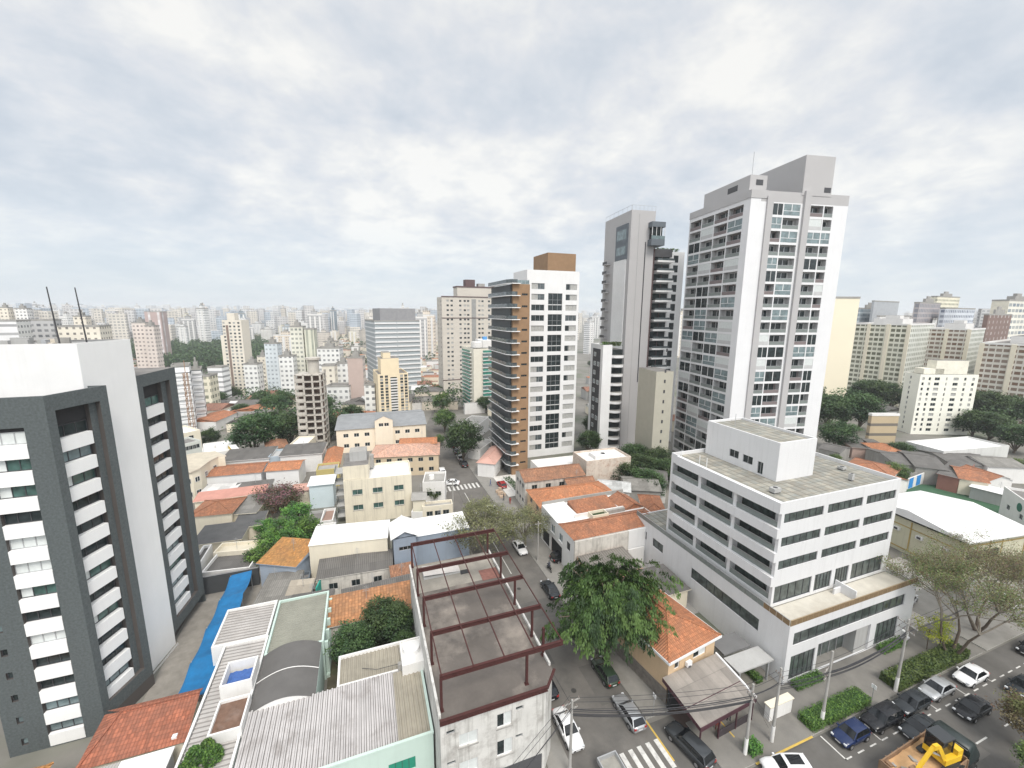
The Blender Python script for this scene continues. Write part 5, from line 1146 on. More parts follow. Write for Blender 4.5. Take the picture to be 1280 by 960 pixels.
# flatbed truck at the bottom edge
t = thing('flatbed_truck', 'truck with empty grey open bed beside the zebra crossing', 'truck', (20.4, 24.0, 0), rad(90)); b = MB()
BED = M('bed_floor', (.3, .29, .26), .9, .2, 1)
b.box(0, -1.0, .9, 4.4, 1.0, 1.05, BED); b.box(0, -1.05, 1.05, 4.4, -.95, 1.5, ALU); b.box(0, .95, 1.05, 4.4, 1.05, 1.5, ALU); b.box(4.3, -.95, 1.05, 4.4, .95, 1.5, ALU); b.box(0, -.95, 1.05, .1, .95, 1.5, ALU); b.build('bed', t)
b = MB(); b.box(-2.0, -.95, .5, -.2, .95, 1.9, WHITEC); b.box(-1.9, -.9, 1.5, -.3, .9, 1.75, CGL); b.build('cab', t)
for x in (-1.2, 3.3):
    for y in (-1, 1):
        b = MB(); A = [(x+.4*math.cos(2*PI*k/14), y-.12, .4+.4*math.sin(2*PI*k/14)) for k in range(14)]; C_ = [(a, y+.12, z) for a, _, z in A]; b.grid([A, C_], RUB, True, True); b.face(A, RUB); b.face(C_, RUB); b.build('wheel', t)
# ============================================================ people
def skinbody(name, label, pts, edges, rad_, mat, loc, rz=0.0, root=0):
    me = bpy.data.meshes.new(name); me.from_pydata(pts, edges, []); me.materials.append(mat); o = bpy.data.objects.new(name, me); COL.objects.link(o)
    sm = o.modifiers.new('skin', 'SKIN'); me.skin_vertices.new() if not me.skin_vertices else None
    for i, r in enumerate(rad_): me.skin_vertices[0].data[i].radius = (r, r)
    me.skin_vertices[0].data[root].use_root = True; sm.use_smooth_shade = True
    s2 = o.modifiers.new('sub', 'SUBSURF'); s2.levels = s2.render_levels = 1
    o.location = loc; o.rotation_euler.z = rz; return tag(o, label, 'person')
def person(label, loc, rz, mat, ride=False, grp=None):
    if not ride:
        P = [(0, 0, .95), (0, 0, 1.2), (0, 0, 1.42), (0, 0, 1.52), (.02, 0, 1.64), (.02, 0, 1.74), (0, .19, 1.4), (.03, .25, 1.12), (.12, .24, .9), (0, -.19, 1.4), (-.03, -.25, 1.12), (.02, -.25, .88), (0, .1, .9), (.1, .1, .5), (.12, .1, .07), (.24, .1, .04), (0, -.1, .9), (-.08, -.1, .5), (-.16, -.1, .08), (-.05, -.1, .04)]
    else:
        P = [(-.1, 0, .85), (0, 0, 1.1), (.1, 0, 1.32), (.13, 0, 1.42), (.16, 0, 1.52), (.17, 0, 1.64), (.1, .2, 1.28), (.3, .26, 1.1), (.5, .26, 1.02), (.1, -.2, 1.28), (.3, -.26, 1.1), (.5, -.26, 1.02), (-.05, .12, .82), (.3, .17, .75), (.2, .17, .35), (.32, .17, .3), (-.05, -.12, .82), (.3, -.17, .75), (.2, -.17, .35), (.32, -.17, .3)]
    E_ = [(0, 1), (1, 2), (2, 3), (3, 4), (4, 5), (2, 6), (6, 7), (7, 8), (2, 9), (9, 10), (10, 11), (0, 12), (12, 13), (13, 14), (14, 15), (0, 16), (16, 17), (17, 18), (18, 19)]
    Rr = [.14, .14, .15, .06, .11, .08, .07, .05, .04, .07, .05, .04, .1, .07, .05, .04, .1, .07, .05, .04]
    o = skinbody('person', label, P, E_, Rr, mat, loc, rz)
    if grp: o['group'] = grp
    h = MB(); c = P[5]; rows = []
    for i in range(6):
        a = PI/2*i/5; rows.append([(c[0]-.01+.125*math.cos(a)*math.cos(2*PI*k/12), c[1]+.12*math.cos(a)*math.sin(2*PI*k/12), c[2]-.02+.11*math.sin(a)) for k in range(12)])
    h.grid(rows, BLK, True, True); h.build('helmet' if ride else 'hair', o); return o
CL1 = M('dark_clothes', (.05, .055, .07), .9, .2, 6); CL2 = M('blue_clothes', (.08, .12, .25), .9, .2, 6); CL3 = M('red_clothes', (.3, .06, .05), .9, .2, 6)
person('person in dark clothes and helmet riding the motorcycle', (28.4, 58.6, .2), PI2, CL1, True)
t = thing('motorcycle', 'small motorcycle with rider on the pavement by the black car', 'motorcycle', (28.4, 58.6, .13), PI2); b = MB()
for x in (-.62, .66):
    q = MB(); q.tube([(x+.27*math.cos(2*PI*k/12), 0, .3+.27*math.sin(2*PI*k/12)) for k in range(13)], .055, RUB, 6, False); q.build('wheel', t)
b.bar((-.5, 0, .5), (.3, 0, .55), .2, BLK, .3); b.bar((.3, 0, .6), (.55, 0, .9), .12, BLK); b.bar((.52, 0, .95), (.66, 0, .32), .07, ALU); b.bar((.5, -.3, 1.0), (.5, .3, 1.0), .04, ALU); b.bar((-.6, 0, .72), (.05, 0, .75), .24, BLK, .12); b.build('frame', t)
for i, (x, y, m_, lb) in enumerate(((29.6, 86.5, CL1, 'pedestrian in dark clothes walking on the pale forecourt'), (30.4, 84.3, CL3, 'pedestrian in reddish clothes beside the forecourt edge'), (29.1, 95.5, CL2, 'pedestrian in blue at the far zebra crossing'), (33.5, 27.4, CL3, 'person in red standing under the bar awning'), (35.6, 27.8, CL1, 'person in black standing under the bar awning'))):
    person(lb, (x, y, .14 if y > 40 else .06), i*1.3, m_)
# ============================================================ utility poles and wires
PC = M('pole_concrete', (.36, .35, .33), .9, .15, 1.2, streak=.3); PWH = M('pole_white_base', (.75, .74, .72), .8, .1); INS = M('insulator', (.25, .2, .18), .4)
def pole(label, x, y, h, arms, az=0.0, box=None, base=True, lean=(0, 0)):
    t = thing('utility_pole', label, 'utility pole', (x, y, .1), az); b = MB()
    b.tube([(0, 0, -.1), (lean[0]*.5, lean[1]*.5, h*.5), (lean[0], lean[1], h)], [.17, .14, .1], PC, 10); b.build('post', t)
    if base: b = MB(); b.cyl(0, 0, 0, 1.9, .185, PWH, 12, .178); b.build('painted_base', t)
    for (z, w) in arms:
        f = z/h; b = MB(); b.bar((lean[0]*f-w/2, lean[1]*f+.12, z), (lean[0]*f+w/2, lean[1]*f+.12, z), .09, CONC, .11)
        for k in range(4): b.cyl(lean[0]*f-w/2+.1+(w-.2)*k/3, lean[1]*f+.12, z+.05, z+.25, .04, INS, 6)
        b.build('crossarm', t)
    if box: b = MB(); b.cyl(lean[0]*.8+.3, lean[1]*.8-.32, box, box+.95, .3, M('transformer_grey', (.5, .51, .5), .5), 14); b.box(lean[0]*.8-.1, -.55, box+.2, lean[0]*.8+.1, -.1, box+.4, ALU); b.build('transformer', t)
    return t
pole('leaning concrete pole nearest the bar awning', 34.3, 24.6, 8.2, [(7.4, 1.6), (6.7, 1.2)], rad(70))
pole('concrete pole between the awning pole and the clipped hedge', 38.0, 24.6, 8.8, [(8.0, 1.0)], rad(80))
pole('concrete pole rising from the clipped hedge', 44.6, 24.0, 9.2, [(7.2, 2.2), (6.2, 2.0)], rad(15))
pole('tall pole with grey transformer by the planting strip', 57.2, 23.9, 9.6, [(9.0, 2.0), (8.2, 1.6)], rad(85), 6.8)
pole('concrete pole beside the stained white steel frame building', 16.7, 28.9, 8.4, [(8.0, 1.9), (7.2, 1.5)], rad(10), base=False)
pole('thin pole on the left pavement far up the street', 17.0, 84, 8, [(7.5, 1.2)], 0, base=False)
pole('thin pole on the right pavement near the bar house', 27.7, 62, 7.5, [(7.0, 1.2)], 0, base=False)
WIR = M('cable_black', (.03, .03, .035), .6)
def wire(a, c, sag, r, label, grp):
    b = MB(); a = Vector(a); c = Vector(c); pts = []
    for i in range(15):
        f = i/14; p = a.lerp(c, f); p.z -= sag*4*f*(1-f); pts.append(p-a)
    b.tube(pts, r, WIR, 5, False); tag(b.build('cable', None, a), label, 'cable', grp)
rr = random.Random(4)
spans = [((-4, 18.0, 8.6), (16.7, 28.9, 8.2)), ((16.7, 28.9, 8.0), (34.3, 24.6, 7.5)), ((34.3, 24.6, 7.6), (38, 24.6, 7.8)), ((38, 24.6, 7.6), (44.6, 24, 7.4)), ((44.6, 24, 7.4), (57.2, 23.9, 8.6)), ((57.2, 23.9, 8.6), (78, 24.5, 8.6))]
nm_ = ['left of the steel frame pole', 'over the junction towards the awning poles', 'between the two awning poles', 'in front of the office hedge', 'along the office frontage', 'towards the bare tree']
for i, (a, c) in enumerate(spans):
    for k in range(7 if i in (1, 4, 3) else 4):
        dz = (.25, .1, -.1, -.55, -.8, -1.0, -1.25)[k]; dy = (.5, .15, -.4, 0, .05, -.05, .02)[k]
        wire((a[0], a[1]+dy, a[2]+dz), (c[0], c[1]+dy, c[2]+dz), (.35 if k < 3 else .7)*(1 if i in (1, 4, 5, 0) else .3), .018 if k < 3 else rr.choice((.03, .045, .06)), 'black overhead cable '+nm_[i], 'overhead cables '+nm_[i])
for i in range(4):
    wire((34.3+i*.2, 24.6, 7.2-i*.3), (38.8+i*.4, 25.6, .3), .1, .012, 'thin guy wire at the two leaning poles', 'guy wires at the leaning poles')
wire((16.7, 28.9, 7.8), (17.3, 84, 7.6), 1.2, .02, 'long cable running up the left side of the street', None)
# small street furniture
def post_sign(label, x, y, h):
    t = thing('sign_post', label, 'sign', (x, y, .1)); b = MB(); b.cyl(0, 0, 0, h, .035, ALU, 8); b.build('post', t); b = MB(); b.box(-.02, -.25, h-.5, .02, .25, h, WF); b.build('plate', t)
post_sign('thin street sign on the pavement by the tan house', 28.3, 31.2, 2.6); post_sign('small sign post in front of the silver sedan hedge', 52.8, 23.9, 2.4)
t = thing('planter', 'long planter with low dark plants on the pale forecourt', 'planter', (33.6, 89.5, .15), rad(3)); b = MB(); rim(b, 0, 0, 2.4, 9, .5, 0, WHITE, .15, 0); b.build('rim', t); b = MB()
for _ in range(700): leafquad(b, (random.uniform(.2, 2.2), random.uniform(.2, 8.8), .5+random.random()*.35), 1, .3, random.choice(DARKG))
b.build('plants', t)
for i in range(6):
    b = MB(); b.box(0, 0, 0, .75, .6, .5+.15*(i % 3), M('crate_tan', (.5, .38, .28), .9)); tag(b.build('crate', None, (29.2+(i % 2)*.9, 88+i*.75, .13)), 'tan crate in the little pile on the pale forecourt edge', 'crate', 'crates on the forecourt')
# ============================================================ mid-rise towers of the middle ground
# --- brown and white tower
BRK = M('tan_brick', (.29, .18, .1), .85, .12, .6); TG = glass('tower_glass', (.07, .085, .09), .1, .5)
t = thing('apartment_tower', 'white and tan brick apartment tower with dark balcony corner and zigzag white slabs', 'apartment tower', (33, 100.5, 0)); b = MB()
items = []; FL = 17; fh_ = 51.0/17
b.box(8.3, 11.9, 0, 12.19, 17, 51, BRK, ROOFG, skip='lr')
shell(b, 3.7, 0, 8.3, 17, -.3, 51.0, BRK, {'front': [(2.4, 3.2+k*fh_, ('bw',), lambda: win_mb(1.6, .5, .2, DARKF, GL, 3), 1.6, .5) for k in range(16)]}, ROOFG, items=items, parapet=.4)
b.build('brick_wall', t)
b = MB(); b.box(3.2, .9, 0, 3.69, 17.05, 50.9, M('dark_balcony_wall', (.06, .07, .075), .6, .1)); b.build('balcony_wall', t)
def zslab():
    q = MB(); q.prism([(2.0, 16.5), (2.2, 1.0), (3.2, -.9), (5.4, -.9), (5.4, -.02), (3.69, -.02), (3.69, 1.0), (3.19, 1.0), (3.19, 16.5)], 0, .2, WHITE2); q.prism([(2.05, 16.4), (2.25, 1.0), (3.25, -.8), (4.6, -.8), (4.6, -.74), (3.3, -.74), (2.32, 1.0), (2.12, 16.4)], .2, 1.1, TG); return q
for k in range(1, 18): a, me = proto('zslab', zslab); put('balcony', me, t, (0, 0, k*fh_), 0)
b = MB()
wg = lambda w, h, n, p, cu=None: (lambda: win_mb(w, h, .22, ALU, p, n, curtain=cu)); ops = []; rr = random.Random(9)
for k in range(18):
    z = 2.2+k*3.02; c = rr.choice((0, 0, 1, 1, 2)); P_ = [GL, TG, CURT][c]
    if z+1.8 < 55.2:
        ops.append((1.4, z, ('b1', c), wg(4.1, 1.7, 3, P_, ((0, .5, 0, 1), CURT) if c == 1 else None), 4.1, 1.7)); c2 = rr.randrange(3)
        ops.append((12.4, z, ('b2', c2), wg(3.7, 1.7, 3, [GL, TG, CURT][c2], ((.4, 1, 0, 1), CURT) if c2 == 0 else None), 3.7, 1.7))
        if k % 2 == 0 and z+5.0 < 55.3: c3 = rr.randrange(2); ops.append((6.7, z, ('b3', c3), lambda: win_mb(4.6, 5.0, .22, ALU, [GL, TG][c3], 3, trans=True, curtain=((0, 1, .32, .36), WF)), 4.6, 5.0))
shell(b, 12.2, 11.7, 29.0, 23, -.3, 55.9, WHITE2, {'front': ops}, ROOFG, items=items, parapet=.5); b.build('white_wall', t)
b = MB(); b.box(20.5, 16, 50, 29.9, 27, 61.5, BRK, ROOFG); b.build('roof_box', t)
b = MB(); 
for k in range(5): b.bar((3.8+k*1.1, .3, 51.0), (3.8+k*1.1, .3, 52.1), .06, ALU)
b.bar((3.8, .3, 52.1), (8.2, .3, 52.1), .06, ALU); b.box(3.8, .28, 51.05, 8.2, .31, 52.0, GLB); b.build('railing', t)
parts(t, 'window', items)
# --- small white tower with dark window column and rounded balcony stack
t = thing('apartment_tower', 'short white tower with dark window column, round balconies and roof garden', 'apartment tower', (68.2, 107.5, 0), rad(-7)); b = MB(); items = []
DW = M('charcoal_strip', (.05, .05, .055), .7, .1)
shell(b, 0, 0, 3.0, 9, -.3, 34.4, WHITE2, {'left': []}, ROOFG, items=items, parapet=.8); b.box(3.0, .8, -.3, 6.8, 9, 33, WHITE2, ROOFG)
b.box(-.03, 1.6, 1.5, -.003, 7.2, 33.0, DW); b.build('wall', t)
for k in range(11):
    z = 2+k*2.85
    a, me = proto('tb', lambda: win_mb(1.5, 1.3, .02, WF, GLB, 2)); put('window', me, t, (-.05, 6.2, z), -PI/2); put('window', me, t, (-.05, 3.6, z), -PI/2) if k % 2 else None
    def rb():
        q = MB(); P = [(0, 0)]+[(2.1+1.9*math.sin(a), -1.5*math.cos(a)+.2) for a in [(-75+15*i)*PI/180 for i in range(11)]]+[(4.0, .8), (0, .8)]; q.prism(P, 0, .75, WHITE2, CONC); q.box(.1, .55, .8, 3.9, .78, 2.5, GL); return q
    a, me = proto('rbal', rb); put('balcony', me, t, (2.9, 0, z), 0)
for k in range(5): leafs = MB(); [leafquad(leafs, (random.gauss(0, .5), random.gauss(0, .5), .4+random.random()*1.2), 1, .35, random.choice(GREENS)) for _ in range(260)]; o = leafs.build('roof_plant', t, (1+k*1.2, 1.5+.5*(k % 2), 33.6))
# --- grey slab tower with hanging box balcony
O, w, d, zt = ct(757, 790, 820, 262, 117+18, rad(-7)); 
t = thing('apartment_tower', 'tall plain grey tower with glass topped roof and a hanging dark box near the top', 'apartment tower', (O.x, O.y, 0), rad(-7)); b = MB()
GS = M('pale_grey_panel', (.43, .42, .42), .8, .03, .2); GS2 = M('pale_grey_panel_dark', (.36, .355, .355), .8, .03, .2); BRW = M('brown_panel', (.11, .07, .07), .8, .08)
items = []
shell(b, 0, 0, w, d, -.3, zt, GS, {'left': [(d*.72, 8+k*3.1, ('gw',), lambda: win_mb(1.0, 1.3, .2, DARKF, GL, 1), 1.0, 1.3) for k in range(int((zt-12)/3.1))]}, ROOFG, items=items, parapet=.3)
b.box(w*.32, -.05, 0, w*.34, -.003, zt-1, GS2); b.box(w*.62, -.06, 22, w*.66, -.003, zt-9, DARKF); b.box(w*.04, -.04, zt-14, w*.3, -.003, zt-.5, MATS['pale_grey_panel']); b.build('wall', t)
b = MB(); b.box(-.3, d*.1, 0, -.003, d*.55, zt-14, WHITE2); b.box(-.35, d*.08, zt-14, -.003, d*.5, zt-3.5, M('slate_panel', (.12, .14, .16), .7)); b.box(-.38, d*.12, zt-8, -.36, d*.45, zt-5, GLB); b.box(-.38, d*.12, zt-12.5, -.36, d*.45, zt-10, GLB); b.build('side_panel', t)
bxm = MB(); SP = MATS['slate_panel']; bxm.box(w*.72, -2.2, zt-10.2, w*1.28, 3, zt-8.4, SP); bxm.box(w*.72, -2.2, zt-4.9, w*1.28, 3, zt-3.4, SP); bxm.box(w*.78, -1.6, zt-8.4, w*1.2, 3, zt-4.9, GL)
for k in range(4): x = w*.74+k*w*.175; bxm.box(x, -2.1, zt-8.4, x+.12, -1.98, zt-4.9, WF)
bxm.box(w*.72, -2.15, zt-8.4, w*1.28, -2.12, zt-7.4, GLB); bxm.build('hanging_box', t)
b = MB()
for k in range(7): b.bar((w*k/6, .1, zt), (w*k/6, .1, zt+1.4), .06, ALU); b.bar((.1, d*k/6, zt), (.1, d*k/6, zt+1.4), .06, ALU)
b.bar((0, .1, zt+1.4), (w, .1, zt+1.4), .07, ALU); b.bar((.1, 0, zt+1.4), (.1, d, zt+1.4), .07, ALU); b.build('railing', t)
b = MB(); bx0 = w*.98; BW = 13.5; zt2 = zt-10.4
b.box(bx0, 2.5, 0, bx0+2.2, 12, zt2, BRW); b.box(bx0+2.2, 3.5, 0, bx0+BW, 12, zt2-.6, WHITE2, ROOFG); b.box(bx0+2.2, 2.6, zt2-2.4, bx0+8.4, 3.5, zt2, M('dark_crown', (.07, .07, .075), .7)); b.build('balcony_block', t)
for k in range(int((zt2-4)/3.05)):
    z = zt2-4.2-k*3.05
    def gb():
        q = MB(); q.box(0, -1.1, 0, 6.0, 1.6, .55, WHITE2); q.box(.2, 1.4, .55, 5.8, 1.59, 2.7, GL); q.box(.1, -1.05, .55, 5.9, -1.0, 1.2, TG); q.box(2.9, 1.2, .55, 3.1, 1.4, 2.6, BRW); q.box(0, 1.25, .55, .3, 1.4, 3.05, WHITE2); q.box(5.7, 1.25, .55, 6.0, 1.4, 3.05, WHITE2); return q
    a, me = proto('gb', gb); put('balcony', me, t, (bx0+2.3, 1.9, z), 0)
    def gw2():
        q = MB(); q.box(0, -.02, 0, 1.7, .0, 2.2, DARKF); q.box(.1, -.04, .1, 1.6, -.021, 2.1, GL); return q
    a, me = proto('gw2', gw2); put('window', me, t, (bx0+9.6, 3.49, z+.3), 0)
    def sb(): q = MB(); q.box(0, 0, 0, 1.3, 3.2, .25, GS); q.box(0, 0, .25, .1, 3.2, 1.1, DARKF); return q
    a, me = proto('sbal', sb); put('balcony', me, t, (-1.3, d*.72, z), 0)
parts(t, 'window', items)
b = MB(); 
for k in range(6): [leafquad(b, (bx0+3+k*1.7+random.gauss(0, .4), 5, zt2-.3+random.random()), 1, .4, random.choice(GREENS)) for _ in range(80)]
b.build('roof_plant', t)
O2 = at(822, 446, 116); t = thing('apartment_tower', 'narrow olive beige blind gabled tower squeezed left of the white grid tower', 'apartment tower', (O2.x, O2.y, 0), rad(-7)); b = MB(); b.box(0, 0, 0, 5.2, 9, O2.z-4, M('olive_beige', (.42, .4, .33), .85, .05), ROOFG); b.build('wall', t)
b = MB()
for k in range(12): b.box(2.4, -.04, 3+k*2.8, 2.9, -.003, 3.9+k*2.8, DARKF)
b.build('window_slot', t)
# --- tall white grid tower
A_ = rad(-10); O, w, d, zt = ct(863, 940, 1062, 238, 120, A_); zt = O.z if False else zt
t = thing('apartment_tower', 'tallest white apartment tower with a grid of balconies and grey roof block', 'apartment tower', (O.x, O.y, 0), A_)
TWW = M('tower_white', (.73, .73, .74), .75, .04, .2, streak=.14, scol=(.45, .45, .45)); TWG = M('tower_grey', (.44, .43, .43), .8, .04, .2); MAUVE = M('mauve_panel', (.2, .165, .165), .8, .08); INN = M('balcony_inside', (.5, .5, .5), .85, .1, 1)
NF = 22; FH = (zt-3.0)/NF
def bay(w_, h_, st):
    def f():
        q = MB(); D_ = 1.3; wallm = {0: INN, 1: INN, 2: INN, 3: MAUVE, 4: INN}[st]
        q.face([(0, D_, 0), (w_, D_, 0), (w_, D_, h_), (0, D_, h_)], wallm)
        q.box(w_*.18, D_-.08, .05, w_*.86, D_-.003, h_-.3, GL if st != 2 else GLB); q.box(w_*.5, D_-.1, .05, w_*.54, D_-.081, h_-.3, ALU)
        if st == 1: q.box(.03, .04, .03, w_-.03, .07, h_-.03, CURT2 if False else GLB); q.box(.03, .03, h_*.38, w_-.03, .08, h_*.42, WF); q.box(w_*.48, .03, h_*.4, w_*.52, .08, h_, WF)
        elif st == 2: q.box(.03, .04, .9, w_-.03, .07, h_-.03, CURT2); q.box(.03, .03, .03, w_-.03, .08, .9, INN)
        elif st == 4: q.box(.03, .04, .03, w_-.03, .07, h_-.03, GL); q.box(w_*.48, .03, .0, w_*.52, .08, h_, WF)
        else: q.box(.02, .04, .02, w_-.02, .08, .85, RAILG if st == 0 else MAUVE); q.box(.02, .03, .85, w_-.02, .09, .9, ALU)
        return q
    return f
b = MB(); rr = random.Random(22); items = []; lops = []; rops = []
def pick(): return rr.choices((0, 1, 2, 3, 4), (5, 2.2, 1.2, 1.8, 1.6))[0]
H_ = FH-.58; bw = (d-2.0-.5)/4; 
prev = {}
for k in range(NF):
    z = .8+k*FH+.2
    for i in range(4):
        st = prev[('l', i)] if rr.random() < .3 and ('l', i) in prev and prev[('l', i)] == 3 else pick(); prev[('l', i)] = st
        lops.append((.5+i*bw, z, ('bayL', st), bay(bw-.35, H_, st), bw-.35, H_))
b.wall((0, d), (0, -1), d, -.3, zt, TWW, [(s, s+a, z, z+h) for s, z, _, _, a, h in lops], 1.3, INN)
for s, z, key, mk, a, h in lops: q, me = proto(key, mk); items.append((q, me, (0, d-s, z), -PI/2))
# front: white pier, grey slot, bays, grey slot, bays, white blind strip
xs = [0, w*.155, w*.22, w*.52, w*.56, w*.59, w*.865, w]
fr = []
for (x0, x1, cells) in ((xs[2], xs[3], (.38, .62)), (xs[5], xs[6]-.1, (.6, .4))):
    for k in range(NF):
        z = .8+k*FH+.2; x = x0+.2
        for ci, c in enumerate(cells):
            cw = (x1-x0-.4)*c; st = prev[(x0, ci)] if rr.random() < .35 and prev.get((x0, ci)) == 3 else pick(); prev[(x0, ci)] = st
            fr.append((x, z, ('bayF', round(cw, 2), st), bay(cw-.3, H_, st), cw-.3, H_)); x += cw
b.wall((0, 0), (1, 0), w, -.3, zt-2.3, TWW, [(s, s+a, z, z+h) for s, z, _, _, a, h in fr], 1.3, INN)
for s, z, key, mk, a, h in fr: q, me = proto(key, mk); items.append((q, me, (s, 0, z), 0))
b.wall((0, 0), (1, 0), w*.1, zt-2.3, zt, TWW); b.wall((w*.1, 0), (1, 0), w*.9, zt-2.3, zt+.2, TWG); b.wall((w, 0), (0, 1), d, -.3, zt-2.3, TWW); b.wall((w, 0), (0, 1), d, zt-2.3, zt+.2, TWG); b.wall((w, d), (-1, 0), w, -.3, zt, TWW)
b.face([(0, 0, zt-.4), (w, 0, zt-.4), (w, d, zt-.4), (0, d, zt-.4)], ROOFG)
b.build('wall', t)
b = MB(); b.box(-.12, -.12, zt-1.6, w*.16, d+.1, zt+.25, TWG, skip='u'); b.box(w*.155, -.4, 0, w*.215, -.003, zt-1, TWG); b.box(w*.525, -.6, 0, w*.588, -.003, zt+.6, TWG); b.build('grey_pier', t)
b = MB(); b.box(w*.03, d*.08, zt-.39, w*.2, d*.8, zt+4.2, TWG, ROOFG);
b.box(w*.5, -.1, zt-.39, w*.8, d*1.0, zt+8.8, TWG, ROOFG)
b.box(w*.09, d*.08-.03, zt+1.9, w*.16, d*.08-.003, zt+3.2, DARKF); b.box(w*.03-.03, d*.25, zt+1.6, w*.03-.003, d*.4, zt+3.0, DARKF); b.box(w*.72, -.13, zt+.5, w*.79, -.103, zt+1.7, DARKF)
b.tube([(w*.2, d*.3, zt+5), (w*.2, d*.3, zt+11.5)], .07, ALU, 5); b.build('roof_block', t)
parts(t, 'balcony', items)

# --- generic tower with real windows on the front (and side)
def wtower(label, spec, a, wall, floors, nf, ns, ww=1.4, wh=1.3, pane=None, frame=None, z0=None, cat='apartment building', name='apartment_building', top=True, side='left', extra=None, parapet=.6, fill=None, sidewall=None, wside=None, limit=100):
    O, w, d, zt = spec; z0 = TZ(O.x, O.y)-1 if z0 is None else z0; H = zt-z0; frame = frame or ALU; pane = pane or GL
    t = thing(name, label, cat, (O.x, O.y, z0), a); b = MB(); fh = (H-1.5)/floors; ops = {'front': [], side: []}; rr = random.Random(int(w*91))
    for k in range(floors):
        z = k*fh+fh*.35+.6
        for (sd, W, n, w_) in (('front', w, nf, ww), (side, d, ns, wside or ww)):
            pos = n if isinstance(n, (list, tuple)) else [(i+.5)/n for i in range(n)]
            for p in pos:
                wi = w_
                if isinstance(p, tuple): p, wi = p
                st = rr.randrange(3); pn = pane if st < 2 else (fill or CURT)
                ops[sd].append((p*W-wi/2, z, ('wt', wi, wh, pn.name, frame.name), (lambda pn=pn, wi=wi: win_mb(wi, wh, .2, frame, pn, 2 if wi > 1 else 1)), wi, wh))
    items = shell(b, 0, 0, w, d, 0, H, wall, ops, ROOFG, parapet=parapet); b.build('wall', t); parts(t, 'window', items, limit)
    if top:
        c = MB(); c.box(w*.3, d*.25, H-parapet, w*.7, d*.7, H+3.0, wall, ROOFG); c.box(w*.4, d*.3, H+3, w*.55, d*.6, H+4.6, wall, ROOFG); c.build('roof_box', t)
    if extra: extra(t, w, d, H)
    return t
# beige tower
BG = M('beige_tower', (.56, .52, .46), .85, .05, .15); sp_ = ct(546, 552, 622, 371, 235, rad(3), 'L')
def ex(t, w, d, H):
    b = MB(); b.box(-.25, -.25, H+.003, w+.25, .1, H+.5, BRW); b.box(w*.28, d*.1, H, w*1.0, d*.8, H+5.5, BG, ROOFG); b.box(w*.27, d*.08, H+5.5, w*1.01, d*.82, H+6.2, BRW); b.box(w*.45, d*.3, H+6.2, w*.62, d*.7, H+10, BRW); b.box(w*.68, d*.3, H+6.2, w*.8, d*.6, H+8, CONC)
    b.box(-.2, -.2, H*.8, w+.1, -.003, H*.8+.4, BRW); b.box(-.2, -.2, H*.2, w+.1, -.003, H*.2+.4, BRW); b.box(w*.52, -.06, 2, w*.6, -.003, H-1, M('grey_strip', (.3, .3, .29))); b.build('cornice', t)
wtower('tall beige tower with small paired windows and brown cornices behind the green glass block', sp_, rad(3), BG, 22, [.1, .17, .32, .4, .46, .66, .72, .84, .93], 2, 1.3, 1.1, top=False, extra=ex)
# green glass balconies block
sp_ = ct(577, 592, 622, 436, 185, rad(4), 'L'); GRG = glass('green_balcony_glass', (.05, .22, .17), .15, .3)
def ex(t, w, d, H):
    fl = 17; fh = (H-2)/fl
    for k in range(fl):
        def gbb(): q = MB(); q.box(0, -.9, 0, w*.62, 0, .35, WHITE); q.box(.1, -.86, .35, w*.6, -.8, 1.3, GRG if k % 3 else GLB); q.box(.2, -.1, .35, w*.58, -.02, fh-.4, GLB); return q
        q = gbb(); q.build('balcony', t, (w*.36, 0, 1.5+k*fh))
        q = MB(); q.box(-1.0, 0, 0, 0, d*.7, .3, WHITE); q.box(-.96, .1, .3, -.9, d*.66, 1.2, GRG); q.build('balcony', t, (0, d*.15, 1.5+k*fh))
    b = MB(); b.cyl(w*.4, d*.4, H, H+2.5, w*.28, WHITE, 14); b.box(w*.5, d*.2, H, w*.95, d*.8, H+3.4, WHITE); b.cyl(w*.72, d*.45, H+3.4, H+4.8, w*.1, M('blue_tank', (.1, .3, .6)), 10); b.build('roof_box', t)
    b = MB(); b.box(-5, -2, 0, w*.4, -.003, 6, WHITE, CONC); b.build('podium', t)
wtower('cream tower with green glass balconies standing left of the brown and white tower', sp_, rad(4), M('cream_tower', (.74, .7, .6), .8, .04), 17, 0 or [], [], top=False, extra=ex)
# yellow tower
sp_ = ct(466, 472, 510, 468, 190, rad(5), 'L'); YW = M('sand_yellow', (.8, .68, .48), .85, .05, .3)
def ex(t, w, d, H):
    fl = 13; fh = (H-3)/fl; b = MB()
    b.box(w*.15, d*.2, H-.5, w*.75, d*.8, H+6.5, YW, ROOFG); b.box(w*.25, d*.3, H+6.5, w*.5, d*.7, H+9, YW, ROOFG); b.build('roof_box', t)
    for k in range(fl):
        q = MB(); q.box(0, -.35, 0, w*.24, -.02, fh*.5, WHITE); q.box(.1, -.1, fh*.5, w*.22, -.02, fh-.1, GL); q.build('balcony', t, (w*.4, 0, 1.5+k*fh))
wtower('sandy yellow stepped tower with white balcony stripe behind the peach building', sp_, rad(5), YW, 13, [.12, .28, .78, .92], 2, 1.3, 1.1, top=False, extra=ex)
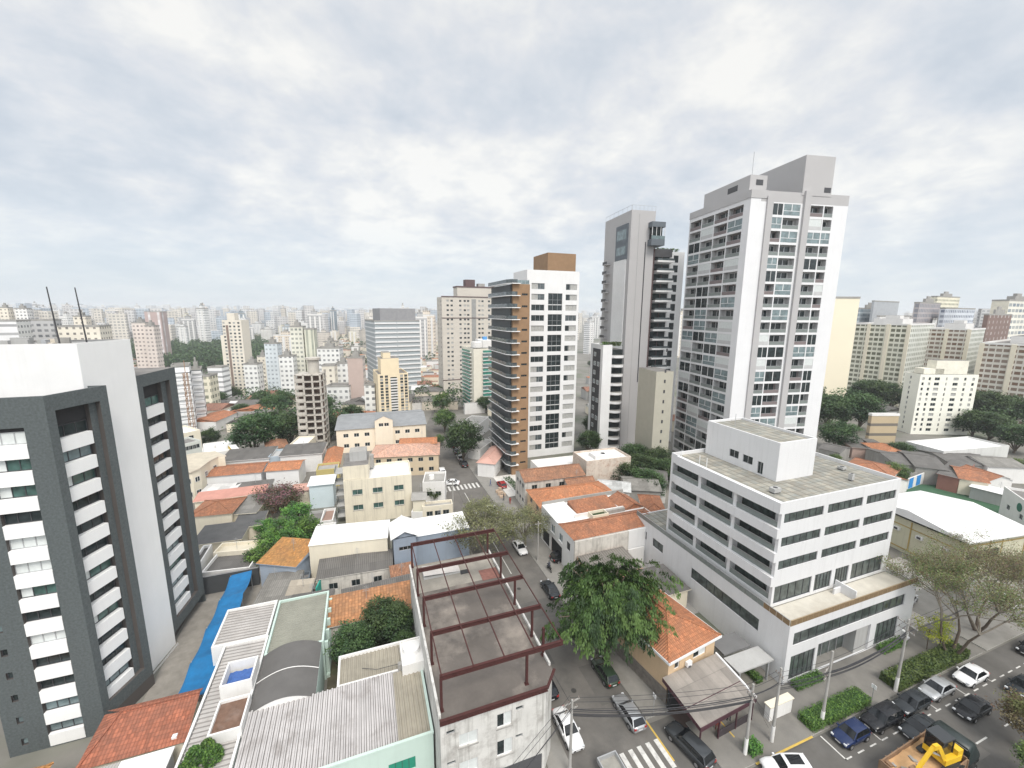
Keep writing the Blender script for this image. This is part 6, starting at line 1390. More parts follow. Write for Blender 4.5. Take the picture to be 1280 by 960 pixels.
# glass banded tower behind
sp_ = (*ct(456, 468, 524, 402, 300, rad(8), 'L'), rad(8))
def ex(t, w, d, H):
    b = MB(); b.box(w*.15, d*.1, H, w*.95, d*.8, H+9, GLB if False else M('dark_grey_cap', (.28, .28, .29), .7), ROOFG); b.build('roof_box', t)
block('broad pale glass tower with white floor bands and dark grey cap', sp_, FM('banded_glass', (.62, .64, .65), (.3, .34, .36), 50, 3.2, (0, 1), (.28, .95), var=.3), cat='office tower', name='office_tower', top='', bands=((0, .47, .5, WHITE2), (.49, 1, .5, WHITE2)), extra=ex, floor=3.2)
# concrete shell tower (unfinished)
O, w, d, zt = ct(361, 367, 401, 469, 142, rad(-2), 'L'); z0 = TZ(O.x, O.y)-1
t = thing('building', 'unfinished concrete frame tower with open floors and rounded top', 'unfinished tower', (O.x, O.y, z0), rad(-8)); b = MB(); H = zt-z0; nfl = 12; fh = H/nfl; PCON = M('pale_concrete', (.5, .47, .42), .9, .15, .5, streak=.4)
for k in range(nfl+1): b.box(0, 0, k*fh-.3, w, d, k*fh, PCON)
for i in range(4):
    for j in range(3): b.box(w*i/3-.25+(.25 if i == 0 else -.25 if i == 3 else 0), d*j/2-.25+(.25 if j == 0 else -.25 if j == 2 else 0), 0, w*i/3+.25+(.25 if i == 0 else -.25 if i == 3 else 0), d*j/2+.25+(.25 if j == 0 else -.25 if j == 2 else 0), H, PCON)
b.box(w*.02, d*.45, 0, w*.98, d*.5, H-.5, M('raw_brown', (.16, .11, .085), .95, .3)); b.build('frame', t)
b = MB(); b.cyl(w*.65, d*.5, H, H+4.4, w*.22, PCON, 14); b.cyl(w*.65, d*.5, H+4.4, H+5, w*.3, PCON, 14); b.build('roof_drum', t)
for k in range(nfl):
    b = MB(); b.box(.3, -.05, 0, w*.31, .0, 1.0, PCON); b.build('parapet', t, (0, 0, k*fh))
# white slim tower at 285
sp_ = ct(272, 277, 301, 400, 300, rad(-15), 'L'); IV = M('ivory_render', (.72, .67, .58), .85, .05, .2)
def ex(t, w, d, H):
    b = MB(); b.box(w*.18, -.12, 0, w*.3, -.003, H-3, M('brown_stripe', (.24, .18, .15))); b.box(-w*.2, d*.1, 0, -.003, d*.8, H-9, IV); b.box(w*.2, d*.2, H, w*.6, d*.7, H+4, IV); b.build('stripe', t)
wtower('slim ivory tower with brown vertical stripe standing alone before the wooded hill', sp_, rad(-15), IV, 24, [.08, .4, .62, .85], 2, 1.2, 1.1, top=False, extra=ex)
def px2(l, sp, a, *r, **k): return block(l, (*ct(*sp, rad(a)), rad(a)), *r, **k)
W3 = FM('fac_white', (.74, .74, .72), (.13, .14, .15), 2.6, 2.9, (.25, .75), (.3, .72)); W4 = FM('fac_white_wide', (.76, .76, .75), (.15, .17, .18), 4.2, 2.9, (.15, .85), (.32, .72)); W5 = FM('fac_cream', (.74, .69, .59), (.14, .13, .12), 2.8, 3, (.3, .7), (.3, .7)); W6 = FM('fac_beige', (.6, .56, .5), (.12, .12, .12), 2.8, 3, (.25, .75), (.3, .7))
W7 = FM('fac_yellow', (.74, .7, .56), (.16, .17, .12), 2.4, 3, (.2, .8), (.3, .8)); W8 = FM('fac_band', (.8, .8, .8), (.1, .11, .12), 40, 2.9, (0, 1), (.1, .48)); W9 = FM('fac_pinkish', (.68, .61, .56), (.14, .12, .12), 2.6, 3, (.25, .75), (.3, .7)); W10 = FM('fac_blue', (.52, .57, .6), (.14, .2, .25), 2.2, 3, (.1, .9), (.2, .85)); W11 = FM('fac_grey', (.45, .45, .45), (.12, .13, .14), 2.8, 3, (.2, .8), (.3, .75))
# between 350 and 460
px2('pale greenish tower with dark roof box above the unfinished concrete tower', (353, 361, 393, 408, 260), -12, W7, cap := None) if False else None
px2('pale yellow tall block with dark flat cap behind the unfinished tower', (352, 362, 378, 409, 300), -10, FM('fac_yb', (.7, .69, .6), (.2, .22, .2), 2.4, 2.9, (.2, .8), (.25, .7)))
px2('greenish cream slab joined to the right of the yellow block', (378, 380, 392, 412, 296), -10, FM('fac_gc', (.66, .66, .54), (.3, .32, .27), 3, 2.9, (.3, .7), (0, 1)), top='')
px2('low white stepped block left of the pale yellow tower', (345, 348, 366, 446, 290), -10, W3)
px2('white block with small roof tower right of the pale yellow block', (392, 396, 424, 436, 280), -10, W3)
px2('cream block with shallow roof box behind the white one', (398, 404, 420, 428, 330), -10, W5)
px2('red roofed cream walk-up beside the unfinished tower', (398, 402, 418, 458, 240), -8, W5, top='')
px2('white apartment block right of the red roofed walk-up', (416, 420, 435, 455, 245), -8, W3)
px2('tall plain pinkish slab left of the sandy yellow tower', (430, 434, 453, 448, 215), -10, M('plain_pinkish', (.5, .4, .36), .85, .05), side=W9)
px2('small white block under the plain pinkish slab', (452, 455, 468, 482, 200), -10, W3, top='')
px2('white walk-up with pink tiled roof terrace near the peach building', (404, 408, 436, 484, 215), -14, W3, top='')
px2('twin pale blue white flats left of the yellow block', (328, 330, 346, 430, 330), -16, FM('fac_pb', (.68, .74, .78), (.3, .35, .4), 2.6, 2.9, (.25, .75), (.3, .7)))
px2('low white flats stepping down right of the slim ivory tower', (301, 304, 321, 456, 290), -14, W3)
px2('white balcony block left of the slim ivory tower', (257, 259, 277, 460, 285), -15, W8, top='')
px2('cream block behind the banded white block', (319, 321, 332, 446, 350), -12, W5)
px2('broad block with white balcony bands nearest the slate tower', (212, 214, 236, 459, 190), 14, W8, bands=((0, 1, .7, WHITE2),), top='', floor=2.9)
px2('second banded white block with red roof box behind its twin', (236, 238, 251, 463, 200), 14, W8, bands=((0, 1, .7, WHITE2),), floor=2.9)
px2('small yellow ochre block between the banded white blocks', (250, 252, 262, 471, 235), -10, W7, top='')
# left side of the frame, distant
px2('long white office block with dark ribbon windows above the slate tower roof', (-40, -36, 20, 402, 330), 6, FM('fac_ribbon', (.78, .78, .78), (.1, .1, .11), 60, 4.2, (0, 1), (.1, .4)), side=W3, top='')
px2('plain grey long block behind the antennas of the slate tower', (32, 34, 66, 401, 350), 4, W11, top='')
px2('low cream plant building right of the antennas', (66, 70, 124, 409, 330), 4, W5, top='')
px2('cream tower with square cap above the low cream plant building', (88, 91, 107, 396, 420), 4, W5)
px2('pair of pink beige towers beyond the slate tower core', (160, 164, 181, 404, 430), -8, W9); px2('second pink beige tower right beside the first pair', (177, 180, 192, 408, 420), -8, W9)
px2('long brown and white striped slab on the hazy ridge', (176, 180, 200, 390, 620), -8, FM('fac_stripes', (.46, .36, .34), (.72, .7, .7), 9, 3, (.35, .6), (0, 1)), top='')
px2('row of cream towers rising behind the far left ribbon block', (-6, -2, 9, 385, 600), 2, W5); px2('cream slab pair beyond the grey long block', (14, 18, 33, 386, 600), 2, W3)
# right-hand slab blocks
SB = FM('fac_slab_olive', (.66, .65, .55), (.09, .095, .055), 2.0, 2.35, (.12, .88), (.22, .8), var=.35); SB2 = FM('fac_slab_side', (.62, .63, .58), (.24, .25, .2), 2.6, 2.35, (.2, .8), (.22, .8), var=.5); SB3 = FM('fac_slab_brown', (.62, .59, .53), (.15, .085, .05), 2.0, 2.2, (.1, .9), (.25, .8), var=.3)
def piers(t, w, d, H, n=3, side='left'):
    b = MB(); L_ = d if side == 'left' else w
    for k in range(n+1):
        p = L_*k/n
        if side == 'left': b.box(-.5, p-.7, 0, -.003, p+.7, H+.4, CREAM)
        else: b.box(p-.7, -.5, 0, p+.7, -.003, H+.4, CREAM)
    b.build('pier', t)
px2('long olive windowed slab block with white vertical piers behind the cream slab', (1064, 1137, 1168, 407, 272), 12, SB2, side=SB, top='box', trim=WHITE, zb=0, extra=lambda t, w, d, H: piers(t, w, d, H), floor=2.75)
px2('second slab block with brownish panels and white piers right of the first', (1158, 1212, 1237, 413, 300), 12, SB2, side=SB3, top='box', trim=WHITE, zb=0, extra=lambda t, w, d, H: piers(t, w, d, H, 2))
px2('brown panelled slab block with white piers at the right edge', (1228, 1312, 1345, 434, 262), 12, SB2, side=SB3, top='box', trim=WHITE, zb=0, extra=lambda t, w, d, H: piers(t, w, d, H, 2))
CSL = M('cream_blind_wall', (.8, .73, .57), .85, .03, .1)
px2('tall cream blind slab tower right beside the tallest white tower', (1030, 1043, 1075, 373, 225), -20, CSL, top='', zb=0)
def ex(t, w, d, H):
    b = MB(); b.box(w*.1, d*.2, H, w*.45, d*.8, H+2.0, M('block_cream', (.8, .77, .66))); b.box(w*.3, d*.2, H, w*.85, d*.8, H+5, MATS['block_cream'], ROOFG); b.build('roof_box', t)
O, w, d, zt = ct(1132, 1151, 1224, 468, 211, rad(-22)); BLC = M('block_cream_wall', (.84, .83, .74), .85, .03, .2)
wtower('ivory apartment block of ten floors with small dark windows behind the sheds', (O, w, d, zt), rad(-22), BLC, 11, [(.06, .8), (.17, .8), (.3, 1.8), (.46, .5), (.62, 1.8), (.78, .8), (.92, .9)], [(.4, .6)], 1.5, 1.1, z0=0, top=False, extra=ex)
px2('glass fronted block with terrace behind the olive slab', (1070, 1074, 1104, 386, 380), 10, W10, zb=0); px2('grey box topped office far behind the olive slab', (1090, 1093, 1124, 377, 380), 10, M('plain_grey_far', (.42, .44, .46)), top='', zb=0)
px2('white stair tower rising behind the olive slab roof', (1096, 1100, 1137, 396, 310), 20, WHITE, top='', zb=0)
px2('mauve and blue chequered tower behind the slab blocks', (1143, 1150, 1176, 379, 360), 10, FM('fac_mauve', (.46, .42, .42), (.2, .22, .26), 2.6, 3, (.2, .9), (.15, .85)), zb=0)
px2('tall pale yellow tower with stepped crown far behind', (1164, 1172, 1200, 371, 480), 5, W7, zb=0)
px2('pale blue white slab with dark blue windows', (1175, 1182, 1219, 386, 380), 8, FM('fac_bluewin', (.66, .7, .76), (.1, .13, .2), 3, 3.2, (.2, .8), (.2, .7)), zb=0, top='')
px2('white flat topped slab between the two slab blocks', (1166, 1170, 1204, 400, 330), 24, WHITE, zb=0, top='')
px2('dark brown tower with white balcony column', (1230, 1236, 1265, 394, 330), 10, FM('fac_brown', (.2, .13, .11), (.6, .57, .54), 7, 3, (.4, .6), (.2, .7)), zb=0, top='box')
px2('cream tower with banded glass at the right edge', (1240, 1262, 1300, 376, 370), 4, FM('fac_rb', (.76, .74, .66), (.18, .22, .26), 5, 3.2, (.1, .9), (.3, .85)), side=M('cream_plain', (.76, .72, .6)), zb=0)
px2('low tan striped block between dark trees', (1086, 1090, 1124, 520, 180), -18, FM('fac_tanband', (.5, .4, .26), (.1, .1, .1), 60, 3.4, (0, 1), (.1, .38)), zb=0, top='', trim=WHITE)
# --- peach building and neighbours (middle left)
PE = M('peach_wall', (.86, .75, .6), .85, .05, .3, streak=.15)
def wl(n, w, h, z, s, e, nm='pw'): return [(s+(e-s)*i/max(1, n-1), z, (nm, w, h), (lambda: win_mb(w, h, .18, WF, GL, 2)), w, h) for i in range(n)]
o_, r_, w_, d_ = hq(7.5, (420, 538), (532, 530), (432, 518)); 
t = thing('apartment_building', 'long peach apartment building with grey tiled roof and central gable', 'apartment building', o_, r_); b = MB()
its = shell(b, 0, 0, w_, d_, -6, 7.5, PE, {'front': wl(8, 1.5, 1.2, 4.9, 2, w_-3.5)+wl(8, 1.5, 1.2, 1.6, 2, w_-3.5)+wl(8, 1.5, 1.2, -1.6, 2, w_-3.5)}, PE); b.build('wall', t)
roof('gx', w_, d_, 7.55, 1.8, M('grey_roof_tiles', (.26, .27, .28), .85, .15, .5), .4).build('roof', t)
b = MB(); b.wall((w_*.42, -1.2), (1, 0), w_*.2, -6, 10, PE, [(1.2, 2.6, 8, 9.1), (w_*.2-2.6, w_*.2-1.2, 8, 9.1)]); b.wall((w_*.62, -1.2), (0, 1), 6, -6, 10, PE); b.wall((w_*.42, 4.8), (0, -1), 6, -6, 10, PE); b.face([(w_*.42, -1.2, 10), (w_*.62, -1.2, 10), (w_*.52, -1.2, 11.3)], PE); slope(b, [(w_*.62, -1.3, 10), (w_*.62, 4.8, 10), (w_*.52, 4.8, 11.35), (w_*.52, -1.3, 11.35)], MATS['grey_roof_tiles'], (0, 1)); slope(b, [(w_*.42, 4.8, 10), (w_*.42, -1.3, 10), (w_*.52, -1.3, 11.35), (w_*.52, 4.8, 11.35)], MATS['grey_roof_tiles'], (0, -1)); b.build('gable_bay', t)
for x in (1.2, w_*.2-2.6): q, me = proto(('pw', 1.4, 1.1), lambda: win_mb(1.4, 1.1, .18, WF, GL, 2)); put('window', me, t, (w_*.42+x, -1.2, 8))
parts(t, 'window', its)
house('beige hall with broad salmon orange hipped roof in front of the peach building', *hq(5.6, (463, 572), (548, 568), (466, 557))[:4], 5.6, 'hip', 1.7, M('warm_beige', (.58, .48, .34), .85, .06), TILE('salmon_tiles', (.72, .42, .3), dirt=.1), floors=2, nf=6, ns=2)
house('orange roofed strip behind the salmon roof', *hq(6.4, (500, 556), (545, 554), (503, 549))[:4], 6.4, 'gx', 1.0, BEIGE, ORANGE2, wins=False)
CA = M('stained_cream', (.72, .66, .53), .9, .08, .4, streak=.5, scol=(.25, .22, .18))
t = thing('apartment_building', 'stained cream walk-up flats with six dark windows and white roof', 'apartment building', (-5.0, 87.0, 0), rad(-3)); b = MB()
cw_ = lambda: win_mb(2.0, 1.15, .2, ALU, GL2, 2, sill=CONC)
its = shell(b, 0, 0, 13.6, 9, -.3, 9.6, CA, {'front': [(x, z, ('cw',), cw_, 2.0, 1.15) for x in (1.6, 5.6, 9.9) for z in (6.3, 2.9)], 'left': [(2, 6.2, ('cw',), cw_, 2.0, 1.15), (5, 3, ('cw',), cw_, 2.0, 1.15)]}, WROOF, parapet=.5); b.build('wall', t); parts(t, 'window', its)
b = MB(); b.box(0, .3, 9.6, 5.0, 8.8, 12.6, CA, ROOFG); b.box(1.2, 3, 12.6, 4.6, 6.5, 14.6, GREYW, CONC); b.cyl(5.0, 7, 9.6, 12.4, .9, CONC, 12); b.build('roof_block', t)
b = MB()
for z in (1.5, 3.9, 6.3, 8.7, 11.0): b.box(-1.6, .6, z, -.003, 4.0, z+.15, GREYW); b.box(-1.65, .6, z+.15, -1.6, 4, z+1.0, RAILG)
b.build('fire_stair', t)
# small houses along the street left side
house('pale house with grey roof beside the cream flats', *hq(5, (516, 625), (531, 624), (517, 616))[:4], 5, 'gx', .8, CREAM, CONC, wins=False)
house('white walled villa with flat roof terrace by the far street corner', *hq(5.5, (528, 603), (556, 602), (526, 590))[:4], 5.5, 'flat', 0, WHITE, CONC, nf=2, ns=1)
house('small cream arcade house with yellow arches near the street', *hq(3.6, (528, 634), (566, 630), (524, 628))[:4], 3.6, 'flat', 0, CREAM, CONC, nf=3, ns=0)
house('teal and white stair yard next to the stained cream flats', *hq(2.6, (514, 640), (528, 640), (512, 626))[:4], 2.6, 'flat', 0, WHITE, M('teal_floor', (.1, .45, .4), .7), wins=False, clutter=False, cat='yard building', name='yard_building')
# ============================================================ the rows of low houses at middle left
H_L = [
 ('white long house with dark felt roof at the back of the rows', 4.8, (275, 577), (336, 572), (282, 565), 'sf', .6, WHITE, FIBRED),
 ('white house with dark felt roof right of the grey blue link', 5.2, (350, 570), (402, 566), (353, 559), 'sf', .6, WHITE, FIBRED),
 ('narrow grey blue link building between two white houses', 5.0, (335, 571), (350, 570), (337, 562), 'flat', 0, M('pale_blue_grey', (.4, .47, .52)), GREYW),
 ('long white wall house with orange tiled roof on its left part', 4.4, (256, 596), (326, 590), (262, 583), 'gx', .9, WHITE2, ORANGE),
 ('white wall house with brighter orange roof on its right part', 4.6, (332, 589), (373, 586), (335, 578), 'gx', .9, WHITE2, ORANGE2),
 ('pale grey flat shed below the long white wall', 3.0, (249, 618), (290, 615), (256, 608), 'sf', .3, CONC, FIBREW),
 ('dark roofed shed below the white wall house', 3.0, (292, 614), (336, 609), (292, 606), 'sf', .3, CONC, FIBRED),
 ('narrow strip house with salmon pink roof', 3.4, (243, 627), (330, 616), (245, 619), 'sf', .5, CREAM, M('salmon_sheet', (.5, .25, .2), .8, .15, .5)),
 ('cream walled house with orange hip roof next to the slate tower', 4.0, (236, 646), (289, 641), (246, 627), 'hip', 1.2, CREAM, ORANGE),
 ('grey corrugated shed right of the orange hip roof', 3.4, (292, 642), (319, 640), (303, 622), 'sf', .5, CREAM, FIBRE),
 ('broad low shed with charcoal felt roof', 2.8, (240, 681), (300, 673), (240, 661), 'sf', .2, CREAM, M('charcoal_felt', (.1, .1, .1), .9, .2)),
 ('smaller charcoal roofed shed by the purple tree', 2.9, (292, 660), (326, 655), (290, 646), 'sf', .2, CREAM, MATS.get('charcoal_felt', ROOFG)),
 ('cream flat roofed workshop in front of the charcoal sheds', 3.0, (266, 691), (326, 686), (270, 679), 'flat', 0, CREAM, M('cream_roof', (.62, .56, .44), .85, .1)),
 ('white parapet building with two dark corrugated roof pits', 2.7, (251, 716), (312, 709), (266, 691), 'flat', 0, WHITE, FIBRED),
 ('small white garage with dark pit roof against the slate tower', 2.8, (238, 706), (250, 704), (240, 684), 'flat', 0, WHITE, FIBRED),
 ('pale blue house with a round window and white roof', 5.6, (386, 607), (416, 604), (388, 598), 'sf', .4, M('pale_blue_wall', (.62, .72, .76), .85, .05), WROOF),
 ('olive yellow walled building behind the pale blue house', 4.8, (395, 588), (423, 585), (395, 580), 'flat', 0, M('olive_yellow', (.5, .42, .17), .85, .08), CONC),
 ('small orange hip roofed house beside the olive yellow wall', 4.2, (404, 582), (424, 580), (408, 562), 'hip', 1.4, CREAM, ORANGE2),
 ('pink roofed villa behind the white wall at the brown tower foot', 4.0, (597, 578), (618, 580), (590, 556), 'hip', 1.2, WHITE, M('pink_roof', (.55, .33, .27))),
 ('white walled court house on the right pavement by the dark tree', 3.4, (585, 560), (600, 562), (578, 545), 'flat', 0, WHITE, CONC),
 ('low white podium house below the green glass block', 5.0, (566, 535), (590, 537), (562, 517), 'flat', 0, WHITE, CONC),
 ('little pink roofed house behind the purple tree', 3.6, (366, 614), (386, 612), (367, 606), 'gx', .7, CREAM, M('pink_roof', (.55, .33, .27))),
 ('dark flat garage among the fresh green trees', 2.6, (382, 653), (402, 651), (380, 640), 'flat', 0, GREYW, ROOFG),
 ('brown flat terrace beside the cream flats', 2.8, (400, 652), (416, 650), (398, 637), 'flat', 0, WHITE, M('brown_terrace', (.3, .2, .16))),
 ('white balustraded terrace house over the cream warehouse', 3.6, (394, 664), (418, 661), (392, 656), 'flat', 0, WHITE, GREYW),
 ('white flat roofed blocks behind the yellow gable', 4.6, (252, 568), (292, 562), (265, 553), 'flat', 0, WHITE, WROOF),
 ('tiny yellow gable house beside the dark round tree', 5.2, (292, 562), (297, 561), (289, 555), 'gx', .4, M('strong_yellow', (.65, .45, .08)), WROOF),
 ('red tent roofed house behind the dark felt roofs', 4.2, (334, 562), (360, 558), (340, 552), 'hip', 1.5, CREAM, BROWNT),
 ('white stepped house with sunroom near the dark trees', 5.4, (361, 556), (384, 555), (362, 546), 'flat', 0, CREAM, WHITE),
 ('small orange roof house between the two dark trees', 3.6, (331, 538), (350, 539), (333, 533), 'hip', .9, CREAM, ORANGE),
]
for (lb, z, A, B_, C_, k, rh, wm, rm) in H_L:
    o_, r_, w_, d_ = hq(z, A, B_, C_)
    shed = 'shed' in lb; house(lb, o_, r_, w_, d_, z-TZ(o_[0], o_[1]), k, rh, wm, rm, wins=(lb.startswith('white flat') or 'stepped' in lb or 'terrace' in lb), cat='shed' if shed else 'house', name='shed' if shed else 'house', clutter=(w_ > 7 and 'pit' not in lb))
# beige curved building and dark roofed flats by the slate tower
t = thing('apartment_building', 'beige building with curved flat roof edge beside the slate tower', 'apartment building', (0, 0, 0)); P = [G(x, y, 7.5) for x, y in ((226, 592), (240, 589), (250, 585), (262, 576), (272, 571), (281, 570), (268, 565), (245, 567), (226, 571))]
t.location = (P[0][0], P[0][1], 0); Q = [(p[0]-P[0][0], p[1]-P[0][1]) for p in P]; b = MB(); b.prism(Q, -.5, 7.3, CREAM, BEIGE); b.build('wall', t)
b = MB(); cx_ = sum(q[0] for q in Q)/9; cy_ = sum(q[1] for q in Q)/9; b.prism([(cx_+(q[0]-cx_)*1.06, cy_+(q[1]-cy_)*1.06) for q in Q], 7.3, 7.6, BEIGE, M('beige_roof', (.5, .45, .36), .9, .15)); b.build('roof', t)
for k in range(4):
    for z in (1.4, 4.6):
        a_, c_ = Vector(Q[k]), Vector(Q[k+1]); m2 = (a_+c_)/2; ang = math.atan2((c_-a_).y, (c_-a_).x); q, me = proto('cbw', lambda: win_mb(1.2, 1.2, .02, WF, GL, 2)); d_ = (c_-a_).normalized(); put('window', me, t, (m2.x-d_.x*.6+d_.y*.05, m2.y-d_.y*.6-d_.x*.05, z), ang)
o_, r_, w_, d_ = hq(9.5, (226, 556), (251, 550), (226, 548)); house('grey white flats with dark roof and small windows left of the curved building', o_, r_, w_, d_, 9.5, 'flat', 0, M('pale_green_grey', (.58, .6, .56), .85, .06), ROOFG, floors=3, nf=4, ns=2, clutter=False, cat='apartment building', name='apartment_building')
o_, r_, w_, d_ = hq(7.5, (226, 541), (250, 536), (228, 531)); house('cream block with white roof under the crane', o_, r_, w_, d_, 7.5, 'flat', 0, CREAM, WHITE, floors=2, clutter=False, cat='building', name='building')
# tower crane / mast
c0 = at(236, 500, 170); t = thing('crane', 'slender brown lattice hoist mast in front of the banded white block', 'crane', (c0.x, c0.y, TZ(c0.x, c0.y))); b = MB(); hh = at(231, 466, 170).z-t.location.z; CRM = M('rusty_lattice', (.34, .2, .12), .8)
for (x, y) in ((-.7, -.7), (.7, -.7), (.7, .7), (-.7, .7)): b.bar((x, y, 0), (x*.6, y*.6, hh), .16, CRM)
for k in range(14): z = hh*k/14; b.bar((-.7, -.7, z), (.7, -.7, z+hh/14), .1, CRM); b.bar((-.7, .7, z), (-.7, -.7, z+hh/14), .1, CRM)
b.bar((0, 0, hh), (0, 0, hh+4), .15, CRM); b.build('mast', t)
# ============================================================ right side roofs behind the office
H_R = [
 ('orange double roofed house just behind the office roof corner', 3.8, (1056, 582), (1114, 596), (1060, 570), 'hip', 1.2, WHITE, ORANGE),
 ('bright orange hip roofed house below the striped tan block', 4.2, (1107, 568), (1140, 570), (1113, 556), 'hip', 1.3, WHITE, ORANGE2),
 ('dark sheet roof with white strips right of the round green tree', 4.0, (1173, 592), (1199, 598), (1185, 577), 'sf', .9, M('dusty_red', (.3, .14, .11)), FIBRED),
 ('orange tiled house next to the dark striped roof', 4.0, (1200, 598), (1236, 604), (1210, 584), 'gx', 1.1, CREAM, ORANGE),
 ('orange gabled house at the end of the row over the pitch', 4.0, (1236, 601), (1266, 600), (1234, 586), 'gy', 1.2, WHITE, ORANGE),
 ('long flat white roofed hall below the ivory block', 6.0, (1180, 564), (1262, 557), (1148, 550), 'flat', 0, M('hall_grey_white', (.62, .62, .6), .85, .06, .3, streak=.3), WROOF),
 ('grey sheet roofed shed left of the long white hall', 4.2, (1120, 580), (1160, 583), (1136, 564), 'gx', 1.0, CONC, FIBRED),
 ('broad grey corrugated shed with a white ridge strip', 4.4, (1145, 583), (1185, 588), (1160, 566), 'gx', 1.2, CONC, FIBRED),
 ('dark grey broad roof under the long white hall', 4.2, (1190, 580), (1250, 583), (1196, 564), 'gx', 1.1, CONC, FIBRED),
 ('grey hipped roof with white gable at the far right', 4.4, (1235, 583), (1285, 585), (1232, 570), 'gx', 1.1, WHITE, FIBRE),
 ('small white walled shed behind the dark trees', 3.6, (1024, 560), (1050, 566), (1028, 552), 'gx', .8, CONC, FIBRED),
 ('pinkish walled lean-to near the striped tan block', 3.6, (1066, 559), (1094, 561), (1068, 551), 'sf', .5, M('pink_wall', (.45, .33, .28)), FIBRED),
 ('grey roof beside the bright orange hip roof', 3.8, (1092, 563), (1108, 565), (1098, 550), 'gx', .8, CONC, FIBRED),
 ('white annex wall house beside the round green tree', 3.0, (1096, 596), (1116, 603), (1098, 588), 'gx', .7, WHITE, ORANGE),
 ('grey yard building next to the round green tree', 2.8, (1138, 591), (1160, 590), (1142, 580), 'flat', 0, CONC, CONC),
]
for (lb, z, A, B_, C_, k, rh, wm, rm) in H_R:
    o_, r_, w_, d_ = hq(z, A, B_, C_); house(lb, o_, r_, w_, d_, z, k, rh, wm, rm, wins=False, clutter=False)
# ============================================================ trees
def TR(kind, px, py, zc, h, lb, w=1.0, grp=None, var=0, name='tree', hill=False):
    """tree whose crown centre is seen at px, py when it hangs zc above the ground there"""
    z = zc
    for _ in range(8):
        x, y = G(px, py, z); z = TZ(x, y)+zc
    return tree(kind, x, y, TZ(x, y), h, lb, w, grp, var, name, rz=(px*7+py) % 6.28)
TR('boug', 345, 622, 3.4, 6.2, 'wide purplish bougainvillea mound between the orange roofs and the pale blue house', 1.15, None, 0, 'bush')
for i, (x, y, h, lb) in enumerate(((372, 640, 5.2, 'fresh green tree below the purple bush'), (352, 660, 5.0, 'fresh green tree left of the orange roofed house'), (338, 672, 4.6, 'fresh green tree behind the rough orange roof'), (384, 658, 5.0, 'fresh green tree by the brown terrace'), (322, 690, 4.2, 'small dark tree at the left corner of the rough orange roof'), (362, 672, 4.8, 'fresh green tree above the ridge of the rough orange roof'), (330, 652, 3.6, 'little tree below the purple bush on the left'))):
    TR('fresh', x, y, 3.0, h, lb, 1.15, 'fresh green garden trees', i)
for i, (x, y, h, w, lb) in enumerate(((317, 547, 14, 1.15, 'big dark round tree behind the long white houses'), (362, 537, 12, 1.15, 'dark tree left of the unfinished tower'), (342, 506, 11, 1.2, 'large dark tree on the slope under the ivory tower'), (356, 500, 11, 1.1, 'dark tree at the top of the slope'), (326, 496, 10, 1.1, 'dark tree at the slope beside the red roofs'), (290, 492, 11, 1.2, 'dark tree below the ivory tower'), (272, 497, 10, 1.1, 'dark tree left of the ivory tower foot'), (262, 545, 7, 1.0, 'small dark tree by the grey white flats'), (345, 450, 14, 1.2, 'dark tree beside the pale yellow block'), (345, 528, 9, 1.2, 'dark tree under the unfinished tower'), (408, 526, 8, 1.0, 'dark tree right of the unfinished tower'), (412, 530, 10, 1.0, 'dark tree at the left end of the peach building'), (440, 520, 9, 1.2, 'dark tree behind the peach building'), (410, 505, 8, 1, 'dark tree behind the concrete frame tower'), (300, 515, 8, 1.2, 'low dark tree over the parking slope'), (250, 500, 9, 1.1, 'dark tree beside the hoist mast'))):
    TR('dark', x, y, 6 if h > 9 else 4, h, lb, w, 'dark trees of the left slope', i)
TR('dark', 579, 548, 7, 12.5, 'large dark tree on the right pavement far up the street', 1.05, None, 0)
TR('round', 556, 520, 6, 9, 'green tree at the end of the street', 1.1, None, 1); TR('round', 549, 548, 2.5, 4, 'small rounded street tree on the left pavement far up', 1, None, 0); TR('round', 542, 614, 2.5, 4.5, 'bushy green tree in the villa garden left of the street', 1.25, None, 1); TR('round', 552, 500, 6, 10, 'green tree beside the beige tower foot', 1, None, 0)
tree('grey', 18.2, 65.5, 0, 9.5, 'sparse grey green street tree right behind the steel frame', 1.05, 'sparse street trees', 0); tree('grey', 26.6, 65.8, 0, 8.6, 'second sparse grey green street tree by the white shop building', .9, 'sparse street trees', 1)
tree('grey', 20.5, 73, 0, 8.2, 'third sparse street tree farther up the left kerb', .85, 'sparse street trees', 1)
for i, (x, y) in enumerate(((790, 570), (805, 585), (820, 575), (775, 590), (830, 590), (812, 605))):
    TR('dark', x, y, 4, 8, ['dark tree at the foot of the grey tower', 'dark tree in the courtyard between the towers', 'dark tree under the tallest white tower', 'dark tree behind the patchy roof shed', 'dark tree against the office left corner', 'dark tree in front of the courtyard wall'][i], 1.2, 'courtyard trees between the towers', i)
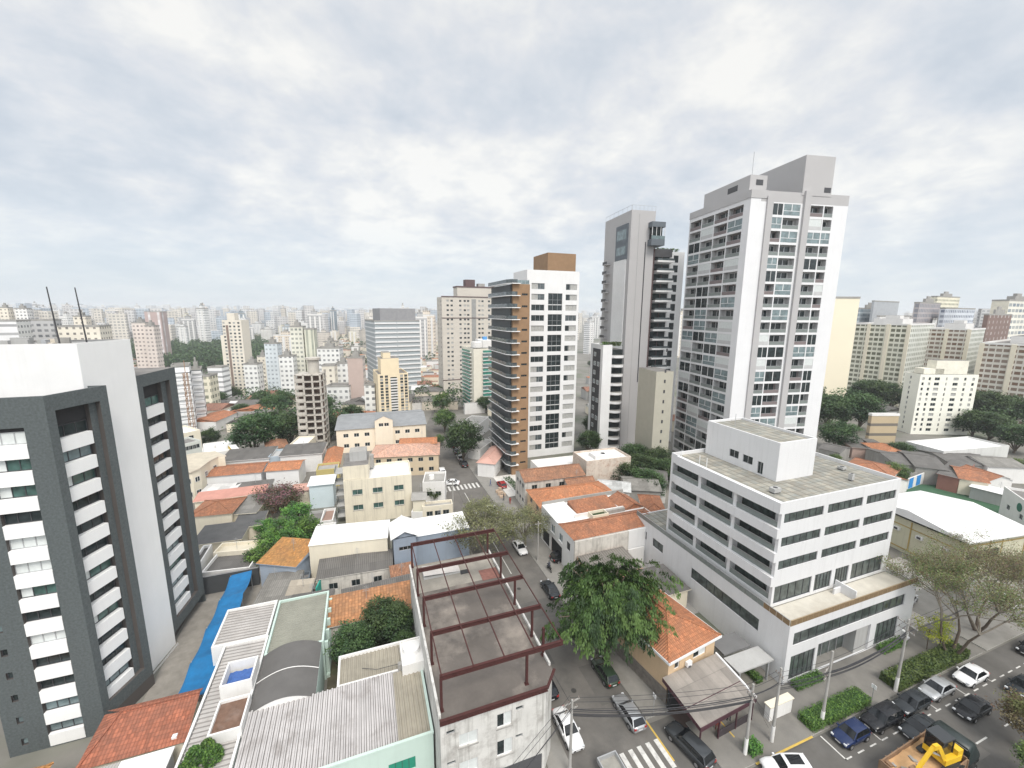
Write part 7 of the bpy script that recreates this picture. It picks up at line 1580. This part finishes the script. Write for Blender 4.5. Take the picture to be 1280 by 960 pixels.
for i, (x, y, h, w, lb) in enumerate(((1036, 522, 13, 1.25, 'dark tree right of the tallest tower foot'), (1056, 520, 14, 1.25, 'dark tree in the clump below the cream slab'), (1076, 522, 13, 1.1, 'dark tree in front of the striped tan block'), (1048, 545, 9, 1.2, 'lower dark tree behind the office roof'), (1095, 496, 12, 1.2, 'dark tree before the olive slab, left'), (1115, 500, 12, 1.2, 'dark tree before the olive slab, middle'), (1078, 494, 12, 1.1, 'dark tree beside the cream slab'), (1130, 492, 12, 1.1, 'dark tree before the olive slab by the ivory block'), (1225, 512, 12, 1.15, 'dark tree right of the ivory block'), (1245, 518, 13, 1.2, 'dark tree before the brown panelled slab'), (1262, 520, 12, 1.2, 'dark tree at the right edge before the slab'), (1240, 535, 10, 1.4, 'spreading dark tree behind the long white hall'), (1272, 548, 9, 1.3, 'dark tree at the right edge by the grey roofs'), (1218, 530, 9, 1.3, 'dark tree beside the white hall end'), (1125, 566, 6, 1.2, 'low dark tree left of the long white hall'))):
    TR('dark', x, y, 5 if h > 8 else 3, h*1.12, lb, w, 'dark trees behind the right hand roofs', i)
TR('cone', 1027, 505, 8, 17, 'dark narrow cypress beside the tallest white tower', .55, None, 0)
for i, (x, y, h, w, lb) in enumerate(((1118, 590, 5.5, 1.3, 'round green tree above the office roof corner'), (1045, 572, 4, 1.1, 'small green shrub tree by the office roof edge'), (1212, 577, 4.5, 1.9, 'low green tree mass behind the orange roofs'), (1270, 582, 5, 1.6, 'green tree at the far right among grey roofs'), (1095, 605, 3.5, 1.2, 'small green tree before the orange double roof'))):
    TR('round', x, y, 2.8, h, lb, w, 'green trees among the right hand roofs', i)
# --- the big drooping tree over the street
def big_tree():
    T, C_ = MB(), MB(); rnd = random.Random(42); random.seed(42)
    DR = [LEAF('big_mid', (.06, .135, .04), .3), LEAF('big_light', (.1, .195, .06), .3), LEAF('big_dark', (.03, .07, .027), .3)]
    T.tube([(0, 0, -.2), (.1, .1, 2.2), (0, -.1, 4.2)], [.42, .34, .3], BARK, 9)
    tips = []
    for i in range(21):
        a = 2*PI*i/21*2.4; el = rnd.uniform(.1, 1.25); L_ = rnd.uniform(5.2, 7.6)*(1-.28*max(0, el-.6))
        e = Vector((math.cos(a)*math.cos(el)*L_, math.sin(a)*math.cos(el)*L_, 4.6+math.sin(el)*L_*.8)); m_ = Vector((e.x*.45, e.y*.45, 4.4+(e.z-4.2)*.7))
        T.tube([(0, 0, 3.6), m_, e], [.17, .1, .04], BARK, 6); 
        for k in range(23):
            f = rnd.uniform(.28, 1.06); p = (Vector((0, 0, 4.2)).lerp(m_, f*2) if f < .5 else m_.lerp(e, (f-.5)*2)); p += Vector((rnd.gauss(0, .95), rnd.gauss(0, .95), rnd.gauss(0, .7)+.2))
            tips.append((p, a+rnd.gauss(0, .8)))
    for _ in range(150):
        v = Vector((rnd.gauss(0, 1), rnd.gauss(0, 1), rnd.gauss(0, 1))).normalized()*rnd.uniform(2.2, 5.0); tips.append((Vector((v.x, v.y, 6.4+v.z*.72)), math.atan2(v.y, v.x)+rnd.gauss(0, .5)))
    for (p, a) in tips:     # a drooping frond of long leaves
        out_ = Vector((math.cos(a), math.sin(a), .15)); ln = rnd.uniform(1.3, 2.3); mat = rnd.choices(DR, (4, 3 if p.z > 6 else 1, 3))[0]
        for k in range(88):
            f = rnd.random(); c = p+out_*ln*f+Vector((0, 0, -.85*f*f*ln*.6)); side = Vector((-out_.y, out_.x, 0))*rnd.gauss(0, .34*(1-.5*f)); c = c+side+Vector((0, 0, rnd.gauss(0, .13)-abs(side.length)*.35))
            d = (out_*.7+Vector((0, 0, -.9-f*.5))+side*1.2).normalized(); n = Vector((rnd.gauss(0, .4), rnd.gauss(0, .4), 1)); s_ = d.cross(n).normalized(); L2 = rnd.uniform(.26, .45); w2 = .075*rnd.uniform(.8, 1.4)
            i = len(C_.v); C_.v += [tuple(c), tuple(c+d*L2*.5+s_*w2), tuple(c+d*L2), tuple(c+d*L2*.5-s_*w2)]; C_.f.append((i, i+1, i+2, i+3)); C_.m.append(C_.mi(mat)); C_.sm.append(False); C_.uv.append([(0, 0)]*4)
    return T, C_
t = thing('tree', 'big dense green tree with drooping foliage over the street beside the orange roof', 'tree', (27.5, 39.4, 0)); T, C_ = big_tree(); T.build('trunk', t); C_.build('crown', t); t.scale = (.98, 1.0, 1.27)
# --- the sparse half-bare tree on the right and its yellow-green vines
def bare_tree(seed, R_, H, nleaf, pal, leaf=.14):
    T, C_ = MB(), MB(); rnd = random.Random(seed); random.seed(seed)
    def grow(p, d, L_, r, lev):
        pts = [p]; q = Vector(p); dd = Vector(d)
        for i in range(3): dd = (dd+Vector((rnd.gauss(0, .16), rnd.gauss(0, .16), rnd.gauss(0, .1)+.02))).normalized(); q = q+dd*L_/3; pts.append(q.copy())
        T.tube(pts, [r, r*.85, r*.7, r*.5], BARKP if lev else BARK, 6 if lev < 2 else 4, False)
        if lev >= 4:
            for _ in range(nleaf):
                c = pts[rnd.randrange(1, 4)]+Vector((rnd.gauss(0, .45), rnd.gauss(0, .45), rnd.gauss(0, .22))); leafquad(C_, c, 1, leaf, rnd.choice(pal))
            return
        for i in range(3 if lev < 3 else 4):
            az = rnd.uniform(0, 2*PI); sp_ = rnd.uniform(.35, .8); side = Vector((math.cos(az), math.sin(az), rnd.uniform(-.1, .35)))
            grow(pts[rnd.choice((2, 3))] if lev else pts[3], (dd*(1-sp_*.5)+side*sp_*1.1).normalized(), L_*rnd.uniform(.62, .82), r*.55, lev+1)
    for k in range(3):
        a = 2*PI*k/3+rnd.random(); grow(Vector((.2*math.cos(a), .2*math.sin(a), 0)), Vector((math.cos(a)*.5, math.sin(a)*.5, 1)).normalized(), H*.36, .19, 0)
    return T, C_
for i, (x, y, H, nl, pal, lb) in enumerate(((70.0, 24.6, 15, 70, GREYG+DRY+GREENS[:2], 'wide half bare tree with thin twigs between the office and the cream hall'), (79.5, 26.0, 14, 56, DRY+GREYG[:1], 'brownish half bare tree at the right edge over the parked cars'), (88, 27, 12, 30, DRY+GREENS[:1], 'sparse olive brown tree in front of the side road'))):
    T, C_ = bare_tree(5+i, 6, H, nl, pal, .17); t = thing('tree', lb, 'tree', (x, y, .1), 0); T.build('trunk', t); C_.build('crown', t)
for i, (x, y, z, r) in enumerate(((68.6, 26.4, 2.6, 1.2), (71.2, 26.2, 2.2, 1.1), (73.6, 27.4, 1.8, 1.2))):
    b = MB(); rq = random.Random(i); c0 = [(rq.gauss(0, r*.5), rq.gauss(0, r*.5), rq.uniform(-.6, .8)) for _ in range(9)]
    for _ in range(750): c = rq.choice(c0); leafquad(b, (c[0]+rq.gauss(0, .3), c[1]+rq.gauss(0, .3), c[2]+z+rq.gauss(0, .25)), 1, .2, rq.choice(YEL))
    b.tube([(0, 0, 0), (.1, .1, z+.4)], .06, BARK, 5); tag(b.build('bush', None, (x, y, .1)), ['yellow green bush nearest the office under the bare tree', 'yellow green bush directly behind the bare tree trunk', 'yellow green bush right of the bare tree trunk'][i], 'bush')
# tree at the bottom right corner
for i, (x, y, h, pal, lb) in enumerate(((61.5, 15.2, 6.6, DRY, 'olive brown tree crown at the right bottom corner behind the truck'), (57.0, 12.3, 5.0, GREENS, 'green tree tops at the bottom edge in front of the truck'), (66.5, 13.2, 7.0, DRY, 'dry leaved tree at the far bottom right corner'))):
    T, C_ = crown(h, 2.6, 1.8, 110, 60, .2, pal if i != 1 else GREENS, 300+i, cl=.3); t = thing('tree', lb, 'tree', (x, y, 0)); T.build('trunk', t); C_.build('crown', t)
# ============================================================ hillside roofs and woods
FARROOF = [TILE('far_orange', (.5, .2, .1), .5, .6, .3), FIBRED, FIBRE, M('far_white_roof', (.6, .6, .58), .8), TILE('far_brown', (.36, .17, .11), .5, .6, .4)]
rr = random.Random(77); rfw = [WHITE, CREAM, BEIGE, GREYW]
hw_names = ['red tiled', 'charcoal sheet', 'grey sheet', 'whitish', 'brown tiled']
def far_house(px, py, i, grp):
    x, y, z = GT(px, py); k = i % 5 if rr.random() < .75 else 1
    w, d, h = rr.uniform(8, 17), rr.uniform(7, 12), rr.uniform(3, 5.5)
    t = thing('house', 'far low %s walled house with %s roof %s' % (['white', 'cream', 'beige', 'grey'][i % 4], hw_names[k], 'on the left slope' if 'left' in grp else 'between the right slabs'), 'house', (x, y, z-.5), rad(rr.choice((-14, -10, 76))), grp); b = MB(); b.box(0, 0, 0, w, d, h+.4, rfw[i % 4]); b.build('wall', t); roof(rr.choice(('hip', 'gx', 'gy')), w, d, h+.5, rr.uniform(1, 1.8), FARROOF[k], .3).build('roof', t)
i = 0
for py, xs_ in ((512, range(258, 330, 13)), (520, range(262, 330, 12)), (528, range(255, 300, 12)), (504, range(268, 320, 15)), (540, range(270, 300, 14)), (536, range(385, 420, 12)), (545, range(385, 415, 14)), (498, range(410, 440, 13)), (505, range(420, 470, 14)), (514, range(440, 540, 15)), (492, range(512, 545, 12)), (500, range(520, 545, 12)), (484, range(335, 350, 10)), (475, range(310, 330, 12))):
    for x in xs_: far_house(x+rr.uniform(-3, 3), py+rr.uniform(-2, 2), i, 'low houses on the left slope'); i += 1
for x, y in ((738, 520), (746, 505), (736, 480), (744, 465), (739, 440), (747, 545), (733, 500), (615, 500), (610, 520), (540, 480), (548, 470), (556, 488), (535, 470)): far_house(x, y, i, 'low houses on the left slope'); i += 1
for (x, y) in ((742, 532), (736, 552), (745, 492), (738, 455), (604, 505), (566, 478), (546, 490)): TR('dark', x, y, 4, 8, 'dark tree in the gap beside the towers of the middle ground', 1.1, 'dark trees in the gaps between towers', int(x))
def woods(name, pts, h, pal, seed, per=110, leaf=1.5):
    b = MB(); rq = random.Random(seed); random.seed(seed)
    for (x, y, z) in pts:
        r = h*rq.uniform(.4, .62); hh = h*rq.uniform(.75, 1.15)
        for _ in range(per):
            a = rq.uniform(0, 2*PI); c = rq.uniform(-.1, 1)**.8 if rq.random() > .2 else rq.uniform(-.3, .2)
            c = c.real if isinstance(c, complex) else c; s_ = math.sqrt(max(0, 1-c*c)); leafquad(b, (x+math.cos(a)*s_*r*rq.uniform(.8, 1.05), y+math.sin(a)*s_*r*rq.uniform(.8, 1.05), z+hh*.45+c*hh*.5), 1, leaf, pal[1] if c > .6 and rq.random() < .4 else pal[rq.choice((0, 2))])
    return tag(b.build(name), kind='stuff')
rq = random.Random(8); pts = []
for _ in range(1500):
    px, py = rq.uniform(168, 350), rq.uniform(420, 474)
    lo = 424 if px > 296 else 434; hi = 466 if 200 < px < 345 else 454
    if not lo < py < hi: continue
    x, y, z = GT(px, py); pts.append((x, y, z))
woods('woods', pts[:640], 17, DARKG, 3, 90, 2.4)
pts = [GT(rq.uniform(*q[0]), rq.uniform(*q[1])) for q in (((300, 350), (495, 520)), ((255, 300), (486, 503)), ((205, 262), (492, 520)), ((395, 440), (500, 545)), ((335, 372), (505, 545)), ((1080, 1140), (478, 512)), ((1225, 1290), (490, 545)), ((525, 575), (490, 520)), ((395, 440), (420, 440)), ((340, 352), (440, 470))) for _ in range(13)]
woods('woods', pts, 10, DARKG, 5, 110, 1.0)
# ============================================================ the distant city
fm = [W3, W4, W5, W6, W7, W8, W9, W10, W11, FM('fac_plain', (.7, .69, .66), (.3, .3, .3), 3, 3.1, (.35, .65), (.35, .65)), FM('fac_warm', (.72, .64, .54), (.2, .17, .15), 3, 3, (.2, .8), (.3, .7)), FM('fac_glassy', (.3, .36, .4), (.14, .18, .22), 2.4, 3.2, (.06, .94), (.12, .9))]
fnm = ['white', 'white wide windowed', 'cream', 'beige', 'pale yellow', 'white banded', 'pinkish', 'blue grey', 'grey', 'pale plain', 'warm sand', 'dark glass']
FP = []
for i, m in enumerate(fm):
    for v in range(2):
        b = MB(); w, d, h = (16, 14, 50) if v == 0 else (26, 13, 40)
        b.box(-w/2, -d/2, 0, w/2, d/2, h, m, ROOFG, skip='u'); r = MB(); r.box(-w*.22, -d*.25, h, w*.2, d*.25, h+4.2, m, ROOFG); r.box(-w/2-.1, -d/2-.1, h-.6, w/2+.1, d/2+.1, h+.7, CONC if i % 2 else WHITE, skip='tu')
        r.box(-w*.1, -d*.15, h+4.2, w*.06, d*.1, h+6.5, CONC)
        s_ = MB(); n = 3 if v else 2
        for k in range(n): x = -w/2+w*(k+.5)/n; s_.box(x-1.6, -d/2-1.0, 3, x+1.6, -d/2-.003, h-2, WHITE if i % 3 else m)
        FP.append((b.mesh('far_wall'), r.mesh('far_roof'), s_.mesh('far_bay'), i, h))
rq = random.Random(2024); used = []
def far_tower(px, D, ztop, scx=1.0, k=None):
    f = rq.randrange(len(FP)) if k is None else k
    w_, r_, s_, i, h = FP[f]; p = at(px, 395, D); z = TZ(p.x, p.y)-2; H = max(12, ztop-z)
    t = thing('apartment_building', '%s high-rise of the hazy distant city, one of many alike' % fnm[i], 'apartment building', (p.x, p.y, z), rq.uniform(-.5, .5), 'distant %s high-rises' % fnm[i]); t.scale = (scx, scx*rq.uniform(.8, 1.2), H/h)
    for nm, me in (('wall', w_), ('roof', r_), ('bay', s_)): o = bpy.data.objects.new(nm, me); COL.objects.link(o); o.parent = t
n_far = 0
def free(x, y, r):
    for a, b_, c in used:
        if (a-x)**2+(b_-y)**2 < (r+c)**2: return False
    used.append((x, y, r)); return True
for _ in range(6000):
    if n_far >= 262: break
    if rq.random() < .8: px = rq.uniform(-60, 625)
    else: px = rq.choice((rq.uniform(735, 860), rq.uniform(1060, 1330)))
    D = 520*math.exp(rq.uniform(0, 1.75))
    if px < 200 and D < 750: continue
    if 160 < px < 350 and D < 780: continue
    if px > 1000 and D < 560: continue
    if 430 < px < 640 and D < 470: continue
    p = at(px, 395, D)
    if not free(p.x, p.y, 15): continue
    zt = 44-D*rq.uniform(-.004, .05)+rq.uniform(-6, 5)*(D/700)
    zt = min(zt, 44+D*.006); far_tower(px, D, zt, rq.uniform(.6, .95)); n_far += 1
# the mass beyond that nobody could count
FMC = [FM('mass_white', (.68, .68, .67), (.25, .27, .3), 5, 5, (.2, .8), (.3, .8)), FM('mass_cream', (.66, .62, .55), (.24, .24, .24), 5, 5, (.2, .8), (.3, .8)), FM('mass_blue', (.5, .55, .6), (.25, .3, .35), 5, 5, (.1, .9), (.2, .85)), FM('mass_grey', (.6, .59, .58), (.25, .25, .26), 5, 5, (.2, .8), (.3, .8)), FARROOF[0], FARROOF[2]]
b = MB()
for _ in range(5200):
    px = rq.uniform(-120, 640) if rq.random() < .84 else rq.uniform(640, 1400); D = 1000*math.exp(rq.uniform(0, 2.4))
    p = at(px, 395, D); z = TZ(p.x, p.y)-3; tall = rq.random() < .62
    if 165 < px < 350 and D < 1250 and rq.random() < .5: continue
    w = rq.uniform(9, 20)*(1+D/6000); h = rq.uniform(24, 72)*(1+.25*(D > 3500)) if tall else rq.uniform(6, 14)
    if rq.random() < .03: h *= 1.5
    zt = min(z+h, 44+D*rq.uniform(.001, .0125)); c = MB(); c.box(-w/2, -w/2, 0, w/2, w/2, zt-z, rq.choice(FMC[:4]), FMC[3] if tall else rq.choice(FMC), skip='bu'); b.add(c, (p.x, p.y, z), rq.uniform(-.6, .6))
tag(b.build('distant_city'), kind='stuff')
pts = []
for _ in range(420):
    px = rq.uniform(-60, 620); D = rq.uniform(420, 2200); p = at(px, 400, D); pts.append((p.x, p.y, TZ(p.x, p.y)))
woods('woods', pts, 12, DARKG, 9, 40, 3.2)
# city ground cover of low roofs in the valley
b = MB()
for _ in range(2600):
    px = rq.uniform(-80, 640); D = 330*math.exp(rq.uniform(0, 1.8)); p = at(px, 400, D)
    if 165 < px < 350 and D < 800: continue
    z = TZ(p.x, p.y)-1; w, d, h = rq.uniform(7, 16), rq.uniform(7, 14), rq.uniform(4, 9); c = MB(); c.box(-w/2, -d/2, 0, w/2, d/2, h, rq.choice((WHITE, CREAM, BEIGE)), rq.choice(FARROOF), skip='bu'); b.add(c, (p.x, p.y, z), rq.choice((-.2, -.1, .4)))
tag(b.build('distant_low_roofs'), kind='stuff')
# low roofs filling the blocks right behind the towers
for i in range(30):
    px, py = rq.uniform(735, 1240), rq.uniform(500, 548)
    if 860 < px < 1010: continue
    x, y, z = GT(px, py)
    if math.hypot(x, y) < 150: continue
    if any((x-o.location.x)**2+(y-o.location.y)**2 < 400 for o in COL.objects if o.parent is None and o.get('category') in ('apartment building', 'apartment tower', 'house')): continue
    far_house(px, py, i, 'low houses between the right hand slabs')
# ============================================================ air
HZ = 2.0e-4
b = MB(); b.box(-9000, -9000, -60, 9000, 12500, 130, None) if False else None
m_ = bpy.data.materials.new('haze'); m_.use_nodes = True; tt = m_.node_tree; tt.nodes.clear(); o_ = tt.nodes.new('ShaderNodeOutputMaterial'); v_ = tt.nodes.new('ShaderNodeVolumePrincipled'); v_.inputs['Color'].default_value = (.93, .96, 1, 1); v_.inputs['Density'].default_value = HZ; v_.inputs['Anisotropy'].default_value = .2; tt.links.new(v_.outputs[0], o_.inputs['Volume'])
b = MB(); b.box(-14000, -2000, -60, 14000, 31000, 92, m_); tag(b.build('haze'), kind='stuff')
S.render.engine = 'CYCLES'; S.cycles.volume_bounces = 1; S.cycles.max_bounces = 6; S.cycles.diffuse_bounces = 3; S.cycles.transparent_max_bounces = 4
